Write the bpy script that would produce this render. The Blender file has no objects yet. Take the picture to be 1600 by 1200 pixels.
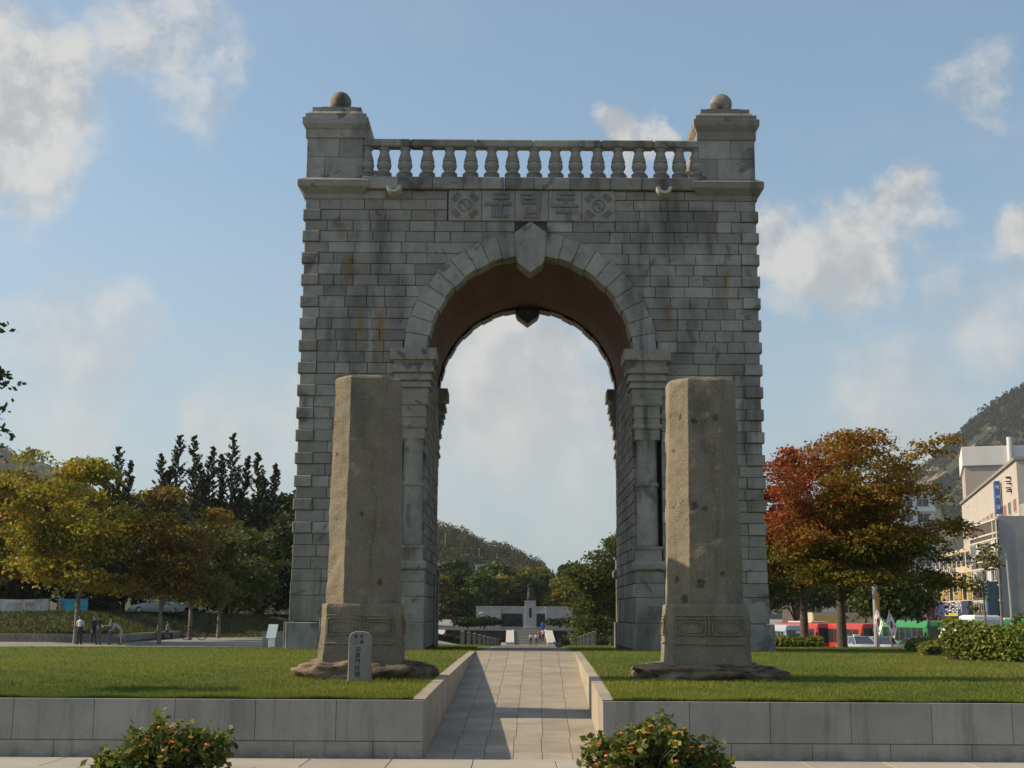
import bpy, bmesh, math, random
import numpy as np
from mathutils import Vector, Matrix, noise

random.seed(7)
R = math.radians
scene = bpy.context.scene
C = scene.collection

# ------------------------------------------------------------------ camera
cam_d = bpy.data.cameras.new('camera')
cam_d.sensor_width = 36.0
cam_d.lens = 2043 / 1600 * 36.0
cam_d.clip_start = 0.1
cam_d.clip_end = 9000
cam = bpy.data.objects.new('camera', cam_d)
C.objects.link(cam)
cam.matrix_world = (Matrix.Translation((0, 0, 1.6)) @ Matrix.Rotation(R(90 + 9.995), 4, 'X')
                    @ Matrix.Rotation(R(0.326), 4, 'Z'))
scene.camera = cam

# ------------------------------------------------------------------ sun, sky, exposure
SUN_EL, SUN_AZ = 33.0, 4.0          # from the left, a little behind the gate
sdir = Vector((-math.cos(R(SUN_EL)) * math.cos(R(SUN_AZ)), math.cos(R(SUN_EL)) * math.sin(R(SUN_AZ)), math.sin(R(SUN_EL))))
sun_d = bpy.data.lights.new('sun', 'SUN')
sun_d.energy = 5.0
sun_d.angle = R(0.53)
sun_d.color = (1.0, 0.81, 0.56)
sun = bpy.data.objects.new('sun', sun_d)
C.objects.link(sun)
sun.rotation_euler = sdir.to_track_quat('Z', 'Y').to_euler()
sun.location = (-20, 5, 30)

scene.view_settings.view_transform = 'Standard'
scene.view_settings.look = 'None'
scene.view_settings.exposure = 0.28
scene.view_settings.gamma = 1.0
scene.view_settings.use_curve_mapping = False
scene.cycles.max_bounces = 6
scene.cycles.diffuse_bounces = 3
scene.cycles.glossy_bounces = 2
scene.cycles.transmission_bounces = 3
scene.cycles.volume_bounces = 0
scene.cycles.caustics_reflective = False
scene.cycles.caustics_refractive = False


class NT:
    """small helper round a node tree"""
    def __init__(self, tree):
        self.t = tree
        self.n = tree.nodes
        self.l = tree.links

    def new(self, typ, **kw):
        nd = self.n.new(typ)
        for k, v in kw.items():
            setattr(nd, k, v)
        return nd

    def put(self, sock, v):
        if v is None:
            return
        if isinstance(v, bpy.types.NodeSocket):
            self.l.new(v, sock)
        else:
            sock.default_value = v

    def m(self, op, a, b=None, c=None, clamp=False):
        nd = self.new('ShaderNodeMath', operation=op, use_clamp=clamp)
        for i, v in enumerate((a, b, c)):
            if v is not None:
                self.put(nd.inputs[i], v)
        return nd.outputs[0]

    def vm(self, op, a, b=None, out=0):
        nd = self.new('ShaderNodeVectorMath', operation=op)
        self.put(nd.inputs[0], a)
        if b is not None:
            if op == 'SCALE':
                self.put(nd.inputs[3], b)
            else:
                self.put(nd.inputs[1], b)
        return nd.outputs[out]

    def noise(self, vec, scale=5.0, detail=4.0, rough=0.55, dist=0.0, out='Fac'):
        nd = self.new('ShaderNodeTexNoise')
        self.put(nd.inputs['Vector'], vec)
        nd.inputs['Scale'].default_value = scale
        nd.inputs['Detail'].default_value = detail
        nd.inputs['Roughness'].default_value = rough
        nd.inputs['Distortion'].default_value = dist
        return nd.outputs[out]

    def ramp(self, fac, stops, interp='LINEAR'):
        nd = self.new('ShaderNodeValToRGB')
        nd.color_ramp.interpolation = interp
        el = nd.color_ramp.elements
        while len(el) < len(stops):
            el.new(0.5)
        for e, (p, c) in zip(el, stops):
            e.position = p
            e.color = c if len(c) == 4 else (*c, 1)
        self.put(nd.inputs[0], fac)
        return nd.outputs[0]

    def mix(self, fac, a, b, blend='MIX'):
        nd = self.new('ShaderNodeMix', data_type='RGBA', blend_type=blend)
        self.put(nd.inputs[0], fac)
        for i, v in ((6, a), (7, b)):
            if not isinstance(v, bpy.types.NodeSocket) and len(v) == 3:
                v = (*v, 1)
            self.put(nd.inputs[i], v)
        return nd.outputs[2]

    def rng(self, v, a, b, c=0.0, d=1.0, smooth=True):
        nd = self.new('ShaderNodeMapRange')
        nd.interpolation_type = 'SMOOTHSTEP' if smooth else 'LINEAR'
        nd.clamp = True if not smooth else nd.clamp
        self.put(nd.inputs[0], v)
        for i, x in enumerate((a, b, c, d)):
            self.put(nd.inputs[i + 1], x)
        return nd.outputs[0]

    def sep(self, v):
        nd = self.new('ShaderNodeSeparateXYZ')
        self.put(nd.inputs[0], v)
        return nd.outputs

    def comb(self, x, y, z):
        nd = self.new('ShaderNodeCombineXYZ')
        for i, v in enumerate((x, y, z)):
            self.put(nd.inputs[i], v)
        return nd.outputs[0]


world = bpy.data.worlds.new('World')
scene.world = world
world.use_nodes = True
wt = NT(world.node_tree)
wt.n.clear()
sky = wt.new('ShaderNodeTexSky', sky_type='NISHITA')
sky.sun_disc = False
sky.sun_elevation = R(SUN_EL)
sky.sun_rotation = R(-90 + SUN_AZ)
sky.altitude = 60
sky.air_density = 1.0
sky.dust_density = 1.6
sky.ozone_density = 1.2
geo = wt.new('ShaderNodeTexCoord')
dirv = geo.outputs['Generated']
# cumulus banks as directions on the sky dome: (x, y, z, angular radius, strength)
CLOUDS = [
    (-0.3466, 0.8679, 0.3559, 0.0930, 1.00),
    (-0.3189, 0.8674, 0.3821, 0.0441, 0.90),
    (-0.3573, 0.8814, 0.3090, 0.0538, 0.80),
    (-0.2489, 0.8789, 0.4070, 0.0832, 0.62),
    (-0.2127, 0.8940, 0.3945, 0.0294, 0.50),
    (0.2494, 0.9324, 0.2616, 0.0636, 1.00),
    (0.2787, 0.9146, 0.2929, 0.0392, 1.00),
    (0.1974, 0.9420, 0.2713, 0.0465, 0.95),
    (0.2321, 0.9415, 0.2444, 0.0538, 0.80),
    (0.3602, 0.8949, 0.2635, 0.0343, 0.90),
    (0.0877, 0.9340, 0.3463, 0.0367, 0.90),
    (0.1114, 0.9313, 0.3469, 0.0245, 0.80),
    (0.3276, 0.8693, 0.3701, 0.0465, 0.50),
    (0.3353, 0.8752, 0.3487, 0.0294, 0.50),
    (0.0098, 0.9856, 0.1688, 0.1126, 0.95),
    (0.0292, 0.9789, 0.2025, 0.0587, 1.00),
    (-0.0292, 0.9884, 0.1492, 0.0636, 0.70),
    (0.0393, 0.9901, 0.1350, 0.0832, 0.70),
    (-0.3116, 0.9299, 0.1951, 0.0734, 0.62),
    (-0.3281, 0.9336, 0.1439, 0.0587, 0.62),
    (-0.1918, 0.9719, 0.1361, 0.0734, 0.55),
    (-0.3154, 0.9402, 0.1285, 0.0294, 0.60),
    (0.2818, 0.9477, 0.1496, 0.0930, 0.55),
    (0.3399, 0.9167, 0.2102, 0.0636, 0.66),
    (0.3060, 0.9202, 0.2441, 0.0294, 0.60),
    (-0.0967, 0.9908, 0.0951, 0.1468, 0.40),
    (0.2055, 0.9541, 0.2179, 0.0294, 0.50),
    (0.0976, 0.9906, 0.0962, 0.1273, 0.50)]
# the same broken cumulus goes on all round the dome
_rc = random.Random(77)
for _k in range(46):
    _a, _e = _rc.uniform(R(32), R(328)), R(_rc.uniform(6, 62))
    CLOUDS.append((math.sin(_a) * math.cos(_e), math.cos(_a) * math.cos(_e), math.sin(_e), _rc.uniform(.06, .20), _rc.uniform(.55, 1.0)))
warp = wt.vm('SCALE', wt.vm('SUBTRACT', wt.noise(dirv, 14.0, 5.0, 0.6, out='Color'), (0.5, 0.5, 0.5)), 0.10)
wd = wt.vm('ADD', dirv, warp)
dens = None
for (x, y, z, rad, st) in CLOUDS:
    d = wt.vm('DISTANCE', wd, (x, y, z), out=1)
    q = wt.m('MULTIPLY', wt.rng(d, rad * 1.15, rad * 0.25, 0.0, 1.0), st)
    dens = q if dens is None else wt.m('MAXIMUM', dens, q)
sx, sy, sz = wt.sep(dirv)
flat = wt.comb(wt.m('DIVIDE', sx, wt.m('ADD', wt.m('MAXIMUM', sz, 0.0), 0.16)),
               wt.m('DIVIDE', sy, wt.m('ADD', wt.m('MAXIMUM', sz, 0.0), 0.16)), 0.0)
veil = wt.rng(wt.noise(flat, 0.55, 6.0, 0.58, 0.3), 0.48, 0.82, 0.0, 0.5)
puff = wt.noise(dirv, 17.0, 9.0, 0.60)
puff2 = wt.noise(wt.vm('ADD', dirv, tuple(sdir * 0.022)), 17.0, 9.0, 0.60)
edge = wt.m('ADD', wt.m('MULTIPLY', dens, 1.05), wt.m('MULTIPLY', wt.m('SUBTRACT', puff, 0.5), wt.rng(sz, 0.08, 0.34, 0.7, 1.9)))
core = wt.m('MULTIPLY', wt.rng(edge, 0.10, 1.05, 0.0, 1.0), wt.rng(dens, 0.0, 0.35, 0.0, 1.0))
cov = wt.m('MAXIMUM', wt.m('MULTIPLY', core, 0.88), veil)
shade = wt.rng(wt.m('ADD', wt.m('MULTIPLY', wt.m('SUBTRACT', puff, puff2), wt.rng(sz, 0.08, 0.34, 1.0, 3.6)), wt.m('MULTIPLY', wt.noise(dirv, 8.0, 4.0, 0.5), 0.9)), 0.05, 0.85, 0.0, 1.0)
low = wt.rng(sz, 0.03, 0.30, 0.0, 1.0)
ccol = wt.mix(shade, (3.05, 3.14, 3.2), (4.65, 4.52, 4.3))
ccol = wt.mix(low, wt.mix(0.5, ccol, (4.35, 4.3, 4.2)), ccol)
hzn = wt.rng(sz, 0.02, 0.36, 0.72, 0.0)
skyc = wt.mix(hzn, sky.outputs[0], (3.25, 3.4, 3.45))
skyc = wt.mix(0.30, skyc, (2.2, 3.15, 4.1))
skyc = wt.mix(1.0, skyc, (0.975, 1.03, 1.01), 'MULTIPLY')
wcol = wt.mix(cov, skyc, ccol)
bg = wt.new('ShaderNodeBackground')
wt.put(bg.inputs[0], wcol)
bg.inputs[1].default_value = 0.126
wo = wt.new('ShaderNodeOutputWorld')
wt.l.new(bg.outputs[0], wo.inputs[0])


# ------------------------------------------------------------------ mesh helpers
class MB:
    """collects faces of one mesh"""
    def __init__(self):
        self.v, self.f, self.mi, self.t = [], [], [], []

    def add(self, verts, faces, mi=0, t=0.5):
        o = len(self.v)
        self.v.extend([tuple(p) for p in verts])
        for f in faces:
            self.f.append(tuple(i + o for i in f))
            self.mi.append(mi)
            self.t.append(t)
        return self

    def box(self, x0, x1, y0, y1, z0, z1, mi=0, t=0.5, b=0.0):
        if b <= 0:
            vs = [(x0, y0, z0), (x1, y0, z0), (x1, y1, z0), (x0, y1, z0), (x0, y0, z1), (x1, y0, z1), (x1, y1, z1), (x0, y1, z1)]
            fs = [(0, 3, 2, 1), (4, 5, 6, 7), (0, 1, 5, 4), (1, 2, 6, 5), (2, 3, 7, 6), (3, 0, 4, 7)]
            return self.add(vs, fs, mi, t)
        # chamfered box: 24 verts
        bm = bmesh.new()
        bmesh.ops.create_cube(bm, size=1)
        for v in bm.verts:
            v.co = (x0 + (v.co.x + .5) * (x1 - x0), y0 + (v.co.y + .5) * (y1 - y0), z0 + (v.co.z + .5) * (z1 - z0))
        bmesh.ops.bevel(bm, geom=bm.edges[:], offset=b, segments=1, affect='EDGES')
        bm.verts.index_update()
        vs = [v.co[:] for v in bm.verts]
        fs = [tuple(v.index for v in f.verts) for f in bm.faces]
        bm.free()
        return self.add(vs, fs, mi, t)

    def loft(self, rings, mi=0, t=0.5, cap=True, closed=True):
        n = len(rings[0])
        vs = [p for r in rings for p in r]
        fs = []
        for i in range(len(rings) - 1):
            for j in range(n if closed else n - 1):
                k = (j + 1) % n
                fs.append((i * n + j, i * n + k, (i + 1) * n + k, (i + 1) * n + j))
        if cap:
            fs.append(tuple(reversed(range(n))))
            fs.append(tuple((len(rings) - 1) * n + j for j in range(n)))
        return self.add(vs, fs, mi, t)

    def lathe(self, prof, n=16, c=(0, 0, 0), mi=0, t=0.5, cap=True):
        rings = []
        for r, z in prof:
            rings.append([(c[0] + r * math.cos(2 * math.pi * j / n), c[1] + r * math.sin(2 * math.pi * j / n), c[2] + z) for j in range(n)])
        return self.loft(rings, mi, t, cap)

    def sq(self, prof, cx, cy, mi=0, t=0.5):
        """square 'lathe': prof of (halfx, halfy, z)"""
        rings = [[(cx - a, cy - b, z), (cx + a, cy - b, z), (cx + a, cy + b, z), (cx - a, cy + b, z)] for a, b, z in prof]
        return self.loft(rings, mi, t)

    def tube(self, pts, rad, n=7, mi=0, t=0.5, cap=True):
        pts = [Vector(p) for p in pts]
        rings = []
        for i, p in enumerate(pts):
            d = (pts[min(i + 1, len(pts) - 1)] - pts[max(i - 1, 0)])
            if d.length < 1e-9:
                d = Vector((0, 0, 1))
            d.normalize()
            u = d.cross(Vector((0, 1, 0)) if abs(d.y) < 0.9 else Vector((1, 0, 0))).normalized()
            w = d.cross(u)
            r = rad[i] if isinstance(rad, (list, tuple)) else rad
            rings.append([tuple(p + (u * math.cos(2 * math.pi * j / n) + w * math.sin(2 * math.pi * j / n)) * r) for j in range(n)])
        return self.loft(rings, mi, t, cap)

    def block(self, quad, place, d0=0.0, d1=0.15, b=0.012, mi=0, t=0.5):
        """stone: quad of (u,z) corners counter-clockwise, place(u,z,depth) -> xyz; chamfered face"""
        n = len(quad)
        q = [Vector(p) for p in quad]
        ins = []
        for i in range(n):
            a = (q[i - 1] - q[i]); c = (q[(i + 1) % n] - q[i])
            a = a.normalized() if a.length > 1e-6 else a
            c = c.normalized() if c.length > 1e-6 else c
            ins.append(q[i] + (a + c) * b)
        vs = [place(p.x, p.y, d0) for p in ins] + [place(p.x, p.y, d0 + b) for p in q] + [place(p.x, p.y, d1) for p in q]
        fs = [tuple(range(n))]
        for i in range(n):
            k = (i + 1) % n
            fs.append((n + i, n + k, k, i))
            fs.append((2 * n + i, 2 * n + k, n + k, n + i))
        return self.add(vs, fs, mi, t)

    def mesh(self, name, mats, smooth=False):
        me = bpy.data.meshes.new(name)
        me.from_pydata(self.v, [], self.f)
        if not isinstance(mats, (list, tuple)):
            mats = [mats]
        for m_ in mats:
            me.materials.append(m_)
        if len(mats) > 1:
            me.polygons.foreach_set('material_index', self.mi)
        at = me.attributes.new('tint', 'FLOAT', 'FACE')
        at.data.foreach_set('value', self.t)
        if smooth:
            me.polygons.foreach_set('use_smooth', [True] * len(me.polygons))
        me.update()
        return me

    def build(self, name, mats, parent=None, smooth=False, loc=None):
        return link(name, self.mesh(name, mats, smooth), parent, loc)


def link(name, me, parent=None, loc=None, rz=0.0):
    o = bpy.data.objects.new(name, me)
    C.objects.link(o)
    if parent is not None:
        o.parent = parent
    if loc is not None:
        o.location = loc
    if rz:
        o.rotation_euler = (0, 0, rz)
    return o


def smooth_angle(me, ang=40):
    me.polygons.foreach_set('use_smooth', [True] * len(me.polygons))
    bm = bmesh.new()
    bm.from_mesh(me)
    for e in bm.edges:
        if len(e.link_faces) == 2 and e.calc_face_angle(0) > R(ang):
            e.smooth = False
    bm.to_mesh(me)
    bm.free()


def empty(name, loc=(0, 0, 0), rz=0.0):
    o = bpy.data.objects.new(name, None)
    C.objects.link(o)
    o.location = loc
    o.rotation_euler = (0, 0, rz)
    o.empty_display_size = 0.2
    return o


def tag(o, label=None, cat=None, group=None, kind=None):
    if label:
        o['label'] = label
    if cat:
        o['category'] = cat
    if group:
        o['group'] = group
    if kind:
        o['kind'] = kind
    return o


def copy_tree(o, parent=None):
    c = o.copy()
    C.objects.link(c)
    if parent is not None:
        c.parent = parent
    for ch in list(o.children):
        copy_tree(ch, c)
    return c


def lerp_tab(tab, x):
    if x <= tab[0][0]:
        return tab[0][1]
    for (a, b), (c, d) in zip(tab, tab[1:]):
        if x <= c:
            return b + (d - b) * (x - a) / (c - a)
    return tab[-1][1]


def sst(x, a, b):
    t = min(1.0, max(0.0, (x - a) / (b - a)))
    return t * t * (3 - 2 * t)


# ------------------------------------------------------------------ materials
def base_mat(name):
    m_ = bpy.data.materials.new(name)
    m_.use_nodes = True
    t = NT(m_.node_tree)
    p = t.n.get('Principled BSDF')
    return m_, t, p


def rough_mat(name, col, col2=None, scale=4.0, rough=0.85, bump=0.2, bscale=40.0, tint=0.0, spec=0.3, coord='Object', metallic=0.0, speck=0.0):
    m_, t, p = base_mat(name)
    tc = t.new('ShaderNodeTexCoord').outputs[coord]
    col2 = col2 or tuple(c * 0.7 for c in col)
    f = t.rng(t.noise(tc, scale, 6.0, 0.6), 0.3, 0.72)
    c = t.mix(f, col, col2)
    if tint:
        at = t.new('ShaderNodeAttribute', attribute_name='tint').outputs['Fac']
        k = t.m('ADD', t.m('MULTIPLY', t.m('SUBTRACT', at, 0.5), tint * 2), 1.0)
        c = t.mix(1.0, c, t.comb(k, k, k), 'MULTIPLY')
    if speck:
        s = t.m('ADD', t.m('MULTIPLY', t.m('SUBTRACT', t.noise(tc, 160.0, 2.0, 0.7), 0.5), speck * 2), 1.0)
        c = t.mix(1.0, c, t.comb(s, s, s), 'MULTIPLY')
    t.put(p.inputs['Base Color'], c)
    p.inputs['Roughness'].default_value = rough
    p.inputs['Metallic'].default_value = metallic
    p.inputs['Specular IOR Level'].default_value = spec
    if bump:
        bn = t.new('ShaderNodeBump')
        bn.inputs['Strength'].default_value = bump
        bn.inputs['Distance'].default_value = 0.02
        t.put(bn.inputs['Height'], t.noise(tc, bscale, 5.0, 0.65))
        t.put(p.inputs['Normal'], bn.outputs[0])
    return m_


def plain(name, col, rough=0.5, metallic=0.0, spec=0.5, emit=None):
    m_, t, p = base_mat(name)
    tc = t.new('ShaderNodeTexCoord').outputs['Object']
    f = t.noise(tc, 9.0, 4.0, 0.6)
    c = t.mix(f, tuple(x * 0.86 for x in col), tuple(min(1, x * 1.1) for x in col))
    t.put(p.inputs['Base Color'], c)
    p.inputs['Roughness'].default_value = rough
    p.inputs['Metallic'].default_value = metallic
    p.inputs['Specular IOR Level'].default_value = spec
    if emit:
        p.inputs['Emission Color'].default_value = (*emit[:3], 1)
        p.inputs['Emission Strength'].default_value = emit[3]
    return m_


def leaf_mat(name, transl=0.35, rough=0.6):
    """leaf colour comes from the 'leafcol' attribute of each leaf"""
    m_, t, p = base_mat(name)
    at = t.new('ShaderNodeAttribute', attribute_name='leafcol').outputs['Color']
    t.put(p.inputs['Base Color'], at)
    p.inputs['Roughness'].default_value = rough
    p.inputs['Specular IOR Level'].default_value = 0.25
    tr = t.new('ShaderNodeBsdfTranslucent')
    t.put(tr.inputs[0], t.mix(1.0, at, (1.15, 1.2, 0.7), 'MULTIPLY'))
    mx = t.new('ShaderNodeMixShader')
    mx.inputs[0].default_value = transl
    t.l.new(p.outputs[0], mx.inputs[1])
    t.l.new(tr.outputs[0], mx.inputs[2])
    out = [n for n in t.n if n.type == 'OUTPUT_MATERIAL'][0]
    t.l.new(mx.outputs[0], out.inputs[0])
    return m_


def gate_stone(name, base=(0.31, 0.293, 0.268), dirt=1.0, streaks=()):
    m_, t, p = base_mat(name)
    tc = t.new('ShaderNodeTexCoord').outputs['Object']
    at = t.new('ShaderNodeAttribute', attribute_name='tint').outputs['Fac']
    k = t.m('ADD', t.m('MULTIPLY', t.m('SUBTRACT', at, 0.5), 0.58), 1.0)
    # warm / cool cast from block to block
    c = t.mix(at, (base[0] * 1.0, base[1] * 0.985, base[2] * 0.94), (base[0] * 0.985, base[1], base[2] * 1.03))
    c = t.mix(1.0, c, t.comb(k, k, k), 'MULTIPLY')
    # mottling
    mo = t.rng(t.noise(tc, 2.2, 6.0, 0.65), 0.35, 0.75)
    c = t.mix(t.m('MULTIPLY', mo, 0.45), c, (0.145, 0.139, 0.13))
    mo2 = t.rng(t.noise(tc, 7.5, 6.0, 0.7), 0.42, 0.72)
    c = t.mix(t.m('MULTIPLY', mo2, 0.35), c, (0.16, 0.15, 0.135))
    # vertical rain streaks
    st = t.vm('MULTIPLY', tc, (1.0, 1.0, 0.16))
    sf = t.rng(t.noise(st, 1.25, 5.0, 0.6, 0.4), 0.47, 0.66)
    pat = t.rng(t.noise(tc, 0.5, 4.0, 0.55), 0.36, 0.60)
    c = t.mix(t.m('MULTIPLY', t.m('MULTIPLY', sf, pat), 0.72 * dirt), c, (0.06, 0.058, 0.055))
    # soot blotches
    bl = t.rng(t.noise(tc, 1.5, 5.0, 0.6, 0.8), 0.58, 0.67)
    c = t.mix(t.m('MULTIPLY', bl, 0.65 * dirt), c, (0.085, 0.082, 0.078))
    # ochre lichen
    oc = t.rng(t.noise(tc, 0.9, 5.0, 0.6), 0.60, 0.78)
    c = t.mix(t.m('MULTIPLY', oc, 0.30), c, (0.27, 0.225, 0.15))
    if streaks:
        x, y, z = t.sep(tc)
        jit = t.m('MULTIPLY', t.m('SUBTRACT', t.noise(t.vm('MULTIPLY', tc, (0.6, 0.6, 2.2)), 2.0, 4.0, 0.6), 0.5), 0.22)
        jx = t.m('ADD', x, jit)
        for (sx0, z0, z1, w, colr, amt) in streaks:
            fx = t.rng(t.m('ABSOLUTE', t.m('SUBTRACT', jx, sx0)), 0.0, w, 1.0, 0.0)
            fz = t.m('MULTIPLY', t.rng(z, z0, z0 + 0.5 * (z1 - z0), 0.0, 1.0), t.rng(z, z1 - 0.22 * (z1 - z0), z1, 1.0, 0.0))
            ff = t.m('MULTIPLY', t.m('MULTIPLY', fx, fz), t.rng(t.noise(st, 3.5, 5.0, 0.65), 0.2, 0.5))
            c = t.mix(t.m('MULTIPLY', ff, amt), c, colr)
    sp = t.m('ADD', t.m('MULTIPLY', t.m('SUBTRACT', t.noise(tc, 55.0, 4.0, 0.8), 0.5), 0.8), 1.0)
    c = t.mix(1.0, c, t.comb(sp, sp, sp), 'MULTIPLY')
    t.put(p.inputs['Base Color'], c)
    p.inputs['Roughness'].default_value = 0.88
    p.inputs['Specular IOR Level'].default_value = 0.25
    bn = t.new('ShaderNodeBump')
    bn.inputs['Strength'].default_value = 0.55
    bn.inputs['Distance'].default_value = 0.03
    t.put(bn.inputs['Height'], t.m('ADD', t.noise(tc, 26.0, 6.0, 0.7), t.m('MULTIPLY', t.noise(tc, 5.0, 3.0, 0.6), 1.2)))
    t.put(p.inputs['Normal'], bn.outputs[0])
    return m_


RUST = (0.21, 0.115, 0.02)
SOOT = (0.06, 0.058, 0.055)
STREAKS = [(-4.50, 8.75, 9.75, 0.17, RUST, 0.7), (-4.20, 7.3, 8.45, 0.17, RUST, 0.55), (-3.72, 6.9, 8.5, 0.24, RUST, 0.7),
           (-3.95, 6.4, 8.6, 0.10, (0.42, 0.42, 0.41), 0.5), (3.42, 7.6, 8.6, 0.15, RUST, 0.55), (4.85, 8.4, 9.4, 0.15, RUST, 0.6),
           (4.62, 9.9, 11.0, 0.10, RUST, 0.35), (-3.75, 8.2, 11.1, 0.45, SOOT, 0.65), (-3.3, 7.2, 9.4, 0.45, SOOT, 0.55),
           (-4.75, 10.0, 10.6, 0.2, (0.16, 0.10, 0.05), 0.5), (3.45, 9.2, 11.25, 0.6, SOOT, 0.65), (3.3, 7.6, 9.3, 0.35, SOOT, 0.55),
           (4.2, 9.7, 11.1, 0.6, SOOT, 0.65), (-4.6, 5.9, 6.7, 0.3, SOOT, 0.55), (0.45, 9.9, 10.5, 0.14, SOOT, 0.65), (2.3, 10.9, 11.3, 0.35, (0.2, 0.14, 0.07), 0.5)]
M = {}
M['gate'] = gate_stone('gate_granite', streaks=STREAKS)
M['gate_trim'] = gate_stone('gate_granite_trim', base=(0.30, 0.281, 0.252), dirt=1.25)
M['gate_core'] = rough_mat('mortar', (0.085, 0.082, 0.078), (0.05, 0.05, 0.048))
M['inscription'] = gate_stone('inscription_granite', base=(0.315, 0.298, 0.272), dirt=0.6)
M['glyph'] = gate_stone('lettering_granite', base=(0.215, 0.205, 0.192), dirt=0.5)


def pillar_stone(name, base=(0.25, 0.213, 0.158), spots=()):
    m_, t, p = base_mat(name)
    tc = t.new('ShaderNodeTexCoord').outputs['Object']
    c = t.mix(t.rng(t.noise(tc, 1.6, 7.0, 0.68), 0.3, 0.7), base, tuple(b * 0.72 for b in base))
    # grey-green weathering and dark lichen
    gr = t.rng(t.noise(tc, 0.9, 6.0, 0.65, 0.6), 0.42, 0.66)
    c = t.mix(t.m('MULTIPLY', gr, 0.50), c, (0.165, 0.155, 0.125))
    sk = t.rng(t.noise(t.vm('MULTIPLY', tc, (1, 1, 0.2)), 2.6, 6.0, 0.65, 0.4), 0.52, 0.70)
    c = t.mix(t.m('MULTIPLY', sk, 0.55), c, (0.075, 0.073, 0.064))
    li = t.rng(t.noise(tc, 7.0, 6.0, 0.7, 0.5), 0.60, 0.68)
    c = t.mix(t.m('MULTIPLY', li, 0.5), c, (0.34, 0.31, 0.24))
    wtc = t.vm('ADD', tc, t.vm('SCALE', t.vm('SUBTRACT', t.noise(tc, 16.0, 4.0, 0.7, out='Color'), (.5, .5, .5)), 0.13))
    hole = None
    for (hx, hy, hz_, hr) in spots:
        dd = t.vm('DISTANCE', wtc, (hx, hy, hz_), out=1)
        q = t.rng(dd, hr, hr * .7, 0.0, 1.0)
        c = t.mix(t.m('MULTIPLY', q, .82), c, (.055, .048, .04))
        hole = q if hole is None else t.m('MAXIMUM', hole, q)
    # crystals of the granite: pale feldspar and black mica
    vo = t.new('ShaderNodeTexVoronoi')
    t.put(vo.inputs['Vector'], tc)
    vo.inputs['Scale'].default_value = 130.0
    vr = t.sep(vo.outputs['Color'])[0]
    c = t.mix(t.rng(vr, 0.82, 0.88, 0.0, 0.45), c, (0.07, 0.065, 0.055))
    c = t.mix(t.rng(vr, 0.16, 0.10, 0.0, 0.30), c, (0.42, 0.37, 0.28))
    sp = t.m('ADD', t.m('MULTIPLY', t.m('SUBTRACT', t.noise(tc, 38.0, 4.0, 0.8), 0.5), 0.55), 1.0)
    c = t.mix(1.0, c, t.comb(sp, sp, sp), 'MULTIPLY')
    t.put(p.inputs['Base Color'], c)
    p.inputs['Roughness'].default_value = 0.94
    p.inputs['Specular IOR Level'].default_value = 0.15
    # dressed with a point chisel: small pits over broad unevenness
    v2 = t.new('ShaderNodeTexVoronoi')
    t.put(v2.inputs['Vector'], t.vm('ADD', tc, t.vm('SCALE', t.noise(tc, 9.0, 3.0, 0.6, out='Color'), 0.08)))
    v2.inputs['Scale'].default_value = 26.0
    hgt = t.m('ADD', t.m('MULTIPLY', t.rng(v2.outputs['Distance'], 0.0, 0.5), 0.8), t.m('ADD', t.noise(tc, 48.0, 5.0, 0.8), t.noise(tc, 7.0, 4.0, 0.6)))
    if hole is not None:
        hgt = t.m('SUBTRACT', hgt, t.m('MULTIPLY', hole, 2.0))
    bn = t.new('ShaderNodeBump')
    bn.inputs['Strength'].default_value = 0.55
    bn.inputs['Distance'].default_value = 0.016
    t.put(bn.inputs['Height'], hgt)
    t.put(p.inputs['Normal'], bn.outputs[0])
    return m_


M['pillar'] = pillar_stone('old_granite')
M['pillar_dark'] = rough_mat('old_granite_dark', (0.12, 0.10, 0.075), (0.06, 0.052, 0.042), 14, bump=0.5)
M['pillar_foot'] = rough_mat('foot_stone', (0.23, 0.175, 0.115), (0.05, 0.042, 0.034), 3.2, bump=1.0, bscale=16, speck=0.5)
M['stele'] = rough_mat('stele_granite', (0.28, 0.265, 0.235), (0.20, 0.185, 0.165), 3.0, bump=0.25, speck=0.2)
M['ink'] = rough_mat('carved_ink', (0.03, 0.03, 0.03), bump=0)
M['wall_granite'] = rough_mat('wall_granite', (0.30, 0.285, 0.26), (0.22, 0.21, 0.19), 1.6, tint=0.10, bump=0.25, bscale=60, speck=0.22)
M['path'] = rough_mat('path_granite', (0.33, 0.29, 0.238), (0.25, 0.22, 0.18), 1.9, tint=0.11, bump=0.15, bscale=50, speck=0.16)
M['path_joint'] = rough_mat('path_joint', (0.15, 0.12, 0.09), (0.10, 0.08, 0.06), 8)
M['plaza'] = rough_mat('plaza_granite', (0.37, 0.345, 0.30), (0.30, 0.28, 0.24), 0.8, tint=0.08, bump=0.12, speck=0.14)
M['soil'] = rough_mat('soil', (0.05, 0.055, 0.022), (0.035, 0.03, 0.016), 2.0)
M['asphalt'] = rough_mat('asphalt', (0.06, 0.06, 0.062), (0.045, 0.045, 0.046), 3.0)
M['concrete'] = rough_mat('concrete', (0.27, 0.26, 0.24), (0.20, 0.195, 0.18), 1.2)
M['white_stone'] = rough_mat('white_granite', (0.50, 0.48, 0.44), (0.42, 0.40, 0.36), 0.9)
M['bronze'] = rough_mat('bronze', (0.035, 0.032, 0.028), (0.02, 0.02, 0.018), 3.0, rough=0.5, metallic=0.3)
M['dark_panel'] = rough_mat('dark_relief', (0.05, 0.045, 0.045), (0.03, 0.028, 0.028), 3.0)
M['bark'] = rough_mat('bark', (0.12, 0.095, 0.075), (0.06, 0.048, 0.04), 6.0, bump=0.8, bscale=14)
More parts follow.
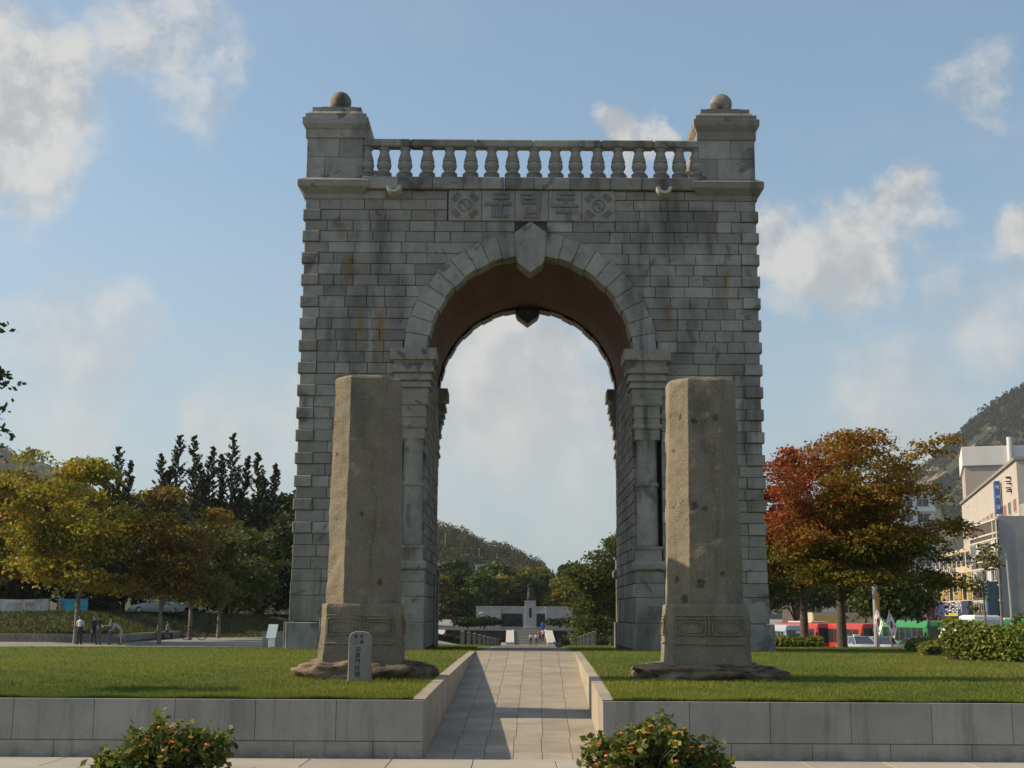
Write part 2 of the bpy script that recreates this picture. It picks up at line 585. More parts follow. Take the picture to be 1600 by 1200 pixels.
M['bark_pale'] = rough_mat('bark_pale', (0.22, 0.19, 0.165), (0.13, 0.11, 0.095), 5.0, bump=0.6, bscale=14)
M['leaf'] = leaf_mat('leaf')
M['petal'] = leaf_mat('petal', 0.25)
M['metal_grey'] = plain('painted_metal', (0.30, 0.30, 0.30), 0.45)
M['metal_dark'] = plain('dark_metal', (0.03, 0.03, 0.032), 0.4, 0.4)
M['white_paint'] = plain('white_paint', (0.72, 0.72, 0.70), 0.5)
M['rubber'] = plain('rubber', (0.015, 0.015, 0.015), 0.8)
M['chrome'] = plain('chrome', (0.55, 0.55, 0.56), 0.25, 1.0)
M['glass'] = plain('dark_glass', (0.025, 0.030, 0.036), 0.06, 0.0, 0.8)
M['glass_blue'] = plain('blue_glass', (0.05, 0.07, 0.10), 0.06, 0.0, 0.8)
M['lamp'] = plain('lamp_lens', (0.75, 0.75, 0.72), 0.15)
M['skin'] = plain('skin', (0.42, 0.27, 0.19), 0.55)
M['hair'] = plain('hair', (0.015, 0.013, 0.012), 0.5)


def wall_stone(name, base, tint=.16):
    m_, t, p = base_mat(name)
    tc = t.new('ShaderNodeTexCoord').outputs['Object']
    at = t.new('ShaderNodeAttribute', attribute_name='tint').outputs['Fac']
    c = t.mix(t.rng(t.noise(tc, 1.4, 6.0, 0.65), 0.3, 0.7), base, tuple(b * 0.78 for b in base))
    k = t.m('ADD', t.m('MULTIPLY', t.m('SUBTRACT', at, 0.5), tint), 1.0)
    c = t.mix(1.0, c, t.comb(k, k, k), 'MULTIPLY')
    st = t.vm('MULTIPLY', tc, (1.0, 1.0, 0.10))
    c = t.mix(t.rng(t.noise(st, 4.5, 6.0, 0.7), 0.48, 0.72, 0.0, 0.6), c, tuple(b * 0.42 for b in base))
    z = t.sep(tc)[2]
    low_ = t.m('MULTIPLY', t.rng(z, 0.22, 0.0, 0.0, 1.0), t.rng(t.noise(tc, 5.0, 5.0, 0.7), 0.35, 0.65))
    c = t.mix(t.m('MULTIPLY', low_, 0.55), c, (0.10, 0.085, 0.06))
    sp = t.m('ADD', t.m('MULTIPLY', t.m('SUBTRACT', t.noise(tc, 75.0, 4.0, 0.85), 0.5), 0.85), 1.0)
    c = t.mix(1.0, c, t.comb(sp, sp, sp), 'MULTIPLY')
    t.put(p.inputs['Base Color'], c)
    p.inputs['Roughness'].default_value = 0.85
    p.inputs['Specular IOR Level'].default_value = 0.25
    bn = t.new('ShaderNodeBump')
    bn.inputs['Strength'].default_value = 0.35
    bn.inputs['Distance'].default_value = 0.012
    t.put(bn.inputs['Height'], t.noise(tc, 70.0, 5.0, 0.75))
    t.put(p.inputs['Normal'], bn.outputs[0])
    return m_


M['wall_granite'] = wall_stone('wall_granite_face', (0.335, 0.32, 0.29))


def brick_mat(name):
    m_, t, p = base_mat(name)
    uv = t.new('ShaderNodeAttribute', attribute_name='vault').outputs['Vector']
    b = t.new('ShaderNodeTexBrick')
    t.put(b.inputs['Vector'], uv)
    b.inputs['Color1'].default_value = (0.20, 0.075, 0.035, 1)
    b.inputs['Color2'].default_value = (0.13, 0.05, 0.028, 1)
    b.inputs['Mortar'].default_value = (0.12, 0.09, 0.07, 1)
    b.inputs['Scale'].default_value = 1.0
    b.inputs['Mortar Size'].default_value = 0.008
    b.inputs['Brick Width'].default_value = 0.21
    b.inputs['Row Height'].default_value = 0.07
    tc = t.new('ShaderNodeTexCoord').outputs['Object']
    c = t.mix(t.rng(t.noise(tc, 1.2, 5.0, 0.6), 0.4, 0.7, 0.0, 0.5), b.outputs[0], (0.07, 0.04, 0.028))
    t.put(p.inputs['Base Color'], c)
    p.inputs['Roughness'].default_value = 0.9
    bn = t.new('ShaderNodeBump')
    bn.inputs['Strength'].default_value = 0.4
    bn.inputs['Distance'].default_value = 0.01
    t.put(bn.inputs['Height'], b.outputs[1])
    bn.invert = True
    t.put(p.inputs['Normal'], bn.outputs[0])
    return m_


M['brick'] = brick_mat('vault_brick')


def lawn_mat(name):
    m_, t, p = base_mat(name)
    tc = t.new('ShaderNodeTexCoord').outputs['Object']
    a = t.noise(tc, 0.35, 5.0, 0.6)
    b = t.noise(tc, 9.0, 6.0, 0.75)
    c = t.mix(t.rng(a, 0.35, 0.65), (0.11, 0.155, 0.024), (0.185, 0.17, 0.04))
    c = t.mix(t.rng(b, 0.35, 0.75), c, (0.085, 0.13, 0.018))
    c = t.mix(t.rng(t.noise(tc, 60.0, 3.0, 0.8), 0.45, 0.75, 0.0, 0.55), c, (0.15, 0.165, 0.05))
    t.put(p.inputs['Base Color'], c)
    p.inputs['Roughness'].default_value = 0.9
    p.inputs['Specular IOR Level'].default_value = 0.15
    bn = t.new('ShaderNodeBump')
    bn.inputs['Strength'].default_value = 1.0
    bn.inputs['Distance'].default_value = 0.04
    t.put(bn.inputs['Height'], t.noise(tc, 35.0, 5.0, 0.8))
    t.put(p.inputs['Normal'], bn.outputs[0])
    return m_


M['lawn'] = lawn_mat('lawn_grass')
M['blade'] = leaf_mat('grass_blade', 0.3, 0.7)
_pm = {}


def paint(col, rough=0.5, **kw):
    key = (tuple(round(c, 3) for c in col), rough)
    if key not in _pm:
        _pm[key] = plain('paint_%02d' % len(_pm), col, rough, **kw)
    return _pm[key]

# ================================================================== terrain
def gh(x, y):
    z = -0.22 * sst(y, 16, 45)
    left = -0.10 * sst(y, 45, 80)
    centre = -1.65 * sst(y, 60, 140)
    right = lerp_tab([(46, 0), (60, -.5), (99, -1.1), (131, -1.95), (200, -2.1)], y)
    a = sst(x, -14, -4)
    b = sst(x, 9, 15)
    return z + left * (1 - a) + a * ((1 - b) * centre + b * right)


def grid(name, xs, ys, hf, mat, parent=None, kind='structure', dz=0.0, mask=None):
    vs, fs = [], []
    nx = len(xs)
    for y in ys:
        for x in xs:
            vs.append((x, y, hf(x, y) + dz))
    for j in range(len(ys) - 1):
        for i in range(nx - 1):
            if mask and not mask((xs[i] + xs[i + 1]) / 2, (ys[j] + ys[j + 1]) / 2):
                continue
            fs.append((j * nx + i, j * nx + i + 1, (j + 1) * nx + i + 1, (j + 1) * nx + i))
    mb = MB()
    mb.add(vs, fs)
    o = mb.build(name, mat, parent, smooth=True)
    if kind:
        o['kind'] = kind
    return o


def rngl(*segs):
    out = []
    for a, b, s in segs:
        n = max(1, int(round((b - a) / s)))
        out += [a + (b - a) * i / n for i in range(n)]
    out.append(segs[-1][1])
    return out


xs = rngl((-4000, -400, 400), (-400, -80, 40), (-80, 60, 2), (60, 400, 40), (400, 4000, 400))
ys = rngl((-300, -20, 40), (-20, 15, 5), (15, 160, 2.5), (160, 400, 30), (400, 6000, 500))
ground = grid('ground', xs, ys, gh, M['concrete'])

# front plaza with its paving slabs
plaza = grid('front_plaza', rngl((-14, 14, 14)), rngl((-4, 14.98, 19)), lambda x, y: 0.004, M['path_joint'])
random.seed(11)
px = -7.4
slab_meshes = {}
for row, (y0, y1) in enumerate(((14.1, 14.98), (13.2, 14.1), (12.3, 13.2), (11.4, 12.3))):
    x = -7.6 + (0.45 if row % 2 else 0)
    while x < 7.6:
        mb = MB()
        mb.box(x + .004, x + .896, y0 + .004, y1 - .004, -0.03, 0.02, t=random.random(), b=0.004)
        mb.build('paving_slab', M['plaza'], plaza)
        x += 0.9

# ------------------------------------------------------------------ path (ramp) between the lawns
PY0, PY1 = 15.0, 30.6


def path_x(y):
    t = (y - PY0) / (PY1 - PY0)
    return -0.97 + 0.17 * t, 1.03 + 0.43 * t


def ramp_z(y):
    return min(0.758, max(0.0, 0.758 * (y - PY0) / (PY1 - PY0)))


LZ = [(14.9, .640), (18, .680), (20, .700), (25, .735), (31.5, .766), (38, .66), (45, .56), (60, .30)]


def lawn_z(x, y):
    return lerp_tab(LZ, y) + 0.006 * max(0, min(x, 9)) * sst(y, 15, 20) * 0.35


path = MB()
path.add([(path_x(15.0)[0], 15.0, -.012), (path_x(15.0)[1], 15.0, -.012), (path_x(30.6)[1], 30.6, .746), (path_x(30.6)[0], 30.6, .746)], [(0, 1, 2, 3)])
path.add([(-.8, 30.6, .746), (1.46, 30.6, .746), (1.5, 31.6, .752), (-.62, 31.6, .752)], [(0, 1, 2, 3)])
path.add([(-.62, 31.6, .752), (1.5, 31.6, .752), (1.55, 46, .55), (-.35, 46, .55)], [(0, 1, 2, 3)])
path = path.build('path', M['path_joint'])
path['kind'] = 'structure'
random.seed(5)
y = PY0 + 0.004
rows = 0
while y < 45.5:
    ln = 0.62 if y < 30.6 else 1.1
    y1 = min(y + ln, 30.6) if y < 30.6 else y + ln
    off = random.uniform(-.03, .03)
    if y < 30.6:
        (a0, b0), (a1, b1) = path_x(y), path_x(y1)
        z0, z1 = ramp_z(y), ramp_z(y1)
    else:
        f0, f1 = (y - 30.6) / 15, (y1 - 30.6) / 15
        a0, b0, a1, b1 = -.80 + .4 * f0, 1.46 + .08 * f0, -.80 + .4 * f1, 1.46 + .08 * f1
        z0, z1 = lawn_z(0, y) - .004, lawn_z(0, y1) - .004
    off *= .18
    cuts = [0, 0.165, 0.335, 0.5, 0.665, 0.835, 1.0]
    for c0, c1 in zip(cuts, cuts[1:]):
        if c0 > 0: c0 += off
        if c1 < 1: c1 += off
        g = 0.0035
        mb = MB()
        dz = random.uniform(-.001, .001)
        q = [(a0 + (b0 - a0) * c0 + g, y + g * .5, z0), (a0 + (b0 - a0) * c1 - g, y + g * .5, z0),
             (a1 + (b1 - a1) * c1 - g, y1 - g * .5, z1), (a1 + (b1 - a1) * c0 + g, y1 - g * .5, z1)]
        mb.add([(p[0], p[1], p[2] + dz) for p in q] + [(p[0], p[1], p[2] - .05) for p in q],
               [(0, 1, 2, 3), (4, 5, 1, 0), (5, 6, 2, 1), (6, 7, 3, 2), (7, 4, 0, 3)], t=random.random())
        mb.build('paving_slab', M['path'], path)
    y = y1 if y1 > y else y + ln
    if abs(y - 30.6) < 1e-6:
        y += 1e-4

# ------------------------------------------------------------------ retaining walls
random.seed(21)


def retaining_wall(side, label):
    root = empty('retaining_wall', (side * 1.0, 15.0, 0))
    tag(root, label, 'wall')
    ox = root.location

    def piece(name, u0, u1, z0, z1, place, d0, d1):
        mb = MB()
        g = 0.0018
        mb.block([(u0 + g, z0), (u1 - g, z0), (u1 - g, z1 - .002), (u0 + g, z1 - .002)],
                 lambda u, z, d: Vector(place(u, z, d)) - ox, d0, d1, 0.006, t=random.random())
        # top face
        a, b = Vector(place(u0 + g, z1 - .002, d0 + .006)) - ox, Vector(place(u1 - g, z1 - .002, d0 + .006)) - ox
        c, d = Vector(place(u1 - g, z1 - .002, d1)) - ox, Vector(place(u0 + g, z1 - .002, d1)) - ox
        mb.add([a, b, c, d], [(0, 1, 2, 3)], t=random.random())
        mb.build(name, M['wall_granite'], root)

    # front face
    edge = -0.97 if side < 0 else 1.03
    j_up = [0, .97, 1.87, 2.77, 3.67, 4.57, 5.5, 6.4, 7.3, 8.2, 9.1, 10, 11, 12, 13, 14]
    j_lo = [0, .55, 1.43, 2.33, 3.2, 4.1, 5.0, 5.9, 6.8, 7.7, 8.6, 9.5, 10.5, 11.5, 12.5, 14]
    for js, z0, z1, dd in ((j_up, .205, .655, -.004), (j_lo, -.05, .202, 0.0)):
        for a, b in zip(js, js[1:]):
            if side < 0:
                u0, u1 = edge - b, edge - a
            else:
                u0, u1 = edge + a, edge + b
            piece('facing_slab' if z0 > 0 else 'plinth_slab', u0, u1, z0, z1, lambda u, z, d: (u, 15.0 + d, z), dd, .15)
    # face along the ramp; the wall keeps to the lawn level while the ramp climbs
    y = 15.15
    while y < 30.3:
        y1 = min(y + 1.15, 30.6)
        e = (lambda yy: path_x(yy)[0]) if side < 0 else (lambda yy: path_x(yy)[1])
        zt0, zt1 = lawn_z(0, y) + .006, lawn_z(0, y1) + .006
        b0, b1 = ramp_z(y) - .06, ramp_z(y1) - .06
        s = -1 if side < 0 else 1
        g = .003
        x0, x1 = e(y), e(y1)
        q = [(x0, y + g, b0), (x1, y1 - g, b1), (x1, y1 - g, zt1), (x0, y + g, zt0)]
        back = [(p[0] + s * .15, p[1], p[2]) for p in q]
        mb = MB()
        vs = [Vector(p) - ox for p in q + back]
        fs = [(0, 1, 2, 3), (3, 2, 6, 7), (4, 5, 1, 0), (5, 6, 2, 1), (7, 4, 0, 3), (6, 5, 4, 7)]
        mb.add(vs, fs, t=random.random())
        mb.build('kerb_slab', M['wall_granite'] if False else M['kerb'], root)
        y = y1


M['kerb'] = rough_mat('kerb_granite', (0.36, 0.315, 0.25), (0.29, 0.25, 0.20), 1.4, tint=0.1, bump=0.25, bscale=50, speck=0.2)
retaining_wall(-1, 'low grey granite retaining wall left of the ramp, below the pillar with the small stele')
retaining_wall(1, 'low grey granite retaining wall right of the ramp, in front of the pillar without a stele')


# ------------------------------------------------------------------ lawns
def yback_left(x):
    if x > -6:
        return 44.0
    return max(15.2, 34 + 1.55 * (x + 6)) if x > -7 else max(15.2, 33.5 + 1.5 * (x + 7) + 0.02 * (x + 7) ** 2)


def make_lawn(name, side):
    vs, fs = [], []
    nu, nv = 46, 60
    for j in range(nv + 1):
        for i in range(nu + 1):
            u = (i / nu) ** 1.6
            t = j / nv
            if side < 0:
                xo = -22.0
                yb = 44.0
                y = 15.15 + (44 - 15.15) * t
                xe = (path_x(y)[0] - .14) if y < 30.6 else -.8 + .4 * (y - 30.6) / 15
                # the lawn's far left edge curves in towards the gate
                xo = -5.6 - 16.4 * max(0.0, 1 - ((y - 15) / 19.5) ** 2.2) ** 0.62 if y < 34.5 else -5.6
                x = xe + (xo - xe) * u
            else:
                y = 15.15 + (45.5 - 15.15) * t
                xe = (path_x(y)[1] + .14) if y < 30.6 else 1.46 + .08 * (y - 30.6) / 15
                x = xe + (24 - xe) * u
            vs.append((x, y, lawn_z(x, y)))
    n = nu + 1
    for j in range(nv):
        for i in range(nu):
            q = (j * n + i, j * n + i + 1, (j + 1) * n + i + 1, (j + 1) * n + i)
            fs.append(q if side > 0 else q[::-1])
    # skirt down to the ground along the outer and far edges
    rim = [j * n + nu for j in range(nv + 1)] + [nv * n + i for i in range(nu - 1, -1, -1)]
    o = len(vs)
    for r in rim:
        vs.append((vs[r][0], vs[r][1], -0.6))
    for k in range(len(rim) - 1):
        fs.append((rim[k], rim[k + 1], o + k + 1, o + k))
    mb = MB()
    mb.add(vs, fs)
    ob = mb.build(name, M['lawn'], smooth=False)
    ob['kind'] = 'structure'
    return ob


lawn_l = make_lawn('lawn', -1)
lawn_r = make_lawn('lawn', 1)


def blades(name, label, n, pos, hmin, hmax, w, cols, seed):
    """a mass of grass blades, one triangle each"""
    rs = np.random.RandomState(seed)
    P = pos(rs, n)
    n = len(P)
    ang = rs.uniform(0, 2 * np.pi, n)
    h = rs.uniform(hmin, hmax, n)
    patch = np.sin(P[:, 0] * 1.3 + 1.7 * np.sin(P[:, 1] * .9)) * np.sin(P[:, 1] * 1.1 + 1.3 * np.sin(P[:, 0] * .7))
    h = h * (1 + .35 * np.sin(P[:, 0] * 5.1) * np.sin(P[:, 1] * 4.3) + .2 * patch)
    lean = rs.normal(0, .45, (n, 2)) * h[:, None]
    dx = np.stack([np.cos(ang), np.sin(ang), np.zeros(n)], 1) * w * rs.uniform(.6, 1.3, n)[:, None]
    top = P + np.concatenate([lean, h[:, None]], 1)
    V = np.empty((n, 3, 3))
    V[:, 0] = P - dx
    V[:, 1] = P + dx
    V[:, 2] = top
    me = bpy.data.meshes.new(name)
    me.vertices.add(3 * n)
    me.vertices.foreach_set('co', V.reshape(-1).astype(np.float32))
    me.loops.add(3 * n)
    me.loops.foreach_set('vertex_index', np.arange(3 * n, dtype=np.int32))
    me.polygons.add(n)
    me.polygons.foreach_set('loop_start', np.arange(0, 3 * n, 3, dtype=np.int32))
    me.polygons.foreach_set('loop_total', np.full(n, 3, dtype=np.int32))
    me.update(calc_edges=True)
    cols = np.array(cols)
    col = cols[rs.randint(0, len(cols), n)] * rs.uniform(.75, 1.3, (n, 1)) * (1 + (.22 * patch + .16 * np.sin(P[:, 0] * .37 + 1) * np.sin(P[:, 1] * .45))[:, None] * np.array([1.4, .8, .5]))
    rgba = np.ones((n, 4), dtype=np.float32)
    rgba[:, :3] = col
    at = me.attributes.new('leafcol', 'FLOAT_COLOR', 'FACE')
    at.data.foreach_set('color', rgba.reshape(-1))
    me.materials.append(M['blade'])
    ob = link(name, me)
    tag(ob, label, 'grass', kind='stuff')
    return ob


LZx, LZy = np.array([a for a, b in LZ]), np.array([b for a, b in LZ])


def lawn_pos(side):
    def f(rs, n):
        # denser towards the front edge, where the blades show
        y = 15.16 + (45 - 15.16) * rs.uniform(0, 1, n) ** 2.1
        u = rs.uniform(0, 1, n)
        t = np.clip((y - PY0) / (PY1 - PY0), 0, 1)
        if side < 0:
            xe = -1.11 + .17 * t
            xo = np.maximum(-0.60 * y, -22 + 0 * y)
            lim = np.where(y < 34.5, -5.6 - 16.4 * np.maximum(0, 1 - ((y - 15) / 19.5) ** 2.2) ** .62, -5.6)
            xo = np.maximum(xo, lim)
            x = xe + (xo - xe) * u
        else:
            xe = 1.17 + .43 * t
            x = xe + (np.minimum(0.66 * y, 23.5) - xe) * u
        z = np.interp(y, LZx, LZy)
        tt = np.clip((y - 15) / 5, 0, 1)
        z = z + .006 * np.clip(x, 0, 9) * (tt * tt * (3 - 2 * tt)) * .35
        return np.stack([x, y, z - .004], 1)
    return f


GC = [(0.125, 0.172, 0.023), (0.094, 0.142, 0.019), (0.157, 0.187, 0.031), (0.23, 0.205, 0.055), (0.078, 0.123, 0.016), (0.145, 0.175, 0.029)]
blades('grass', 'short mown green grass on the lawn left of the ramp', 290000, lawn_pos(-1), .022, .055, .0035, GC, 3)
blades('grass', 'short mown green grass on the lawn right of the ramp', 290000, lawn_pos(1), .022, .055, .0035, GC, 4)



def edge_pos(rs, n):
    side = rs.uniform(0, 1, n) < .5
    x = np.where(side, rs.uniform(-7.5, -1.1, n), rs.uniform(1.16, 7.5, n))
    y = 15.135 + np.abs(rs.normal(0, .018, n))
    return np.stack([x, y, np.full(n, .640)], 1)


blades('grass_fringe', 'uneven grass fringe along the back of the front walls', 16000, edge_pos, .02, .075, .003, GC, 12)

# ================================================================== the stone gate
GX, GY, GZ = .444, 31.57, .766
gate = empty('stone_gate', (GX, GY, GZ - .03))
tag(gate, 'tall grey granite triumphal gate with one round arch and a balustrade on top', 'gate')
DEPTH = 6.25
GO = .03    # local zero lies a little below the lawn
random.seed(101)
ARC_Z, RI, RO = 7.11, 2.53, 3.12


def front(u, z, d):
    return (u, d, z + GO)


def rear(u, z, d):
    return (-u, DEPTH - d, z + GO)


def side_l(u, z, d):        # u runs along the depth
    return (-5.655 + d, DEPTH - u, z + GO)


def side_r(u, z, d):
    return (5.655 - d, u, z + GO)


def jamb_l(u, z, d):        # faces +x
    return (-2.55 - d, u, z + GO)


def jamb_r(u, z, d):
    return (2.55 + d, DEPTH - u, z + GO)


ROWS = [(.642, 1.257, 5.72), (1.257, 1.589, 5.71), (1.589, 1.877, 5.70), (1.877, 2.165, 5.69), (2.165, 2.455, 5.69), (2.455, 2.73, 5.67)]
for i in range(30):
    ROWS.append((2.73 + .279 * i, 2.73 + .279 * (i + 1), 5.655))
ROWS.append((11.10, 11.336, 4.24))


def xc(z):
    q = RO * RO - (z - ARC_Z) ** 2
    return math.sqrt(q) if q > 0 else 0.0


def cuts(a, b, lo, hi, rnd):
    out = [a]
    x = a
    while True:
        w = rnd.uniform(lo, hi)
        if b - (x + w) < lo * 0.75:
            break
        x += w
        out.append(x)
    out.append(b)
    return out


def lay(place, rnd):
    """returns the stones of one long face as (quad, kind, proud)"""
    res = []
    for ri, (z0, z1, half) in enumerate(ROWS):
        gz = .006
        lo, hi = (.36, .74) if ri > 1 else (.7, 1.15)
        quoin = ri >= 6 and (ri - 6) % 2 == 0 and ri < 36
        for s in (-1, 1):
            # inner limit at the bottom and the top of the row
            if z1 <= 7.25:
                i0 = i1 = 3.2
            elif z0 < 10.54:
                i0 = max(xc(max(z0, 7.24)), .40)
                i1 = max(xc(z1), .40)
                if z0 < 7.24:
                    i0 = i1 = 3.135
            else:
                i0 = i1 = 2.09
            a = half
            xs_ = None
            start = half
            if quoin:
                w = rnd.uniform(.42, .47)
                res.append(([(s * 5.71, z0), (s * (5.71 - w), z0), (s * (5.71 - w), z1), (s * 5.71, z1)], 'quoin', .055))
                start = 5.71 - w
            inner = max(i0, i1)
            c = cuts(0, start - inner, lo, hi, rnd)
            for k in range(len(c) - 1):
                o0 = start - c[k]
                e0 = start - c[k + 1]
                if k == len(c) - 2:
                    q = [(s * o0, z0), (s * i0, z0), (s * i1, z1), (s * o0, z1)]
                else:
                    q = [(s * o0, z0), (s * e0, z0), (s * e0, z1), (s * o0, z1)]
                res.append((q, 'ashlar_block', rnd.uniform(0, .012)))
    return res


def shrink(q, g):
    cx = sum(p[0] for p in q) / len(q)
    cz = sum(p[1] for p in q) / len(q)
    return [(p[0] + (g if p[0] < cx else -g), p[1] + (g if p[1] < cz else -g)) for p in q]


def orient(q):
    a = 0
    for i in range(len(q)):
        x0, z0 = q[i]
        x1, z1 = q[(i + 1) % len(q)]
        a += x0 * z1 - x1 * z0
    return q if a > 0 else q[::-1]


def hidden(q):
    """stones that the two free-standing pillars hide from the front"""
    cx = sum(p[0] for p in q) / 4
    cz = sum(p[1] for p in q) / 4
    return cz < 6.6 and (-4.75 < cx < -3.15 or 3.1 < cx < 4.55)


rnd = random.Random(42)
stones = lay(front, rnd)
rest = MB()
cand = []
for q, kind, proud in stones:
    q = orient(shrink(q, .0055))
    t = min(1, max(0, rnd.gauss(.5, .22)))
    if kind == 'quoin':
        mb = MB()
        mb.block(q, front, -proud, .2, .016, t=t)
        mb.build('quoin', M['gate'], gate)
    else:
        ar = abs(q[0][0] - q[1][0]) * abs(q[0][1] - q[2][1])
        cand.append((hidden(q), -ar, q, proud, t))
cand.sort(key=lambda c: (c[0], c[1]))
for i, (hid, ar, q, proud, t) in enumerate(cand):
    if i < 298:
        mb = MB()
        q = [(a + rnd.uniform(-.004, .004), b + rnd.uniform(-.004, .004)) for a, b in q]
        mb.block(q, front, -proud, .16, .011, t=t)
        mb.build('ashlar_block', M['gate'], gate)
    else:
        rest.block(q, front, -proud, .16, .010, t=t)
for q, kind, proud in lay(rear, random.Random(43)):
    rest.block(orient(shrink(q, .0055)), rear, -proud, .16, .010, t=rnd.random())
for place, u1 in ((side_l, DEPTH), (side_r, DEPTH)):
    for ri, (z0, z1, half) in enumerate(ROWS[:-1]):
        c = cuts(0.06, u1 - .06, .5, .9, rnd)
        for a, b in zip(c, c[1:]):
            rest.block([(a + .008, z0 + .008), (b - .008, z0 + .008), (b - .008, z1 - .008), (a + .008, z1 - .008)], place, 0, .1, .01, t=rnd.random())
rest_o = rest.build('ashlar_masonry', M['gate'], gate)
rest_o['kind'] = 'stuff'
# jambs inside the passage
jm = MB()
for place in (jamb_l, jamb_r):
    for ri, (z0, z1, half) in enumerate([(0, .642, 0)] + ROWS):
        if z0 > 7.1:
            break
        z1 = min(z1, 7.24)
        c = cuts(.42, DEPTH - .42, .55, 1.0, rnd)
        for a, b in zip(c, c[1:]):
            jm.block([(a + .008, z0 + .008), (b - .008, z0 + .008), (b - .008, z1 - .008), (a + .008, z1 - .008)], place, -rnd.uniform(0, .008), .1, .012, t=rnd.random())
jm = jm.build('jamb_masonry', M['gate_trim'], gate)
jm['kind'] = 'stuff'
# plinth course
for place, nm in ((front, 'plinth_stone'), (rear, 'plinth_stone')):
    for s in (-1, 1):
        us = [5.78, 5.0, 4.1, 3.22]
        for a, b in zip(us, us[1:]):
            q = orient([(s * a, -.6), (s * b, -.6), (s * b, .636), (s * a, .636)])
            mb = MB()
            mb.block(shrink(q, .004), place, -.07, .3, .018, t=rnd.random())
            # weathered top ledge
            zt = .632 + GO
            x0, x1 = sorted((s * a, s * b))
            y0, y1 = (-.055, .05) if place is front else (DEPTH - .05, DEPTH + .055)
            mb.add([(x0 * (1 if place is front else -1), y0, zt), (x1 * (1 if place is front else -1), y0, zt), (x1 * (1 if place is front else -1), y1, zt), (x0 * (1 if place is front else -1), y1, zt)],
                   [(0, 1, 2, 3) if place is front else (3, 2, 1, 0)], t=.5)
            mb.build(nm, M['gate'], gate)
for s in (-1, 1):
    mb = MB()
    mb.box(s * 5.78 - .06, s * 5.78 + .06, .04, DEPTH - .04, -.6, .66, b=.015, t=.5)
    mb.build('plinth_side', M['gate'], gate)

# core behind the joints
core = MB()
for s in (-1, 1):
    x0, x1 = sorted((s * 5.6, s * 3.2))
    core.box(x0, x1, .04, DEPTH - .04, -.5, 7.14 + GO, t=.5)
    x0, x1 = sorted((s * 3.2, s * 2.60))
    core.box(x0, x1, .48, DEPTH - .48, -.5, 7.14 + GO, t=.5)
    core.box(s * 5.6 - .001 if s < 0 else 4.0, s * 5.6 + 1.6 if s < 0 else 5.6, .04, DEPTH - .04, 7.14 + GO, 11.3 + GO)
N = 40
RC = 2.62
for k in range(N):
    a0, a1 = math.pi * k / N, math.pi * (k + 1) / N
    p0 = (RC * math.cos(a0), ARC_Z + RC * math.sin(a0) + GO)
    p1 = (RC * math.cos(a1), ARC_Z + RC * math.sin(a1) + GO)
    for yy, flip in ((.04, False), (DEPTH - .04, True)):
        x0 = 4.0 * math.cos(a0) if True else 0
        x1 = 4.0 * math.cos(a1)
        q = [(p0[0], yy, p0[1]), (4.02 * (1 - 2 * k / N), yy, 11.3 + GO), (4.02 * (1 - 2 * (k + 1) / N), yy, 11.3 + GO), (p1[0], yy, p1[1])]
        core.add(q, [(0, 1, 2, 3) if flip else (3, 2, 1, 0)])
for s in (-1, 1):   # spandrel gaps between the fan and the piers
    for yy, flip in ((.04, False), (DEPTH - .04, True)):
        q = [(s * RC, yy, ARC_Z + GO), (s * 4.02, yy, ARC_Z + GO), (s * 4.02, yy, 11.3 + GO)]
        core.add(q, [(0, 1, 2)])
core.build('core', M['gate_core'], gate)
deck = MB()
deck.box(-5.5, 5.5, .3, DEPTH - .3, 11.2 + GO, 11.45 + GO)
deck.build('roof_deck', M['gate_trim'], gate)

# brick vault
vs, fs, vc = [], [], []
for k in range(N + 1):
    a = math.pi * k / N
    for y in (.36, DEPTH - .36):
        vs.append((2.60 * math.cos(a), y, ARC_Z + GO + 2.60 * math.sin(a)))
        vc.append((y, a * 2.6, 0))
for k in range(N):
    fs.append((2 * k, 2 * k + 1, 2 * k + 3, 2 * k + 2))
me = bpy.data.meshes.new('vault')
me.from_pydata(vs, [], fs)
at = me.attributes.new('vault', 'FLOAT_VECTOR', 'POINT')
at.data.foreach_set('vector', [c for v in vc for c in v])
me.materials.append(M['brick'])
me.polygons.foreach_set('use_smooth', [True] * len(me.polygons))
tag(link('vault', me, gate), 'dark red brick vault over the passage')

# voussoirs and keystones, front and rear
for fi, place in enumerate((front, rear)):
    a0, a1 = 2.5, 82.3
    nv = 10
    for s in (-1, 1):
        for k in range(nv):
            b0, b1 = R(a0 + (a1 - a0) * k / nv), R(a0 + (a1 - a0) * (k + 1) / nv)
            g = .005
            ri = RI + (.0 if k % 2 else .028)
            ro = RO + (.02 if k % 2 else -.005)
            pts = [(s * ri * math.cos(b0 + g / ri), ARC_Z + ri * math.sin(b0 + g / ri)), (s * ro * math.cos(b0 + g / ro), ARC_Z + ro * math.sin(b0 + g / ro)),
                   (s * ro * math.cos(b1 - g / ro), ARC_Z + ro * math.sin(b1 - g / ro)), (s * ri * math.cos(b1 - g / ri), ARC_Z + ri * math.sin(b1 - g / ri))]
            mb = MB()
            mb.block(orient(pts), place, -.075, .5, .014, t=min(1, max(0, rnd.gauss(.62, .13))))
            mb.build('voussoir', M['gate'], gate)
    key = [(-.345, 9.52), (-.30, 9.42), (0, 9.20), (.30, 9.42), (.345, 9.52), (.42, 10.21), (0, 10.52), (-.42, 10.21)]
    mb = MB()
    mb.block(key, place, -.092, .55, .02, t=.6)
    mb.build('keystone', M['gate'], gate)

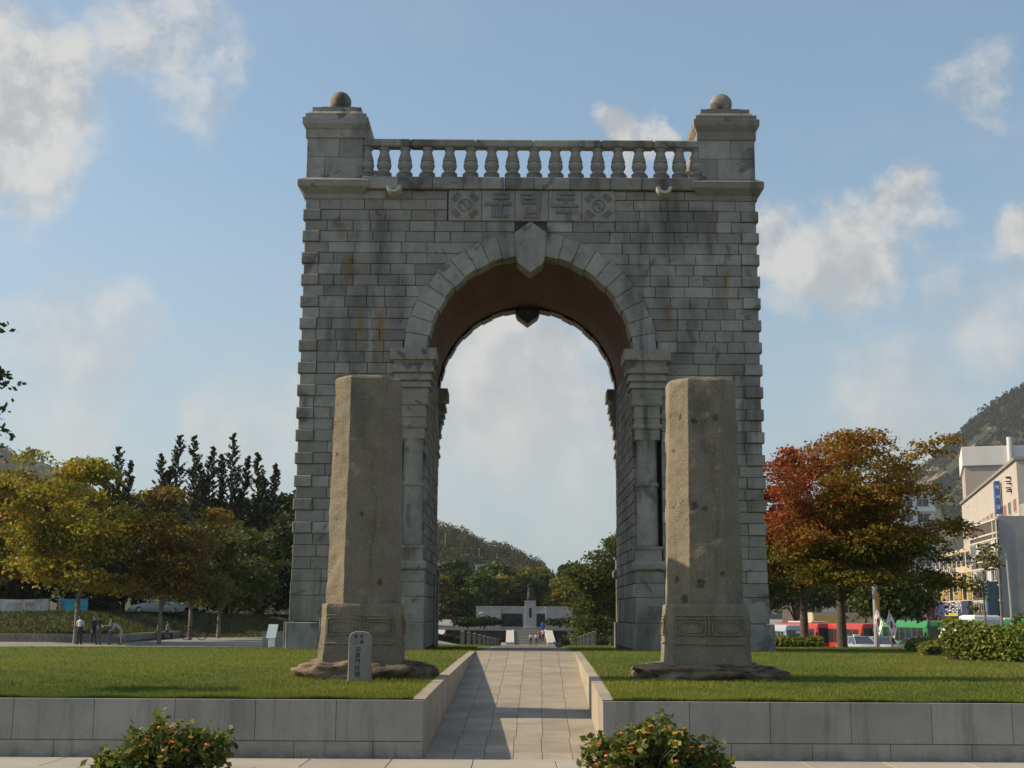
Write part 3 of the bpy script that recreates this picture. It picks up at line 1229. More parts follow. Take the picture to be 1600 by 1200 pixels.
# inscription panels
PW = .836
strokes = {
    'moon': (330, [([(432, 176), (537, 176), (537, 216), (432, 216), (432, 176)], 20), ([(374, 258), (553, 258)], 30), ([(480, 258), (480, 350)], 26), ([(424, 296), (424, 356), (528, 356)], 28)]),
    'rip': (600, [([(655, 182), (742, 182), (742, 216), (664, 216), (664, 250), (752, 250)], 22), ([(792, 166), (792, 288)], 24), ([(686, 296), (686, 364), (786, 364), (786, 296)], 22), ([(686, 330), (786, 330)], 20)]),
    'dok': (870, [([(1070, 178), (950, 178), (950, 216), (1066, 216)], 22), ([(1008, 216), (1008, 262)], 22), ([(906, 273), (1096, 273)], 30), ([(945, 320), (1036, 320), (1036, 384)], 28)]),
}


def stroke_mesh(mb, pts, w, d0, d1):
    """raised stroke: boxes along a polyline, in panel space (u, z)"""
    for (ax, az), (bx, bz) in zip(pts, pts[1:]):
        dx, dz = bx - ax, bz - az
        ln = math.hypot(dx, dz)
        if ln < 1e-6:
            continue
        ux, uz = dx / ln, dz / ln
        h = w / 2
        q = [(ax - ux * h - uz * h * -1, az - uz * h - ux * h), (bx + ux * h + uz * h, bz + uz * h - ux * h),
             (bx + ux * h - uz * h, bz + uz * h + ux * h), (ax - ux * h - uz * h, az - uz * h + ux * h)]
        q = [(ax - ux * h + uz * h, az - uz * h - ux * h), (bx + ux * h + uz * h, bz + uz * h - ux * h),
             (bx + ux * h - uz * h, bz + uz * h + ux * h), (ax - ux * h - uz * h, az - uz * h + ux * h)]
        d0 += .0007
        mb.block(orient(q), front, d0, d1, .012, t=.5)
    return d0


for i, key in enumerate(('taegeuk', 'moon', 'rip', 'dok', 'taegeuk')):
    u0 = -2.065 + i * PW
    z0, z1 = 10.535, 11.33
    mb = MB()
    mb.block([(u0 + .004, z0), (u0 + PW - .004, z0), (u0 + PW - .004, z1), (u0 + .004, z1)], front, -.055, .2, .012, t=.55 + .1 * (i % 2))
    panel = mb.build('inscription_panel', M['inscription'], gate)
    gl = MB()
    if key in strokes:
        bx, st = strokes[key]
        d0 = -.098
        for pts, w in st:
            pp = [(u0 + (x - bx) / 267 * PW, z1 - (y - 150) / 245 * (z1 - z0)) for x, y in pts]
            d0 = stroke_mesh(gl, pp, w / 267 * PW, d0, -.05) + .0004
        # a shallow raised border
        gl.build('lettering', M['glyph'], panel)
    else:
        cu, cz = u0 + PW / 2, (z0 + z1) / 2
        ring = [(cu + .155 * math.cos(a), cz + .155 * math.sin(a)) for a in [2 * math.pi * k / 28 for k in range(29)]]
        d0 = stroke_mesh(gl, ring, .022, -.088, -.05)
        sw = []
        for k in range(13):
            a = math.pi * k / 12
            sw.append((cu - .0775 + .0775 * math.cos(math.pi - a), cz + .0775 * math.sin(a)))
        for k in range(1, 13):
            a = math.pi * k / 12
            sw.append((cu + .0775 - .0775 * math.cos(a), cz - .0775 * math.sin(a)))
        stroke_mesh(gl, sw, .022, -.086, -.05)
        for q_, (sxx, szz, pat) in enumerate(((-1, 1, '111'), (1, 1, '010'), (-1, -1, '101'), (1, -1, '000'))):
            for b_ in range(3):
                rr = .235 + .048 * b_
                mu, mz = cu + sxx * rr * .78, cz + szz * rr * .76
                tu, tz = szz * .7071, -sxx * .7071
                L_ = .105
                segs = [(-L_, L_)] if pat[b_] == '1' else [(-L_, -.02), (.02, L_)]
                for s0, s1 in segs:
                    stroke_mesh(gl, [(mu + tu * s0, mz + tz * s0), (mu + tu * s1, mz + tz * s1)], .024, -.082 - .001 * b_, -.05)
        gl.build('taegeuk_emblem', M['glyph'], panel)

# pilasters: plinth, pedestal, base moulding, round shaft, stepped capital
for fi in range(2):
    for s in (-1, 1):
        cx = s * 2.86
        cy = .22 if fi == 0 else DEPTH - .22
        root = gate
        mb = MB()
        mb.box(cx - .36, cx + .36, cy - .36, cy + .30, -.55, .632 + GO, b=.02, t=.45)
        mb.box(cx - .30, cx + .36, cy - .30, cy + .3, .632 + GO, 1.24 + GO, b=.012, t=.6)
        mb.box(cx - .30, cx + .36, cy - .295, cy + .3, 1.246 + GO, 1.58 + GO, b=.012, t=.5)
        mb.box(cx - .30, cx + .36, cy - .30, cy + .3, 1.586 + GO, 1.87 + GO, b=.012, t=.4)
        mb.build('pedestal', M['gate'], root)
        mb = MB()
        prof = [(.31, 1.872), (.37, 1.885), (.395, 1.93), (.395, 2.03), (.36, 2.09), (.315, 2.11), (.305, 2.25), (.31, 2.36), (.345, 2.40), (.345, 2.455), (.28, 2.456)]
        mb.sq([(a, a - .03, z + GO) for a, z in prof], cx, cy, t=.5)
        mb.build('column_base', M['gate_trim'], root)
        mb = MB()
        mb.lathe([(.245, 2.45), (.265, 2.47), (.262, 3.0), (.256, 3.88), (.285, 3.90), (.295, 3.945), (.285, 3.99), (.252, 4.01), (.245, 4.7), (.25, 4.95), (.275, 5.02), (.275, 5.04)], 24, (cx, cy, GO), t=.62)
        o = mb.build('column_shaft', M['gate'], root)
        smooth_angle(o.data, 35)
        mb = MB()
        cap = [(.30, 5.03), (.30, 5.28), (.34, 5.30), (.352, 5.35), (.34, 5.40), (.31, 5.42), (.31, 5.56), (.335, 5.57), (.335, 5.64), (.31, 5.65), (.31, 5.84), (.36, 5.87), (.375, 5.92), (.375, 5.98), (.345, 5.99),
               (.355, 6.08), (.385, 6.20), (.39, 6.24), (.36, 6.25), (.36, 6.28), (.43, 6.285), (.43, 6.40), (.395, 6.41), (.395, 6.45), (.465, 6.455), (.465, 6.59), (.43, 6.60), (.43, 6.64), (.505, 6.645), (.505, 6.79), (.46, 6.80), (.46, 6.88), (.49, 6.93), (.565, 6.95), (.565, 7.23), (.50, 7.235)]
        mb.sq([(a, a - .02, z + GO) for a, z in cap], cx, cy, t=.5)
        mb.build('capital', M['gate_trim'], root)

# door in the left jamb
mb = MB()
mb.box(-2.56, -2.525, 4.55, 5.45, .02, 1.95, b=.01)
tag(mb.build('door', plain('door_wood', (0.035, 0.03, 0.028), .6), gate), 'small dark door inside the passage')

# cornice: centre ledge and corner blocks
rnd = random.Random(9)
for fi in range(2):
    yy = (lambda d: d) if fi == 0 else (lambda d: DEPTH - d)
    c = cuts(-4.22, 4.22, .75, 1.05, rnd)
    for a, b in zip(c, c[1:]):
        mb = MB()
        y0, y1 = sorted((yy(-.13), yy(.5)))
        mb.box(a + .004, b - .004, y0, y1, 11.345 + GO, 11.655 + GO, t=rnd.random(), b=.014)
        mb.build('ledge_stone', M['gate_trim'], gate)
    for s in (-1, 1):
        cx, cy = s * 4.955, yy(.71)
        mb = MB()
        pr = [(.70, 11.09), (.735, 11.10), (.735, 11.235), (.75, 11.24), (.89, 11.39), (.89, 11.55), (.82, 11.60), (.715, 11.66), (.70, 11.665)]
        mb.sq([(a, a, z + GO) for a, z in pr], cx, cy, t=rnd.random())
        mb.build('corner_cornice', M['gate_trim'], gate)
        for z0, z1, sp in ((11.665, 12.20, -.25), (12.206, 12.705, .1)):
            mb = MB()
            mb.box(cx - .71, cx + sp - .003, cy - .71, cy + .71, z0 + GO, z1 + GO, t=rnd.random(), b=.008)
            mb.box(cx + sp + .003, cx + .71, cy - .71, cy + .71, z0 + GO, z1 + GO, t=rnd.random(), b=.008)
            mb.build('turret_course', M['gate'], gate)
        mb = MB()
        pr = [(.70, 12.70), (.745, 12.705), (.745, 12.93), (.76, 12.94), (.83, 13.06), (.83, 13.22), (.80, 13.235), (.77, 13.24), (.77, 13.345), (.715, 13.35), (.64, 13.45), (.62, 13.455), (.62, 13.565), (.60, 13.57), (.43, 13.575), (.43, 13.655), (.30, 13.66)]
        mb.sq([(a, a, z + GO) for a, z in pr], cx, cy, t=rnd.random())
        mb.build('turret_cap', M['gate_trim'], gate)
        mb = MB()
        mb.lathe([(.20, 13.64)] + [(.285 * math.cos(R(a)), 13.935 + .285 * math.sin(R(a))) for a in range(-50, 90, 10)] + [(.01, 14.22)], 24, (cx, cy, GO), t=.5)
        mb.build('ball_finial', M['finial'] if 'finial' in M else M['gate_trim'], gate, smooth=True)

# balustrade
RX = [-4.16, -3.72, -3.19, -2.62, -2.06, -1.52, -.99, -.46, .09, .63, 1.14, 1.70, 2.22, 2.75, 3.30, 3.77, 4.22]
prof = [(.165, 0), (.165, .10), (.175, .11), (.14, .15), (.115, .20), (.15, .26), (.165, .33), (.15, .40), (.13, .425), (.15, .44), (.15, .475), (.125, .485), (.14, .50), (.14, .53), (.115, .545), (.125, .56), (.12, .60), (.10, .68), (.10, .74), (.125, .76), (.13, .79), (.10, .82), (.085, .84)]
mb = MB()
mb.sq([(.20, .20, 0), (.20, .20, .085), (.17, .17, .09)], 0, 0)
mb.lathe([(r * 1.16, z * .98 + .05) for r, z in prof], 18)
bal = mb.mesh('baluster', M['gate_trim'])
smooth_angle(bal, 50)
for x in RX:
    link('baluster', bal, gate, (x, .16, 11.655 + GO))
c = [-4.26, -3.05, -1.42, .05, 1.78, 3.12, 4.26]
for a, b in zip(c, c[1:]):
    mb = MB()
    mb.box(a + .003, b - .003, .0, .32, 12.50 + GO, 12.70 + GO, t=rnd.random(), b=.03)
    mb.build('handrail', M['gate_trim'], gate)
# water spouts
for x in (-3.42, 3.32):
    mb = MB()
    outer, inner = [], []
    for k in range(13):
        a = math.pi + math.pi * k / 12
        outer.append((.19 * math.cos(a), .19 * math.sin(a)))
        inner.append((.115 * math.cos(a), .115 * math.sin(a)))
    ring = outer + inner[::-1]
    rings = []
    for y in (-.42, -.05, .05):
        rings.append([(x + p[0], y, 11.33 + GO + p[1] * .9) for p in ring])
    n = len(ring)
    mb.loft(rings, cap=False, t=.8)
    k2 = n // 2
    mb.add([rings[0][i] for i in range(n)], [(i, i + 1, n - 2 - i, n - 1 - i) for i in range(k2 - 1)], t=.8)
    tag(mb.build('water_spout', M['white_stone'], gate), 'pale half-round stone water spout')

# ================================================================== the two old pillars
def nz(p, s, o=0.0):
    return noise.noise(Vector((p[0] * s + o, p[1] * s + o * 1.7, p[2] * s - o)))


def chamf_ring(hw, ch, n_edge=15, n_ch=9, rnd_=0.0):
    """points round a square of half-width hw with corners cut by ch"""
    pts = []
    c = [(hw, -hw + ch), (hw, hw - ch), (hw - ch, hw), (-hw + ch, hw), (-hw, hw - ch), (-hw, -hw + ch), (-hw + ch, -hw), (hw - ch, -hw)]
    for i in range(8):
        a, b = c[i], c[(i + 1) % 8]
        n = n_edge if i % 2 == 0 else n_ch
        for k in range(n):
            t = k / n
            pts.append((a[0] + (b[0] - a[0]) * t, a[1] + (b[1] - a[1]) * t))
    return pts


def stone_loft(sections, amp, nscale, seed, top_noise=0.0):
    """sections: (z, hw, ch, dx, dy)"""
    mb = MB()
    rings = []
    for k, (z, hw, ch, dx, dy) in enumerate(sections):
        ring = []
        for x, y in chamf_ring(hw, ch):
            p = (x + dx, y + dy, z)
            l = math.hypot(x, y)
            f = amp * (nz(p, nscale, seed) + .5 * nz(p, nscale * 2.7, seed + 9) + .16 * nz(p, nscale * 6.5, seed + 5) + .08 * nz(p, nscale * 13, seed + 6))
            cn = abs(abs(x) - abs(y))
            chip = max(0, nz(p, 3.4, seed + 30) - .38) * (1 if k > 2 else 0)
            f -= .05 * chip
            q = [p[0] + x / l * f, p[1] + y / l * f, z]
            if top_noise and k >= len(sections) - 5:
                q[2] += top_noise * (nz(p, 2.2, seed + 3) + .6 * nz(p, 5.0, seed + 4))
            ring.append(tuple(q))
        rings.append(ring)
    mb.loft(rings, cap=False)
    # caps as fans
    for ring, fl in ((rings[0], True), (rings[-1], False)):
        cz = sum(p[2] for p in ring) / len(ring)
        cx = sum(p[0] for p in ring) / len(ring)
        cy = sum(p[1] for p in ring) / len(ring)
        n = len(ring)
        mb.add(list(ring) + [(cx, cy, cz + (0 if fl else .02))], [((j + 1) % n, j, n) if fl else (j, (j + 1) % n, n) for j in range(n)])
    return mb


def rock(name, rx, ry, rz, seed, mat, parent, loc, amp=.20, p=3.0, nu=72, nv=24):
    mb = MB()
    rings = []
    for j in range(nv + 1):
        ph = -math.pi / 2 + math.pi * j / nv
        ring = []
        for i in range(nu):
            th = 2 * math.pi * i / nu

            def se(c, e):
                return math.copysign(abs(c) ** e, c)
            x = se(math.cos(th), 2 / p) * se(math.cos(ph), 2 / 5.5)
            y = se(math.sin(th), 2 / p) * se(math.cos(ph), 2 / 5.5)
            z = se(math.sin(ph), 2 / 3.2)
            f = 1 + amp * (nz((x, y, z), 1.5, seed) + .7 * nz((x, y, z * .6), 3.4, seed + 2) + .35 * nz((x, y, z), 8, seed + 5) + .2 * nz((x, y, z), 17, seed + 6))
            ring.append((x * rx * f, y * ry * f, z * rz * f))
        rings.append(ring)
    mb.loft(rings)
    o = mb.build(name, mat, parent, smooth=True, loc=loc)
    return o


def old_pillar(loc, rz, w_top, w_bot, h_top, base_w, label, seed, plugs, top_noise, foot):
    z0 = loc[2]
    root = empty('stone_pillar', loc, rz)
    tag(root, label, 'pillar')
    zb0, zb1 = .17, 1.03        # carved base block
    # foot stone
    rock('foot_stone', foot[0], foot[1], foot[2], seed + 50, M['pillar_foot'], root, (foot[3], 0, .03))
    secs = []
    hw = base_w / 2
    n = 26
    for k in range(n + 1):
        t = k / n
        z = zb0 + (zb1 - zb0) * t
        h = hw * (1.0 - .060 * t)
        ch = .085
        if t > .97:
            h -= .008
        secs.append((z, h, ch, 0, 0))
    secs.append((zb1 + .010, hw * .94 - .016, .09, 0, 0))
    o = stone_loft(secs, .022, 2.4, seed).build('base_block', M['pillar'], root)
    smooth_angle(o.data, 24)
    base_o = o
    # groove line and carved cartouches on each face
    for face in range(4):
        cv = MB()
        hwz = lambda z: hw * (1.0 - .060 * (z - zb0) / (zb1 - zb0)) + .002
        ca, sa = math.cos(face * math.pi / 2), math.sin(face * math.pi / 2)

        def pl(u, z, d):
            x, y = u, -hwz(z) + d
            return (x * ca - y * sa, x * sa + y * ca, z)

        def bar(u0, u1, z0_, z1_, d=-.018):
            cv.block([(u0, z0_), (u1, z0_), (u1, z1_), (u0, z1_)], pl, d, .03, .008)
        bar(-hw * .80, hw * .80, .465, .495, -.014)
        for s in (-1, 1):
            c_ = s * hw * .43
            a, b_ = hw * .36, .125
            zc = .715
            for (aa, bb, ww) in ((a, b_, .022),):
                bar(c_ - aa, c_ + aa, zc - bb, zc - bb + ww)
                bar(c_ - aa, c_ + aa, zc + bb - ww, zc + bb)
                bar(c_ - aa, c_ - aa + ww, zc - bb + ww, zc + bb - ww)
                bar(c_ + aa - ww, c_ + aa, zc - bb + ww, zc + bb - ww)
            ov = []
            for k in range(21):
                th = 2 * math.pi * k / 20
                ex = math.copysign(abs(math.cos(th)) ** .6, math.cos(th)) * a * .78
                ez = math.copysign(abs(math.sin(th)) ** .8, math.sin(th)) * b_ * .62
                ov.append((c_ + ex, zc + ez))
            for (ax, az), (bx, bz) in zip(ov, ov[1:]):
                dx, dz = bx - ax, bz - az
                l = math.hypot(dx, dz) or 1
                nx_, nz_ = -dz / l * .009, dx / l * .009
                cv.block(orient([(ax - nx_, az - nz_), (bx - nx_, bz - nz_), (bx + nx_, bz + nz_), (ax + nx_, az + nz_)]), pl, -.018, .03, .003)
        bar(-hw * .80, hw * .80, .865, .885, -.012)
        bar(-.014, .014, .59, .85)
        cv.build('carved_panel', M['pillar'], root)
    # shaft, with old dowel holes as dark pits
    H = h_top - z0
    spots = []
    for (u, z, r, face) in plugs:
        z -= z0
        h = (w_bot + (w_top - w_bot) * ((z - zb1) / (H - zb1))) / 2
        ang = face * math.pi / 4
        hh = h if face % 2 == 0 else (2 * h - h * .52) / math.sqrt(2)
        spots.append((u * math.cos(ang) + hh * math.sin(ang), u * math.sin(ang) - hh * math.cos(ang), z, r * 1.15))
    shaft_mat = pillar_stone('old_granite_pitted', spots=spots)
    secs = []
    n = 120
    for k in range(n + 1):
        t = k / n
        z = zb1 + (H - zb1) * t
        h = (w_bot + (w_top - w_bot) * t) / 2
        secs.append((z, h, h * .52, 0, 0))
    h = w_top / 2
    secs.append((H + .035, h - .022, h * .52, 0, 0))
    secs.append((H + .055, h - .075, h * .50, 0, 0))
    o = stone_loft(secs, .022, 2.3, seed + 20, top_noise).build('shaft', shaft_mat, root)
    smooth_angle(o.data, 24)
    return root


old_pillar((-2.15, 19.45, .70), R(1.5), .97, 1.06, 5.02, 1.20, 'weathered stone pillar on a rough boulder, with the small inscribed stele in front of it', 3.1,
           [(.27, 2.05, .055, 0), (.10, 1.22, .04, 0), (-.03, 3.02, .03, 0), (-.05, 3.9, .035, 7)], .035, (.95, .80, .215, .03))
old_pillar((2.86, 19.6, .72), R(-2), .985, 1.09, 5.05, 1.22, 'weathered stone pillar with dark round plugs, without a stele, right of the ramp', 8.4,
           [(-.15, 4.42, .045, 0), (.16, 4.48, .045, 0), (-.18, 3.17, .055, 0), (-.02, 3.13, .04, 0), (-.10, 2.05, .065, 0), (.22, 2.2, .04, 0), (-.05, 2.1, .05, 7),
            (-.1, 3.16, .02, 7), (-.1, 4.0, .025, 7), (.02, 4.5, .05, 7), (.10, 1.83, .07, 7), (-.08, 1.62, .03, 1)], .055, (1.10, .82, .17, .05))

# ------------------------------------------------------------------ the small stele
st = empty('stone_stele', (-2.06, 18.28, .68), R(-4))
tag(st, 'small round-topped inscribed stone stele standing before the left pillar', 'stele')
mb = MB()
prof = [(-.155, -.1), (.155, -.1), (.148, .60), (.12, .655), (.06, .68), (-.06, .68), (-.12, .655), (-.148, .60)]
mb.block(prof, lambda u, z, d: (u, -.07 + d, z), 0, .14, .014)
mb.add([(p[0], .07, p[1]) for p in prof], [tuple(range(7, -1, -1))])
mb.build('slab', M['stele'], st)


def text(name, body, size, loc, parent, mat, rot=(math.pi / 2, 0, 0), extrude=.002, sx=1.0, align='CENTER'):
    cu = bpy.data.curves.new(name, 'FONT')
    cu.body = body
    cu.size = size
    cu.align_x = align
    cu.align_y = 'CENTER'
    cu.extrude = extrude
    cu.materials.append(mat)
    tmp = bpy.data.objects.new(name, cu)
    C.objects.link(tmp)
    me = bpy.data.meshes.new_from_object(tmp.evaluated_get(bpy.context.evaluated_depsgraph_get()))
    bpy.data.objects.remove(tmp)
    bpy.data.curves.remove(cu)
    o = bpy.data.objects.new(name, me)
    C.objects.link(o)
    o.parent = parent
    o.location = loc
    o.rotation_euler = rot
    o.scale = (sx, 1, 1)
    return o


for i, ch in enumerate('迎恩門柱礎'):
    text('lettering', ch, .078, (-.018, -.0715, .435 - i * .083), st, M['ink'])
for i, ch in enumerate('史蹟'):
    text('lettering', ch, .05, (.032, -.0715, .61 - i * .078), st, M['ink'])
for i, ch in enumerate('第三'):
    text('lettering', ch, .05, (-.05, -.0715, .61 - i * .078), st, M['ink'])

# ================================================================== foliage machinery
def leaf_mesh(name, P, size, cols, seed, mat, flat=0.35, elong=1.7, N=None):
    """quads scattered at P (n,3) with colours (n,3)"""
    rs = np.random.RandomState(seed)
    n = len(P)
    a = rs.normal(0, 1, (n, 3))
    a[:, 2] *= flat + .3
    a /= np.linalg.norm(a, axis=1)[:, None] + 1e-9
    if N is None:
        up = rs.normal(0, 1, (n, 3)) * np.array([1, 1, .6]) + np.array([0, 0, .8])
    else:
        up = N + rs.normal(0, .5, (n, 3))
    b = np.cross(up, a)
    b /= np.linalg.norm(b, axis=1)[:, None] + 1e-9
    s = size * rs.uniform(.65, 1.35, n)[:, None]
    a = a * s * elong * .5
    b = b * s * .5
    V = np.empty((n, 4, 3))
    V[:, 0] = P - a
    V[:, 1] = P - a * .1 + b
    V[:, 2] = P + a
    V[:, 3] = P - a * .1 - b
    me = bpy.data.meshes.new(name)
    me.vertices.add(4 * n)
    me.vertices.foreach_set('co', V.reshape(-1).astype(np.float32))
    me.loops.add(4 * n)
    me.loops.foreach_set('vertex_index', np.arange(4 * n, dtype=np.int32))
    me.polygons.add(n)
    me.polygons.foreach_set('loop_start', np.arange(0, 4 * n, 4, dtype=np.int32))
    me.polygons.foreach_set('loop_total', np.full(n, 4, dtype=np.int32))
    me.update(calc_edges=True)
    rgba = np.ones((n, 4), dtype=np.float32)
    rgba[:, :3] = np.clip(cols, 0, 1)
    at = me.attributes.new('leafcol', 'FLOAT_COLOR', 'FACE')
    at.data.foreach_set('color', rgba.reshape(-1))
    me.materials.append(mat)
    return me


def pick(pal, rs, n):
    pal = np.array(pal)
    return pal[rs.randint(0, len(pal), n)]


def make_tree(name, label, base, trunk_h, blobs, clumps, per, leaf, pal, seed, trunk_r=.12, cat='tree', group=None, bark='bark', spray=(.55, .16),
              colour=None, hollow=.55, fork=2, lean=(0, 0), transl=None):
    """blobs: ellipsoids (cx,cy,cz,rx,ry,rz) relative to the base; clumps of leaf sprays fill them"""
    rs = np.random.RandomState(seed)
    rd = random.Random(seed)
    root = empty(name, base)
    tag(root, label, cat, group)
    vol = np.array([b[3] * b[4] * b[5] for b in blobs])
    vol = vol / vol.sum()
    cent = []
    for k in range(clumps):
        b = blobs[rs.choice(len(blobs), p=vol)]
        d = rs.normal(0, 1, 3)
        d /= np.linalg.norm(d)
        r = rs.uniform(hollow ** 3, 1) ** (1 / 3.)
        cent.append((b[0] + d[0] * r * b[3], b[1] + d[1] * r * b[4], b[2] + d[2] * r * b[5]))
    cent = np.array(cent)
    # limbs
    mb = MB()
    top = Vector((lean[0], lean[1], trunk_h))
    mid = Vector((lean[0] * .4, lean[1] * .4, trunk_h * .55))
    mb.tube([(0, 0, -.3), (0, 0, 0.05), tuple(mid), tuple(top)], [trunk_r * 1.5, trunk_r * 1.15, trunk_r * .95, trunk_r * .85], 9)
    limbs = []
    nl = max(3, min(9, len(blobs) + fork + 2))
    zc = sum(b[2] for b in blobs) / len(blobs)
    for k in range(nl):
        b = blobs[k % len(blobs)]
        az = rd.uniform(0, 6.28)
        tgt = Vector((b[0] + math.cos(az) * b[3] * .55, b[1] + math.sin(az) * b[4] * .55, b[2] + rd.uniform(-.25, .7) * b[5]))
        st_ = top.lerp(mid, rd.uniform(0, .35) if k else 0)
        m1 = st_.lerp(tgt, .45) + Vector((rd.uniform(-.1, .1), rd.uniform(-.1, .1), .12)) * (tgt - st_).length
        pts = [st_, st_.lerp(m1, .5), m1, m1.lerp(tgt, .55) + Vector((rd.uniform(-.05, .05), 0, .03)) * (tgt - st_).length, tgt]
        r0 = trunk_r * rd.uniform(.5, .7)
        mb.tube([tuple(p) for p in pts], [r0, r0 * .8, r0 * .6, r0 * .38, r0 * .15], 6)
        limbs += [(p, r0 * (0.8 - .15 * i)) for i, p in enumerate(pts)]
    lp = np.array([tuple(p) for p, _ in limbs])
    for k in range(0, clumps, max(1, clumps // 120)):
        c = cent[k]
        i = int(np.argmin(((lp - c) ** 2).sum(1) + (lp[:, 2] > c[2]) * .5))
        a, c_ = Vector(lp[i]), Vector(c)
        m1 = a.lerp(c_, .5) + Vector((0, 0, .06)) * (c_ - a).length
        r0 = max(.012, min(limbs[i][1] * .4, trunk_r * .18))
        mb.tube([tuple(a), tuple(m1), tuple(c_)], [r0, r0 * .7, r0 * .3], 4, cap=False)
    tr = mb.build('trunk', M[bark], root, smooth=True)
    # leaves
    off = rs.normal(0, 1, (clumps, per, 3)) * np.array([spray[0], spray[0], spray[1]])
    # sprays droop outwards a little
    P = cent[:, None, :] + off
    P[:, :, 2] -= .12 * (off[:, :, 0] ** 2 + off[:, :, 1] ** 2) / max(spray[0], .05)
    tint = rs.uniform(.78, 1.22, (clumps, 1, 1))
    if colour is None:
        cc = pick(pal, rs, clumps)[:, None, :] * .55 + pick(pal, rs, clumps * per).reshape(clumps, per, 3) * .45
    else:
        cc = colour(cent, rs)[:, None, :] * .7 + pick(pal, rs, clumps * per).reshape(clumps, per, 3) * .3
    cols = (cc * tint * rs.uniform(.8, 1.2, (clumps, per, 1))).reshape(-1, 3)
    me = leaf_mesh('crown', P.reshape(-1, 3), leaf, cols, seed + 1, M['leaf'])
    link('crown', me, root)
    return root


def vase(seed, h0, h1, spread, n=7, rb=(.7, 1.2), flat=.55, cx=0.0, droop=0.0):
    """small flattened crowns strung along limbs that fan out from the fork"""
    rd = random.Random(seed)
    out = []
    for k in range(n):
        az = 2 * math.pi * (k + rd.uniform(-.3, .3)) / n
        reach = spread * rd.uniform(.7, 1.05)
        top = h1 - (h1 - h0) * rd.uniform(0, .62)
        for t in (.45, .72, 1.0):
            r = rd.uniform(*rb) * (1.15 - .35 * t)
            out.append((cx * t + math.cos(az) * reach * t, math.sin(az) * reach * t, h0 + (top - h0) * (t ** .85) + rd.uniform(-.25, .25) - droop * t * t, r, r, r * flat))
    for k in range(3):
        r = rd.uniform(*rb)
        out.append((cx * .6 + rd.uniform(-.3, .3) * spread, rd.uniform(-.3, .3) * spread, h1 - rd.uniform(.2, 1.0) * r, r, r, r * flat))
    return out


OLIVE = [(.085, .10, .018), (.11, .115, .02), (.07, .085, .016), (.13, .12, .022)]
YELLOW = [(.30, .24, .022), (.23, .22, .026), (.14, .175, .022), (.42, .24, .02), (.18, .20, .024)]
ORANGE = [(.21, .105, .018), (.17, .095, .017), (.14, .10, .018), (.25, .115, .016)]
REDL = [(.24, .045, .02), (.20, .04, .02), (.28, .07, .022), (.16, .05, .02)]
GREEN = [(.05, .085, .014), (.065, .10, .018), (.04, .068, .012), (.08, .105, .02)]
DARKG = [(.022, .036, .010), (.028, .044, .012), (.018, .028, .008), (.034, .048, .014)]

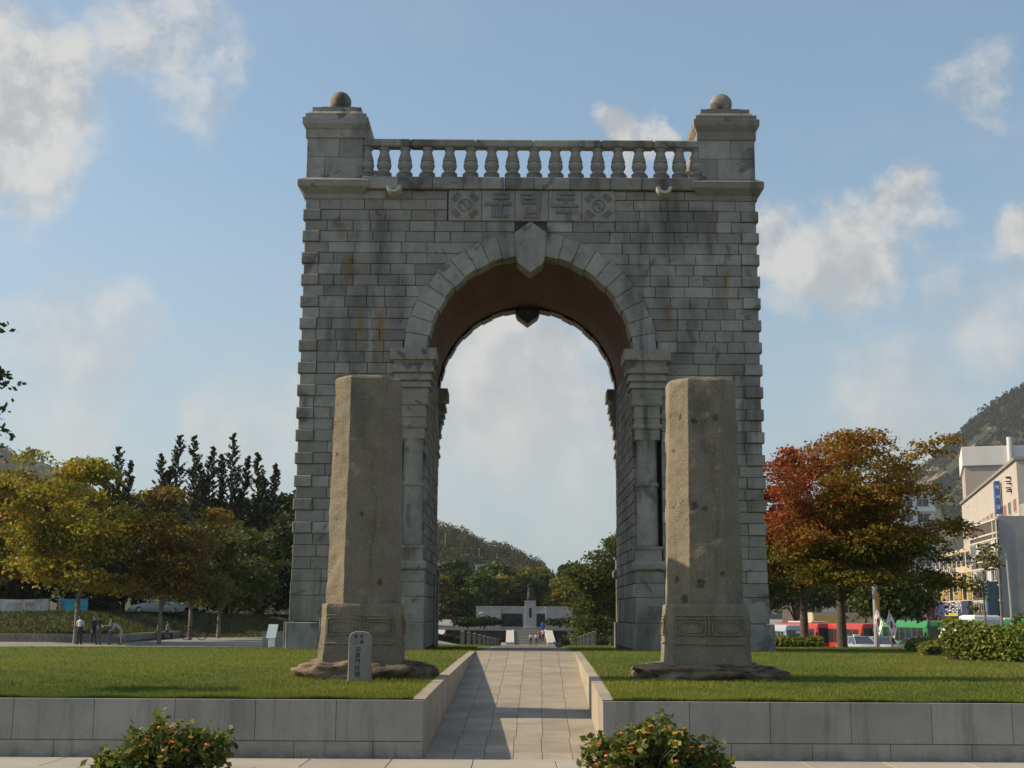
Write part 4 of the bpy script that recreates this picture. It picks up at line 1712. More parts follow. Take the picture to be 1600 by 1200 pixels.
# ------------------------------------------------------------------ flowering shrubs in the foreground
def lantana(loc, rx, rz_, label, pot_label, seed, lobes, nflow):
    rs = np.random.RandomState(seed)
    root = empty('flowering_shrub', loc)
    tag(root, label, 'shrub')
    mb = MB()
    P = []
    tips = []
    for k in range(230):
        lx, ly, lz, lr = lobes[rs.randint(len(lobes))]
        d = rs.normal(0, 1, 3)
        d[2] = abs(d[2]) * .9 - .1
        d /= np.linalg.norm(d)
        tip = np.array([lx, ly, lz]) + d * lr * rs.uniform(.70, 1.22)
        if tip[2] < -.10:
            tip[2] = -.10 + rs.uniform(0, .1)
        b0 = np.array([rs.uniform(-.10, .10), rs.uniform(-.10, .10), -.18])
        m1 = b0 * .45 + tip * .55 + np.array([0, 0, .05])
        mb.tube([tuple(b0), tuple(m1), tuple(tip)], [.006, .004, .002], 4, cap=False)
        tips.append(tip)
        # opposite leaf pairs along the outer half of the stem
        for q in range(10):
            f = rs.uniform(.38, 1.0)
            p = m1 * (1 - f) + tip * f
            P.append(p + rs.normal(0, .026, 3))
    mb.build('stems', plain('shrub_stem_%d' % seed, (.07, .075, .03), .7), root)
    P = np.array(P)
    n = len(P)
    pal = np.array([(.10, .135, .022), (.14, .17, .03), (.07, .10, .016), (.19, .20, .045), (.20, .17, .05), (.12, .15, .04)])
    cols = pal[rs.randint(0, len(pal), n)] * rs.uniform(.75, 1.3, (n, 1))
    me = leaf_mesh('foliage', P, .040, cols, seed + 5, M['leaf'], elong=1.5)
    link('foliage', me, root)
    tips = np.array(tips)
    order = np.argsort(-(.6 * tips[:, 2] - .9 * tips[:, 1] + rs.uniform(0, .3, len(tips))))
    fcols = [(.75, .20, .03), (.80, .30, .04), (.72, .14, .05), (.78, .42, .06), (.70, .12, .14)]
    for k in range(nflow):
        t = tips[order[k]] + np.array([0, -.012, .018])
        m_ = 16
        a = rs.uniform(0, 2 * np.pi, m_)
        r = np.sqrt(rs.uniform(0, 1, m_)) * .021
        Q = t + np.stack([np.cos(a) * r, np.sin(a) * r, .012 - r * r * 18], 1)
        base = np.array(fcols[rs.randint(len(fcols))])
        cc = base * rs.uniform(.8, 1.15, (m_, 1))
        cc[r < .009] = np.array((.85, .5, .05)) * rs.uniform(.8, 1.1)
        nn = np.stack([np.cos(a) * r * 30, np.sin(a) * r * 30 - .4, np.ones(m_)], 1)
        me = leaf_mesh('flower_head', Q - np.array(t), .016, cc, seed + 100 + k, M['petal'], elong=1.0, N=nn)
        link('flower_head', me, root, tuple(t))
    # pot
    pot = empty('planter_pot', (loc[0], loc[1], 0.02))
    tag(pot, pot_label, 'planter')
    h = loc[2] - .10
    mb = MB()
    mb.lathe([(.22, 0), (.24, .02), (.30, h * .7), (.33, h * .9), (.36, h * .92), (.36, h), (.32, h), (.31, h - .05), (.02, h - .06)], 28, cap=False)
    o = mb.build('bowl', M['concrete'], pot)
    smooth_angle(o.data, 40)
    mb = MB()
    mb.lathe([(.31, h - .055), (.15, h - .03), (.01, h - .025)], 20, cap=False)
    mb.build('earth', M['soil'], pot)


lantana((-2.58, 10.2, .50), .5, .35, 'bushy flowering shrub with few orange blooms, nearest the lower left', 'round pot under the flowering shrub at the lower left', 5,
        [(-.30, 0, -.02, .22), (.0, 0, .06, .30), (.28, 0, .0, .24), (-.08, .05, .10, .24), (.30, .05, .05, .20), (-.42, 0, -.06, .14)], 11)
lantana((1.08, 10.2, .50), .55, .35, 'flowering shrub with many orange and pink blooms beside the ramp foot', 'round pot under the shrub with many orange blooms', 6,
        [(-.36, 0, -.04, .22), (.0, 0, .02, .28), (.32, 0, -.03, .24), (.08, .05, .16, .20), (-.2, .05, .05, .2), (.48, 0, -.05, .12)], 24)

# ================================================================== trees on the left
make_tree('zelkova_tree', 'yellow-green tree with bare pale lower trunk, behind the standing group of people', (-26.6, 81.5, -.32), 3.2,
          vase(1, 3.9, 11.2, 4.2, 9, (.65, 1.1), .60, -.6) + vase(101, 3.2, 7.0, 4.2, 7, (.5, .95), .5, -.5, .8), 430, 62, .165, YELLOW, 31, .16, bark='bark_pale', spray=(.52, .15), hollow=.2)
make_tree('maple_tree', 'orange-yellow tree at the far left edge, cut by the frame', (-34.2, 87, .1), 3.0,
          vase(2, 3.4, 10.6, 4.0, 7, (.95, 1.5), .66, .6) + vase(102, 3.2, 6.6, 3.8, 5, (.8, 1.2), .6, .6, .5), 430, 60, .18, YELLOW + ORANGE, 32, .16, spray=(.52, .15), hollow=.2)
make_tree('zelkova_tree', 'slender olive and orange tree with a forked pale trunk, left of the bicycle tree', (-21.5, 81.5, -.32), 2.3,
          vase(3, 3.0, 9.6, 2.6, 7, (.5, .9), .6, .9) + vase(103, 2.8, 6.0, 2.8, 6, (.45, .8), .5, .9, .6), 330, 52, .15, OLIVE + ORANGE, 33, .12, bark='bark_pale', spray=(.42, .13), hollow=.2)
make_tree('zelkova_tree', 'olive tree with a bicycle leaning at its pale trunk', (-22.9, 95, -.32), 2.4,
          vase(4, 2.8, 8.2, 2.8, 6, (.65, 1.05), .6, .8) + vase(104, 2.6, 5.4, 2.7, 5, (.5, .9), .5, .8, .5), 270, 54, .17, OLIVE, 34, .14, bark='bark_pale', spray=(.45, .14), hollow=.2)
make_tree('zelkova_tree', 'dark olive tree nearest the left flank of the gate', (-22.6, 103, -.32), 2.4,
          vase(5, 2.6, 8.4, 3.2, 7, (.75, 1.15), .6, 1.3) + vase(105, 2.4, 5.4, 3.0, 5, (.6, 1.0), .5, 1.2, .4), 320, 54, .18, OLIVE + GREEN, 35, .15, bark='bark_pale', spray=(.48, .15), hollow=.2)
make_tree('street_tree', 'tall dark tree out of the frame at left, only its branch tips showing', (-28.4, 62, -.3), 6.5,
          [(0, 0, 11.5, 3.6, 3.4, 4.4), (2.0, 0, 10.2, 2.6, 1.4, 1.0), (2.2, 0, 13.3, 2.4, 1.2, .8), (2.2, 0, 16.2, 2.3, 1.2, .7)], 170, 36, .22, GREEN + DARKG, 36, .2, spray=(.45, .14))
make_tree('clipped_tree', 'small clipped tree just outside the left edge, its shadow lying on the lawn', (-7.45, 16.75, .65), 1.5, [(0, 0, 2.15, .6, .42, .42)], 60, 40, .05, GREEN, 37, .04, spray=(.12, .1), hollow=.1)


def ginkgo(label, base, h, seed, spires, rad):
    """tall dark tree with upright pointed leaders"""
    rs = np.random.RandomState(seed)
    root = empty('ginkgo_tree', base)
    tag(root, label, 'tree', 'dark pointed trees behind the plaza')
    mb = MB()
    mb.tube([(0, 0, -.3), (0, 0, h * .3), (0, 0, h * .62)], [.3, .24, .15], 8)
    P, B = [], []
    for (sx_, sy_, top, w) in spires:
        z0 = h * .30
        tip = np.array([sx_, sy_, top])
        b0 = np.array([sx_ * .15, sy_ * .15, z0])
        mb.tube([tuple(b0), tuple(b0 * .5 + tip * .5 + np.array([sx_ * .15, 0, 0])), tuple(tip)], [.13, .08, .02], 5)
        nb = 95
        for k in range(nb):
            f = (k + rs.uniform()) / nb
            c = b0 * (1 - f) + tip * f + np.array([sx_ * .3, sy_ * .3, 0]) * f * (1 - f)
            L = 1.25 * w * (1 - f) ** .7 * rs.uniform(.55, 1.15) + .10
            az = rs.uniform(0, 2 * np.pi)
            end = c + np.array([np.cos(az) * L, np.sin(az) * L, L * .95])
            mb.tube([tuple(c), tuple(end)], [.03, .012], 3, cap=False)
            m_ = int(26 + 46 * (1 - f))
            t = rs.uniform(.15, 1.05, m_)[:, None]
            P.append(c * (1 - t) + end * t + rs.normal(0, .06, (m_, 3)))
    # lower, broader body
    for k in range(90):
        az = rs.uniform(0, 2 * np.pi)
        r = rad * np.sqrt(rs.uniform(.2, 1))
        c = np.array([np.cos(az) * r, np.sin(az) * r, rs.uniform(h * .22, h * .62)])
        P.append(c + rs.normal(0, 1, (50, 3)) * np.array([.5, .5, .3]))
    mb.build('trunk', M['bark'], root, smooth=True)
    P = np.concatenate(P)
    cols = pick(DARKG, rs, len(P)) * rs.uniform(.8, 1.3, (len(P), 1))
    link('crown', leaf_mesh('crown', P, .15, cols, seed, M['leaf'], flat=.6, elong=1.5), root)


GK = [((-36.8, 122, .8), 15.8, 41, 'leftmost of the dark pointed trees, behind the yellow-green tree', [(0, 0, 16.0, 1.6), (-1.4, .5, 14.2, 1.2), (1.3, -.5, 14.6, 1.2)]),
      ((-32.6, 124, .8), 17, 42, 'dark pointed tree with a leaning tip, second from the left', [(1.0, 0, 17.4, 1.3), (-.8, 0, 15.6, 1.3), (0, .8, 14.5, 1.4)]),
      ((-29.2, 123, .8), 17, 43, 'dark tree with two tall pointed tips, third from the left', [(-.9, 0, 17.2, 1.4), (.9, .4, 16.2, 1.2), (0, -.9, 14.5, 1.4)]),
      ((-26.6, 124, .8), 17.2, 44, 'tallest of the dark pointed trees, with a straight narrow tip', [(0, 0, 17.6, 1.5), (1.5, 0, 15.4, 1.1), (-1.2, .5, 15.6, 1.2)]),
      ((-23.4, 123, .8), 15.4, 45, 'rightmost of the dark pointed trees, nearest the gate', [(-.6, 0, 15.6, 1.3), (1.1, .3, 14.6, 1.1), (.2, -.9, 13.4, 1.3)])]
for base, h, sd, lab, sp in GK:
    ginkgo(lab, base, h, sd, sp, 3.0)

ORD = ['first', 'second', 'third', 'fourth', 'fifth', 'sixth', 'seventh', 'eighth', 'ninth', 'tenth', 'eleventh', 'twelfth', 'thirteenth', 'fourteenth']
BG_LEFT = [(-60, 126, 12, 4.5), (-51, 122, 13, 4.5), (-43.5, 120, 12.5, 4.2), (-38, 130, 12, 4.2), (-31, 131, 11.5, 4.2), (-24.5, 131, 11.8, 4.2), (-19.5, 128, 12.4, 3.8), (-21.8, 136, 12.4, 3.8),
           (-35.2, 110, 7.5, 2.8), (-29.8, 113, 6.6, 2.6), (-19.2, 116, 9.0, 3.0), (-40.5, 106, 8.0, 3.0), (-24.8, 118, 8.2, 2.9)]
proto = None
for k, (x, y, h, r) in enumerate(BG_LEFT):
    h *= 1.13
    if k < 3:
        t = make_tree('broadleaf_tree', 'dark green broadleaf tree in the shaded wood behind the left plaza', (x, y, .9), h * .3,
                      [(0, 0, h * .62, r, r * .9, h * .34), (-r * .4, 0, h * .42, r * .8, r * .8, h * .22), (r * .45, 0, h * .45, r * .8, r * .8, h * .22), (0, 0, h * .24, r * .9, r * .8, h * .14)],
                      230, 34, .42, DARKG, 60 + k, .2, group='dark wood behind the left plaza', spray=(.75, .3), hollow=.3)
        protos = (protos if k else []) + [(t, h)]
    else:
        src, h0 = protos[k % 3]
        t = copy_tree(src)
        t.location = (x, y, .9)
        s = h / h0
        t.scale = (s * 1.02, s, s)
        t.rotation_euler = (0, 0, k * 1.3)

wood = sorted([o for o in bpy.data.objects if o.get('group') == 'dark wood behind the left plaza'], key=lambda o: o.location.x / o.location.y)
for k, o in enumerate(wood):
    o['label'] = 'dark broadleaf tree in the shaded left wood, %s from the left' % ORD[k]

# ------------------------------------------------------------------ trees on the right
def zel_col(c, rs):
    """leaf colour by branch: red at the top left of the crown, amber outside, green low and inside"""
    n = len(c)
    out = np.empty((n, 3))
    for i, p in enumerate(c):
        q = rs.uniform()
        hgt = (p[2] - 2.0) / 5.0
        if hgt + .25 * (-p[0]) * .4 + rs.normal(0, .18) > .62:
            out[i] = (.27, .055, .022) if p[0] < -.25 + rs.normal(0, .5) else ((.32, .155, .022) if q < .6 else (.27, .18, .024))
        elif hgt > .25:
            out[i] = (.24, .075, .02) if p[0] < -1.0 + rs.normal(0, .4) else ((.27, .145, .02) if q < .55 else (.18, .145, .02))
        else:
            out[i] = (.10, .12, .017) if q < .7 else (.19, .13, .019)
    return out


def red_col(c, rs):
    out = np.empty((len(c), 3))
    for i, p in enumerate(c):
        v = (p[2] - 3.6) / 2.0 + rs.normal(0, .25)
        out[i] = (.30, .055, .024) if v > .2 else ((.24, .09, .022) if v > -.3 else (.08, .11, .016))
    return out


make_tree('zelkova_tree', 'broad amber-leaved tree right of the gate, in front of the street', (10.45, 42, .60), 1.55,
          vase(11, 2.3, 6.8, 2.9, 9, (.65, 1.0), .58, .75, .4) + vase(111, 2.2, 4.9, 2.4, 7, (.6, .9), .55, .6, .4) + [(3.5, 0, 3.0, .55, .6, .3), (3.9, .2, 3.8, .5, .6, .3), (1.8, -.5, 2.5, .9, .8, .35), (-.9, -.4, 2.4, .8, .8, .35), (3.2, 0, 5.0, .6, .6, .35), (2.6, -.6, 2.1, .9, .8, .3), (.4, -1.4, 2.2, 1.0, .8, .35), (3.3, .3, 2.3, .7, .7, .3), (-1.5, -.3, 3.0, .7, .7, .4), (2.4, 0, 3.4, .9, .9, .5)], 980, 66, .066,
          ORANGE + OLIVE, 81, .155, colour=zel_col, spray=(.25, .06), hollow=.15)
make_tree('zelkova_tree', 'red-topped tree close behind the right flank of the gate', (10.6, 48, .50), 1.7,
          vase(12, 2.6, 7.1, 2.9, 8, (.65, 1.0), .58, -.2, .3) + vase(112, 2.2, 5.0, 2.3, 6, (.6, .9), .55, -.1, .3), 640, 66, .076, REDL + OLIVE, 82, .15, colour=red_col, spray=(.27, .07), hollow=.15)
make_tree('zelkova_tree', 'low green tree between the red-topped tree and the gate', (10.1, 53, .20), 1.6,
          vase(13, 1.9, 4.9, 2.3, 7, (.6, .95), .55), 320, 60, .085, GREEN, 83, .12, spray=(.34, .1), hollow=.3)
make_tree('street_tree', 'green tree on the far pavement above the green bus', (26.7, 93, -1.5), 2.7,
          [(0, 0, 4.8, 2.2, 2.0, 1.5), (-1.6, 0, 4.3, 1.3, 1.4, 1.0), (1.5, 0, 4.2, 1.4, 1.4, 1.0)], 200, 40, .2, GREEN + OLIVE, 84, .14, spray=(.5, .16), hollow=.3)
make_tree('street_tree', 'dark street tree behind the red bus', (33.5, 156, -2.3), 3.4,
          [(0, 0, 7.6, 4.2, 3.2, 2.8), (-4.5, 0, 7.0, 3.6, 3.0, 2.6), (3.5, 0, 7.0, 3.0, 2.6, 2.2)], 260, 44, .30, GREEN + DARKG, 85, .16, spray=(.5, .18), hollow=.3)
make_tree('street_tree', 'thin young street tree with few leaves before the beige building', (21.8, 61, -1.85), 5.6,
          [(-.4, 0, 5.0, .5, .5, .6), (.3, 0, 6.2, .4, .4, .8), (-.5, 0, 3.9, .35, .4, .35)], 20, 22, .12, OLIVE, 86, .055, spray=(.2, .1), hollow=.2, bark='bark_pale')

# ------------------------------------------------------------------ hedges
def hedge(name, label, pts, w, z_of, h, seed, pal, leaf=.05, n=9000, group=None):
    """clipped hedge along a polyline: an inner body of twigs and a dense coat of leaves"""
    rs = np.random.RandomState(seed)
    root = empty(name, (pts[0][0], pts[0][1], 0))
    tag(root, label, 'hedge', group)
    ox = np.array([pts[0][0], pts[0][1], 0])
    seg = [(np.array(a, float), np.array(b, float)) for a, b in zip(pts, pts[1:])]
    ln = np.array([np.linalg.norm(b - a) for a, b in seg])
    P, NN = [], []
    for (a, b), l in zip(seg, ln):
        m_ = int(n * l / ln.sum())
        t = rs.uniform(-.02, 1.02, m_)
        th = rs.uniform(0, np.pi, m_)
        c = np.cos(th)
        s = np.sin(th)
        ex = np.sign(c) * np.abs(c) ** .5
        ez = np.abs(s) ** .55
        d = (b - a) / l
        nrm = np.array([-d[1], d[0]])
        xy = a + (b - a) * t[:, None] + nrm * (ex * w / 2)[:, None]
        und = 1 + .13 * np.sin(xy[:, 0] * 2.1 + seed) + .08 * np.sin(xy[:, 0] * 4.7 + xy[:, 1] * 3)
        z = np.array([z_of(x, y) for x, y in xy]) + ez * h * und
        p = np.concatenate([xy, z[:, None]], 1)
        P.append(p + rs.normal(0, .035, p.shape))
        NN.append(np.stack([nrm[0] * ex, nrm[1] * ex, ez + .3], 1))
    P = np.concatenate(P) - ox
    NN = np.concatenate(NN)
    cols = pick(pal, rs, len(P)) * rs.uniform(.75, 1.3, (len(P), 1))
    link('foliage', leaf_mesh('foliage', P, leaf, cols, seed, M['leaf'], N=NN), root)
    mb = MB()
    for (a, b), l in zip(seg, ln):
        d = (b - a) / l
        nrm = np.array([-d[1], d[0]])
        k = max(2, int(l / .5))
        rings = []
        for i in range(k + 1):
            c = a + (b - a) * i / k
            z = z_of(c[0], c[1])
            q = .84
            rings.append([tuple(np.array([*(c + nrm * e * w / 2 * q), z + zz * h * q]) - ox) for e, zz in ((-1, -.1), (-1, .6), (-.7, .95), (.7, .95), (1, .6), (1, -.1))])
        mb.loft(rings)
    mb.build('inner_twigs', M['soil'], root)


HG = [(.12, .165, .024), (.16, .19, .028), (.09, .135, .02), (.20, .21, .035)]
HR = HG + [(.13, .09, .025), (.12, .10, .025)]
hedge('clipped_hedge', 'tall clipped green hedge at the right edge of the lawn', [(9.05, 26.9), (10.2, 25.6), (13.5, 24.6)], 1.3, lawn_z, .70, 91, HG, .045, 22000)
hedge('clipped_hedge', 'second clipped hedge behind the gap at the right edge', [(10.6, 27.5), (15, 26.8)], 1.3, lawn_z, .72, 92, HG, .05, 9000)
hedge('low_hedge', 'low reddish-green hedge left of the tall clipped hedge', [(11.6, 37.5), (10.5, 33.0), (9.4, 28.8)], .9, lawn_z, .24, 93, HR, .05, 9000)
hedge('low_hedge', 'low hedge between the amber tree and the gate', [(8.2, 43.8), (10.1, 43.4)], .8, lawn_z, .25, 94, HG, .055, 5000)

# ================================================================== left bank, planter wall, banners
WALL_PTS = [(-66, 86.4), (-25.3, 86.4), (-25.7, 103.0), (-13.5, 112.0)]


def in_bank(x, y):
    if y < 86.45:
        return False
    if x < -25.3 - .4 * sst(y, 86.4, 103):
        return True
    return y > 103 + (x + 25.7) * (9 / 12.2)


def bank_h(x, y):
    if x < -25.5:
        d = min(y - 86.4, (-25.5 - x) * 1.5 + max(0, y - 103))
        return .05 + 1.45 * sst(d, .3, 10) + .04 * math.sin(x * .9) * sst(d, 1, 3)
    return -.34 + 1.84 * sst(y - (103 + (x + 25.7) * .738), 0, 10)


bank = grid('planted_bank', rngl((-66, -13.6, 1.4)), rngl((86.42, 150, 1.2)), bank_h, M['soil'], mask=in_bank)
rs = np.random.RandomState(77)


def bank_pos(rs, n):
    x = rs.uniform(-60, -14, n)
    y = 86.6 + rs.uniform(0, 1, n) ** 1.3 * 27
    k = [i for i in range(n) if in_bank(x[i], y[i]) and x[i] > -0.50 * y[i]]
    x, y = x[k], y[k]
    return np.stack([x, y, np.array([bank_h(a, b) for a, b in zip(x, y)])], 1)


gcov = blades('ground_cover', 'dark green ground cover on the bank behind the low left wall', 60000, bank_pos, .08, .26, .04, [(.06, .075, .014), (.045, .06, .012), (.085, .09, .018)], 8)
pw = empty('planter_wall', (-25.3, 86.4, 0))
tag(pw, 'low grey stone wall along the planted bank behind the group of people', 'wall')
for (a, b) in zip(WALL_PTS[:2], WALL_PTS[1:3]):
    a, b = Vector(a), Vector(b)
    L = (b - a).length
    n = int(L / 2.2)
    d = (b - a) / L
    nr = Vector((d.y, -d.x))
    for k in range(n):
        p, q = a + d * (L * k / n + .006), a + d * (L * (k + 1) / n - .006)
        if p.x < -50:
            continue
        zt = [.20, .20]
        mb = MB()
        o2 = nr * .15
        pts = [(p.x + o2.x, p.y + o2.y), (q.x + o2.x, q.y + o2.y), (q.x - o2.x, q.y - o2.y), (p.x - o2.x, p.y - o2.y)]
        off = Vector((25.3, -86.4))
        vs = [(x + 25.3, y - 86.4, -.7) for x, y in pts] + [(x + 25.3, y - 86.4, z) for (x, y), z in zip(pts, (zt[0], zt[1], zt[1], zt[0]))]
        mb.add(vs, [(4, 5, 6, 7), (0, 1, 5, 4), (1, 2, 6, 5), (2, 3, 7, 6), (3, 0, 4, 7)], t=random.random())
        mb.build('coping_block', M['wall_granite'], pw)


def cloth(nm, w, h, mat, parent, loc, amp=.05, nx=24, nz=8, seed=0, fn=None):
    fn = fn or (lambda u, v: amp * math.sin(u * 7 + seed) * (.4 + .6 * v) + amp * .5 * math.sin(u * 13 + v * 4 + seed))
    mb = MB()
    for side in (0, .006):
        vs = [(w * (i / nx - .5), fn(i / nx, j / nz) + side, h * (j / nz - .5) - .06 * h * math.sin(math.pi * i / nx) * (1 if side == 0 else 1)) for j in range(nz + 1) for i in range(nx + 1)]
        fs = [(j * (nx + 1) + i, j * (nx + 1) + i + 1, (j + 1) * (nx + 1) + i + 1, (j + 1) * (nx + 1) + i) for j in range(nz) for i in range(nx)]
        mb.add(vs, fs)
    return mb.build(nm, mat, parent, smooth=True, loc=loc)


def banner_mat(name, a, b, c, sc):
    m_, t, p = base_mat(name)
    tc = t.new('ShaderNodeTexCoord').outputs['Object']
    q = t.mix(t.rng(t.noise(tc, sc, 4.0, .6), .45, .62), a, b)
    q = t.mix(t.rng(t.noise(t.vm('ADD', tc, (7, 3, 1)), sc * 1.7, 4.0, .6), .58, .66), q, c)
    t.put(p.inputs['Base Color'], q)
    p.inputs['Roughness'].default_value = .8
    return m_


bn = empty('banner', (-36.8, 99.3, bank_h(-36.8, 99.3)))
tag(bn, 'long pale banner with faded red lettering hung between trunks at the far left', 'banner')
zb = 2.0 - bn.location.z
cloth('cloth', 4.4, 1.12, banner_mat('banner_print', (.62, .62, .60), (.45, .42, .40), (.35, .25, .24), 1.4), bn, (0, 0, zb), .05)
text('lettering', '서대문 독립', .36, (.2, -.09, zb + .12), bn, paint((.35, .10, .12)))
for x in (-2.25, 2.25):
    mb = MB()
    mb.tube([(x, 0, -.2), (x, 0, zb + .7)], .03, 6)
    mb.build('pole', M['metal_dark'], bn)
bn = empty('banner', (-34.2, 103.6, bank_h(-34.2, 103.6)))
tag(bn, 'bright cyan banner with an orange edge, beside the trunk of the yellow-green tree', 'banner')
zb = 2.12 - bn.location.z
cloth('cloth', 2.3, 1.05, banner_mat('banner_cyan', (.05, .34, .50), (.08, .42, .58), (.10, .46, .55), 1.2), bn, (0, 0, zb), .03)
mb = MB()
mb.box(-1.08, -.86, -.09, -.07, zb - .45, zb + .42)
mb.build('printed_edge', paint((.45, .22, .12)), bn)
for x in (-1.2, 1.2):
    mb = MB()
    mb.tube([(x, 0, -.2), (x, 0, zb + .6)], .03, 6)
    mb.build('pole', M['metal_dark'], bn)

# ------------------------------------------------------------------ information sign and low wall beside the gate
sg = empty('information_sign', (-12.55, 70, gh(-12.55, 70)))
tag(sg, 'white slanted information board on a post by the left corner of the gate', 'sign')
mb = MB()
mb.box(-.16, .16, -.04, .04, -.1, .82, b=.01)
mb.build('post', M['white_paint'], sg)
mb = MB()
v = [(-.28, -.16, .62), (.22, -.16, .62), (.30, .12, 1.32), (-.20, .12, 1.32)]
mb.add(v + [(a, b + .05, c - .02) for a, b, c in v], [(0, 1, 2, 3), (7, 6, 5, 4), (0, 4, 5, 1), (1, 5, 6, 2), (2, 6, 7, 3), (3, 7, 4, 0)])
mb.build('board', plain('sign_board', (.62, .68, .68), .35), sg)
lw = MB()
lw.box(-.95, .95, 0, .5, -.2, .78, b=.02)
lw.box(.35, .95, -.6, -.002, -.2, .32, b=.05)
lw.box(-.99, .99, -.04, .54, .782, .86, b=.015)
tag(lw.build('stone_bench_wall', M['concrete'], loc=(-13.4, 77, gh(-13.4, 77))), 'low grey stone block wall behind the white information board', 'wall')

# ================================================================== vehicles
def wheel(parent, x, y, r, w=.2):
    prof = [(r * .62, -w / 2), (r * .92, -w / 2), (r, -w / 4), (r, w / 4), (r * .92, w / 2), (r * .62, w / 2)]
    mb = MB()
    mb.lathe(prof, 18, cap=False)
    mb.v = [(x + z, y + a, r + b) for a, b, z in mb.v]
    o = mb.build('wheel', M['rubber'], parent, smooth=True)
    mb = MB()
    mb.lathe([(.01, -w * .42), (r * .2, -w * .45), (r * .63, -w * .38), (r * .63, w * .38), (r * .2, w * .45), (.01, w * .42)], 14, cap=False)
    mb.v = [(x + z, y + a, r + b) for a, b, z in mb.v]
    mb.build('rim', M['chrome'], o)


def make_car(name, label, loc, rz, col, L=4.6, W=1.8, H=1.46, group=None, taxi=None):
    root = empty(name, loc, rz)
    tag(root, label, 'car', group)
    body = paint(col, .25)
    mb = MB()
    st_ = [(-.5, .66, .50, .36), (-.488, .76, .62, .26), (-.44, .84, .72, .2), (-.30, .89, .84, .2), (-.19, .90, .93, .2), (.0, .905, .95, .2), (.28, .90, .96, .2), (.40, .88, .95, .2), (.475, .82, .90, .24), (.495, .76, .72, .3), (.5, .68, .5, .38)]
    rings = []
    for y, w, zt, zb in st_:
        w *= W / 1.8
        zt *= H / 1.46
        y *= L
        rings.append([(-w * .94, y, zb), (-w, y, zb + .16), (-w, y, zt * .62), (-w * .95, y, zt - .05), (-w * .86, y, zt), (w * .86, y, zt), (w * .95, y, zt - .05), (w, y, zt * .62), (w, y, zb + .16), (w * .94, y, zb)])
    mb.loft(rings)
    o = mb.build('body', body, root)
    smooth_angle(o.data, 38)
    zb = .93 * H / 1.46
    mb = MB()
    rr = []
    for t, z in ((0, zb - .03), (.55, zb + (H - zb) * .6), (1, H - .03)):
        y0, y1 = L * (-.20 + .14 * t), L * (.385 - .15 * t)
        w = W / 2 * (.90 - .20 * t)
        rr.append([(-w, y0, z), (w, y0, z), (w, y1, z), (-w, y1, z)])
    mb.loft(rr)
    mb.build('windows', M['glass_blue'], root)
    mb = MB()
    w = W / 2 * .715
    y0, y1 = L * -.065, L * .24
    mb.box(-w, w, y0, y1, H - .045, H, b=.02)
    for s in (-1, 1):
        for (t0, a, b, th) in ((0, -.20, -.06, .035), (0, .385, .235, .05), (0, .07, .07, .035)):
            mb.tube([(s * W / 2 * .905, L * a, zb - .03), (s * W / 2 * .80, L * (a * .45 + b * .55), zb + (H - zb) * .6), (s * w * .985, L * b, H - .02)], [th, th * .9, th * .9], 5)
    mb.build('roof', body, root)
    for s in (-1, 1):
        for y in (-.31, .30):
            wheel(root, s * W / 2 * .88, L * y, .31)
        mb = MB()
        mb.box(s * W * .36 - .17, s * W * .36 + .17, -L * .493, -L * .47, .57, .70, b=.02)
        mb.build('headlight', M['lamp'], root)
        mb = MB()
        mb.box(s * W * .37 - .15, s * W * .37 + .15, L * .472, L * .494, .68, .82, b=.015)
        mb.build('tail_light', paint((.35, .02, .02), .3), root)
        mb = MB()
        mb.box(s * W * .53 - .09, s * W * .53 + .09, -L * .155, -L * .13, .94, 1.08, b=.02)
        mb.build('wing_mirror', body, root)
    mb = MB()
    mb.box(-.26, .26, -L * .505, -L * .49, .42, .54)
    mb.build('number_plate', M['white_paint'], root)
    if taxi:
        mb = MB()
        mb.box(-.28, .28, L * .06, L * .10, H + .001, H + .13, b=.02)
        mb.build('roof_light', paint(taxi, .4), root)
    return root


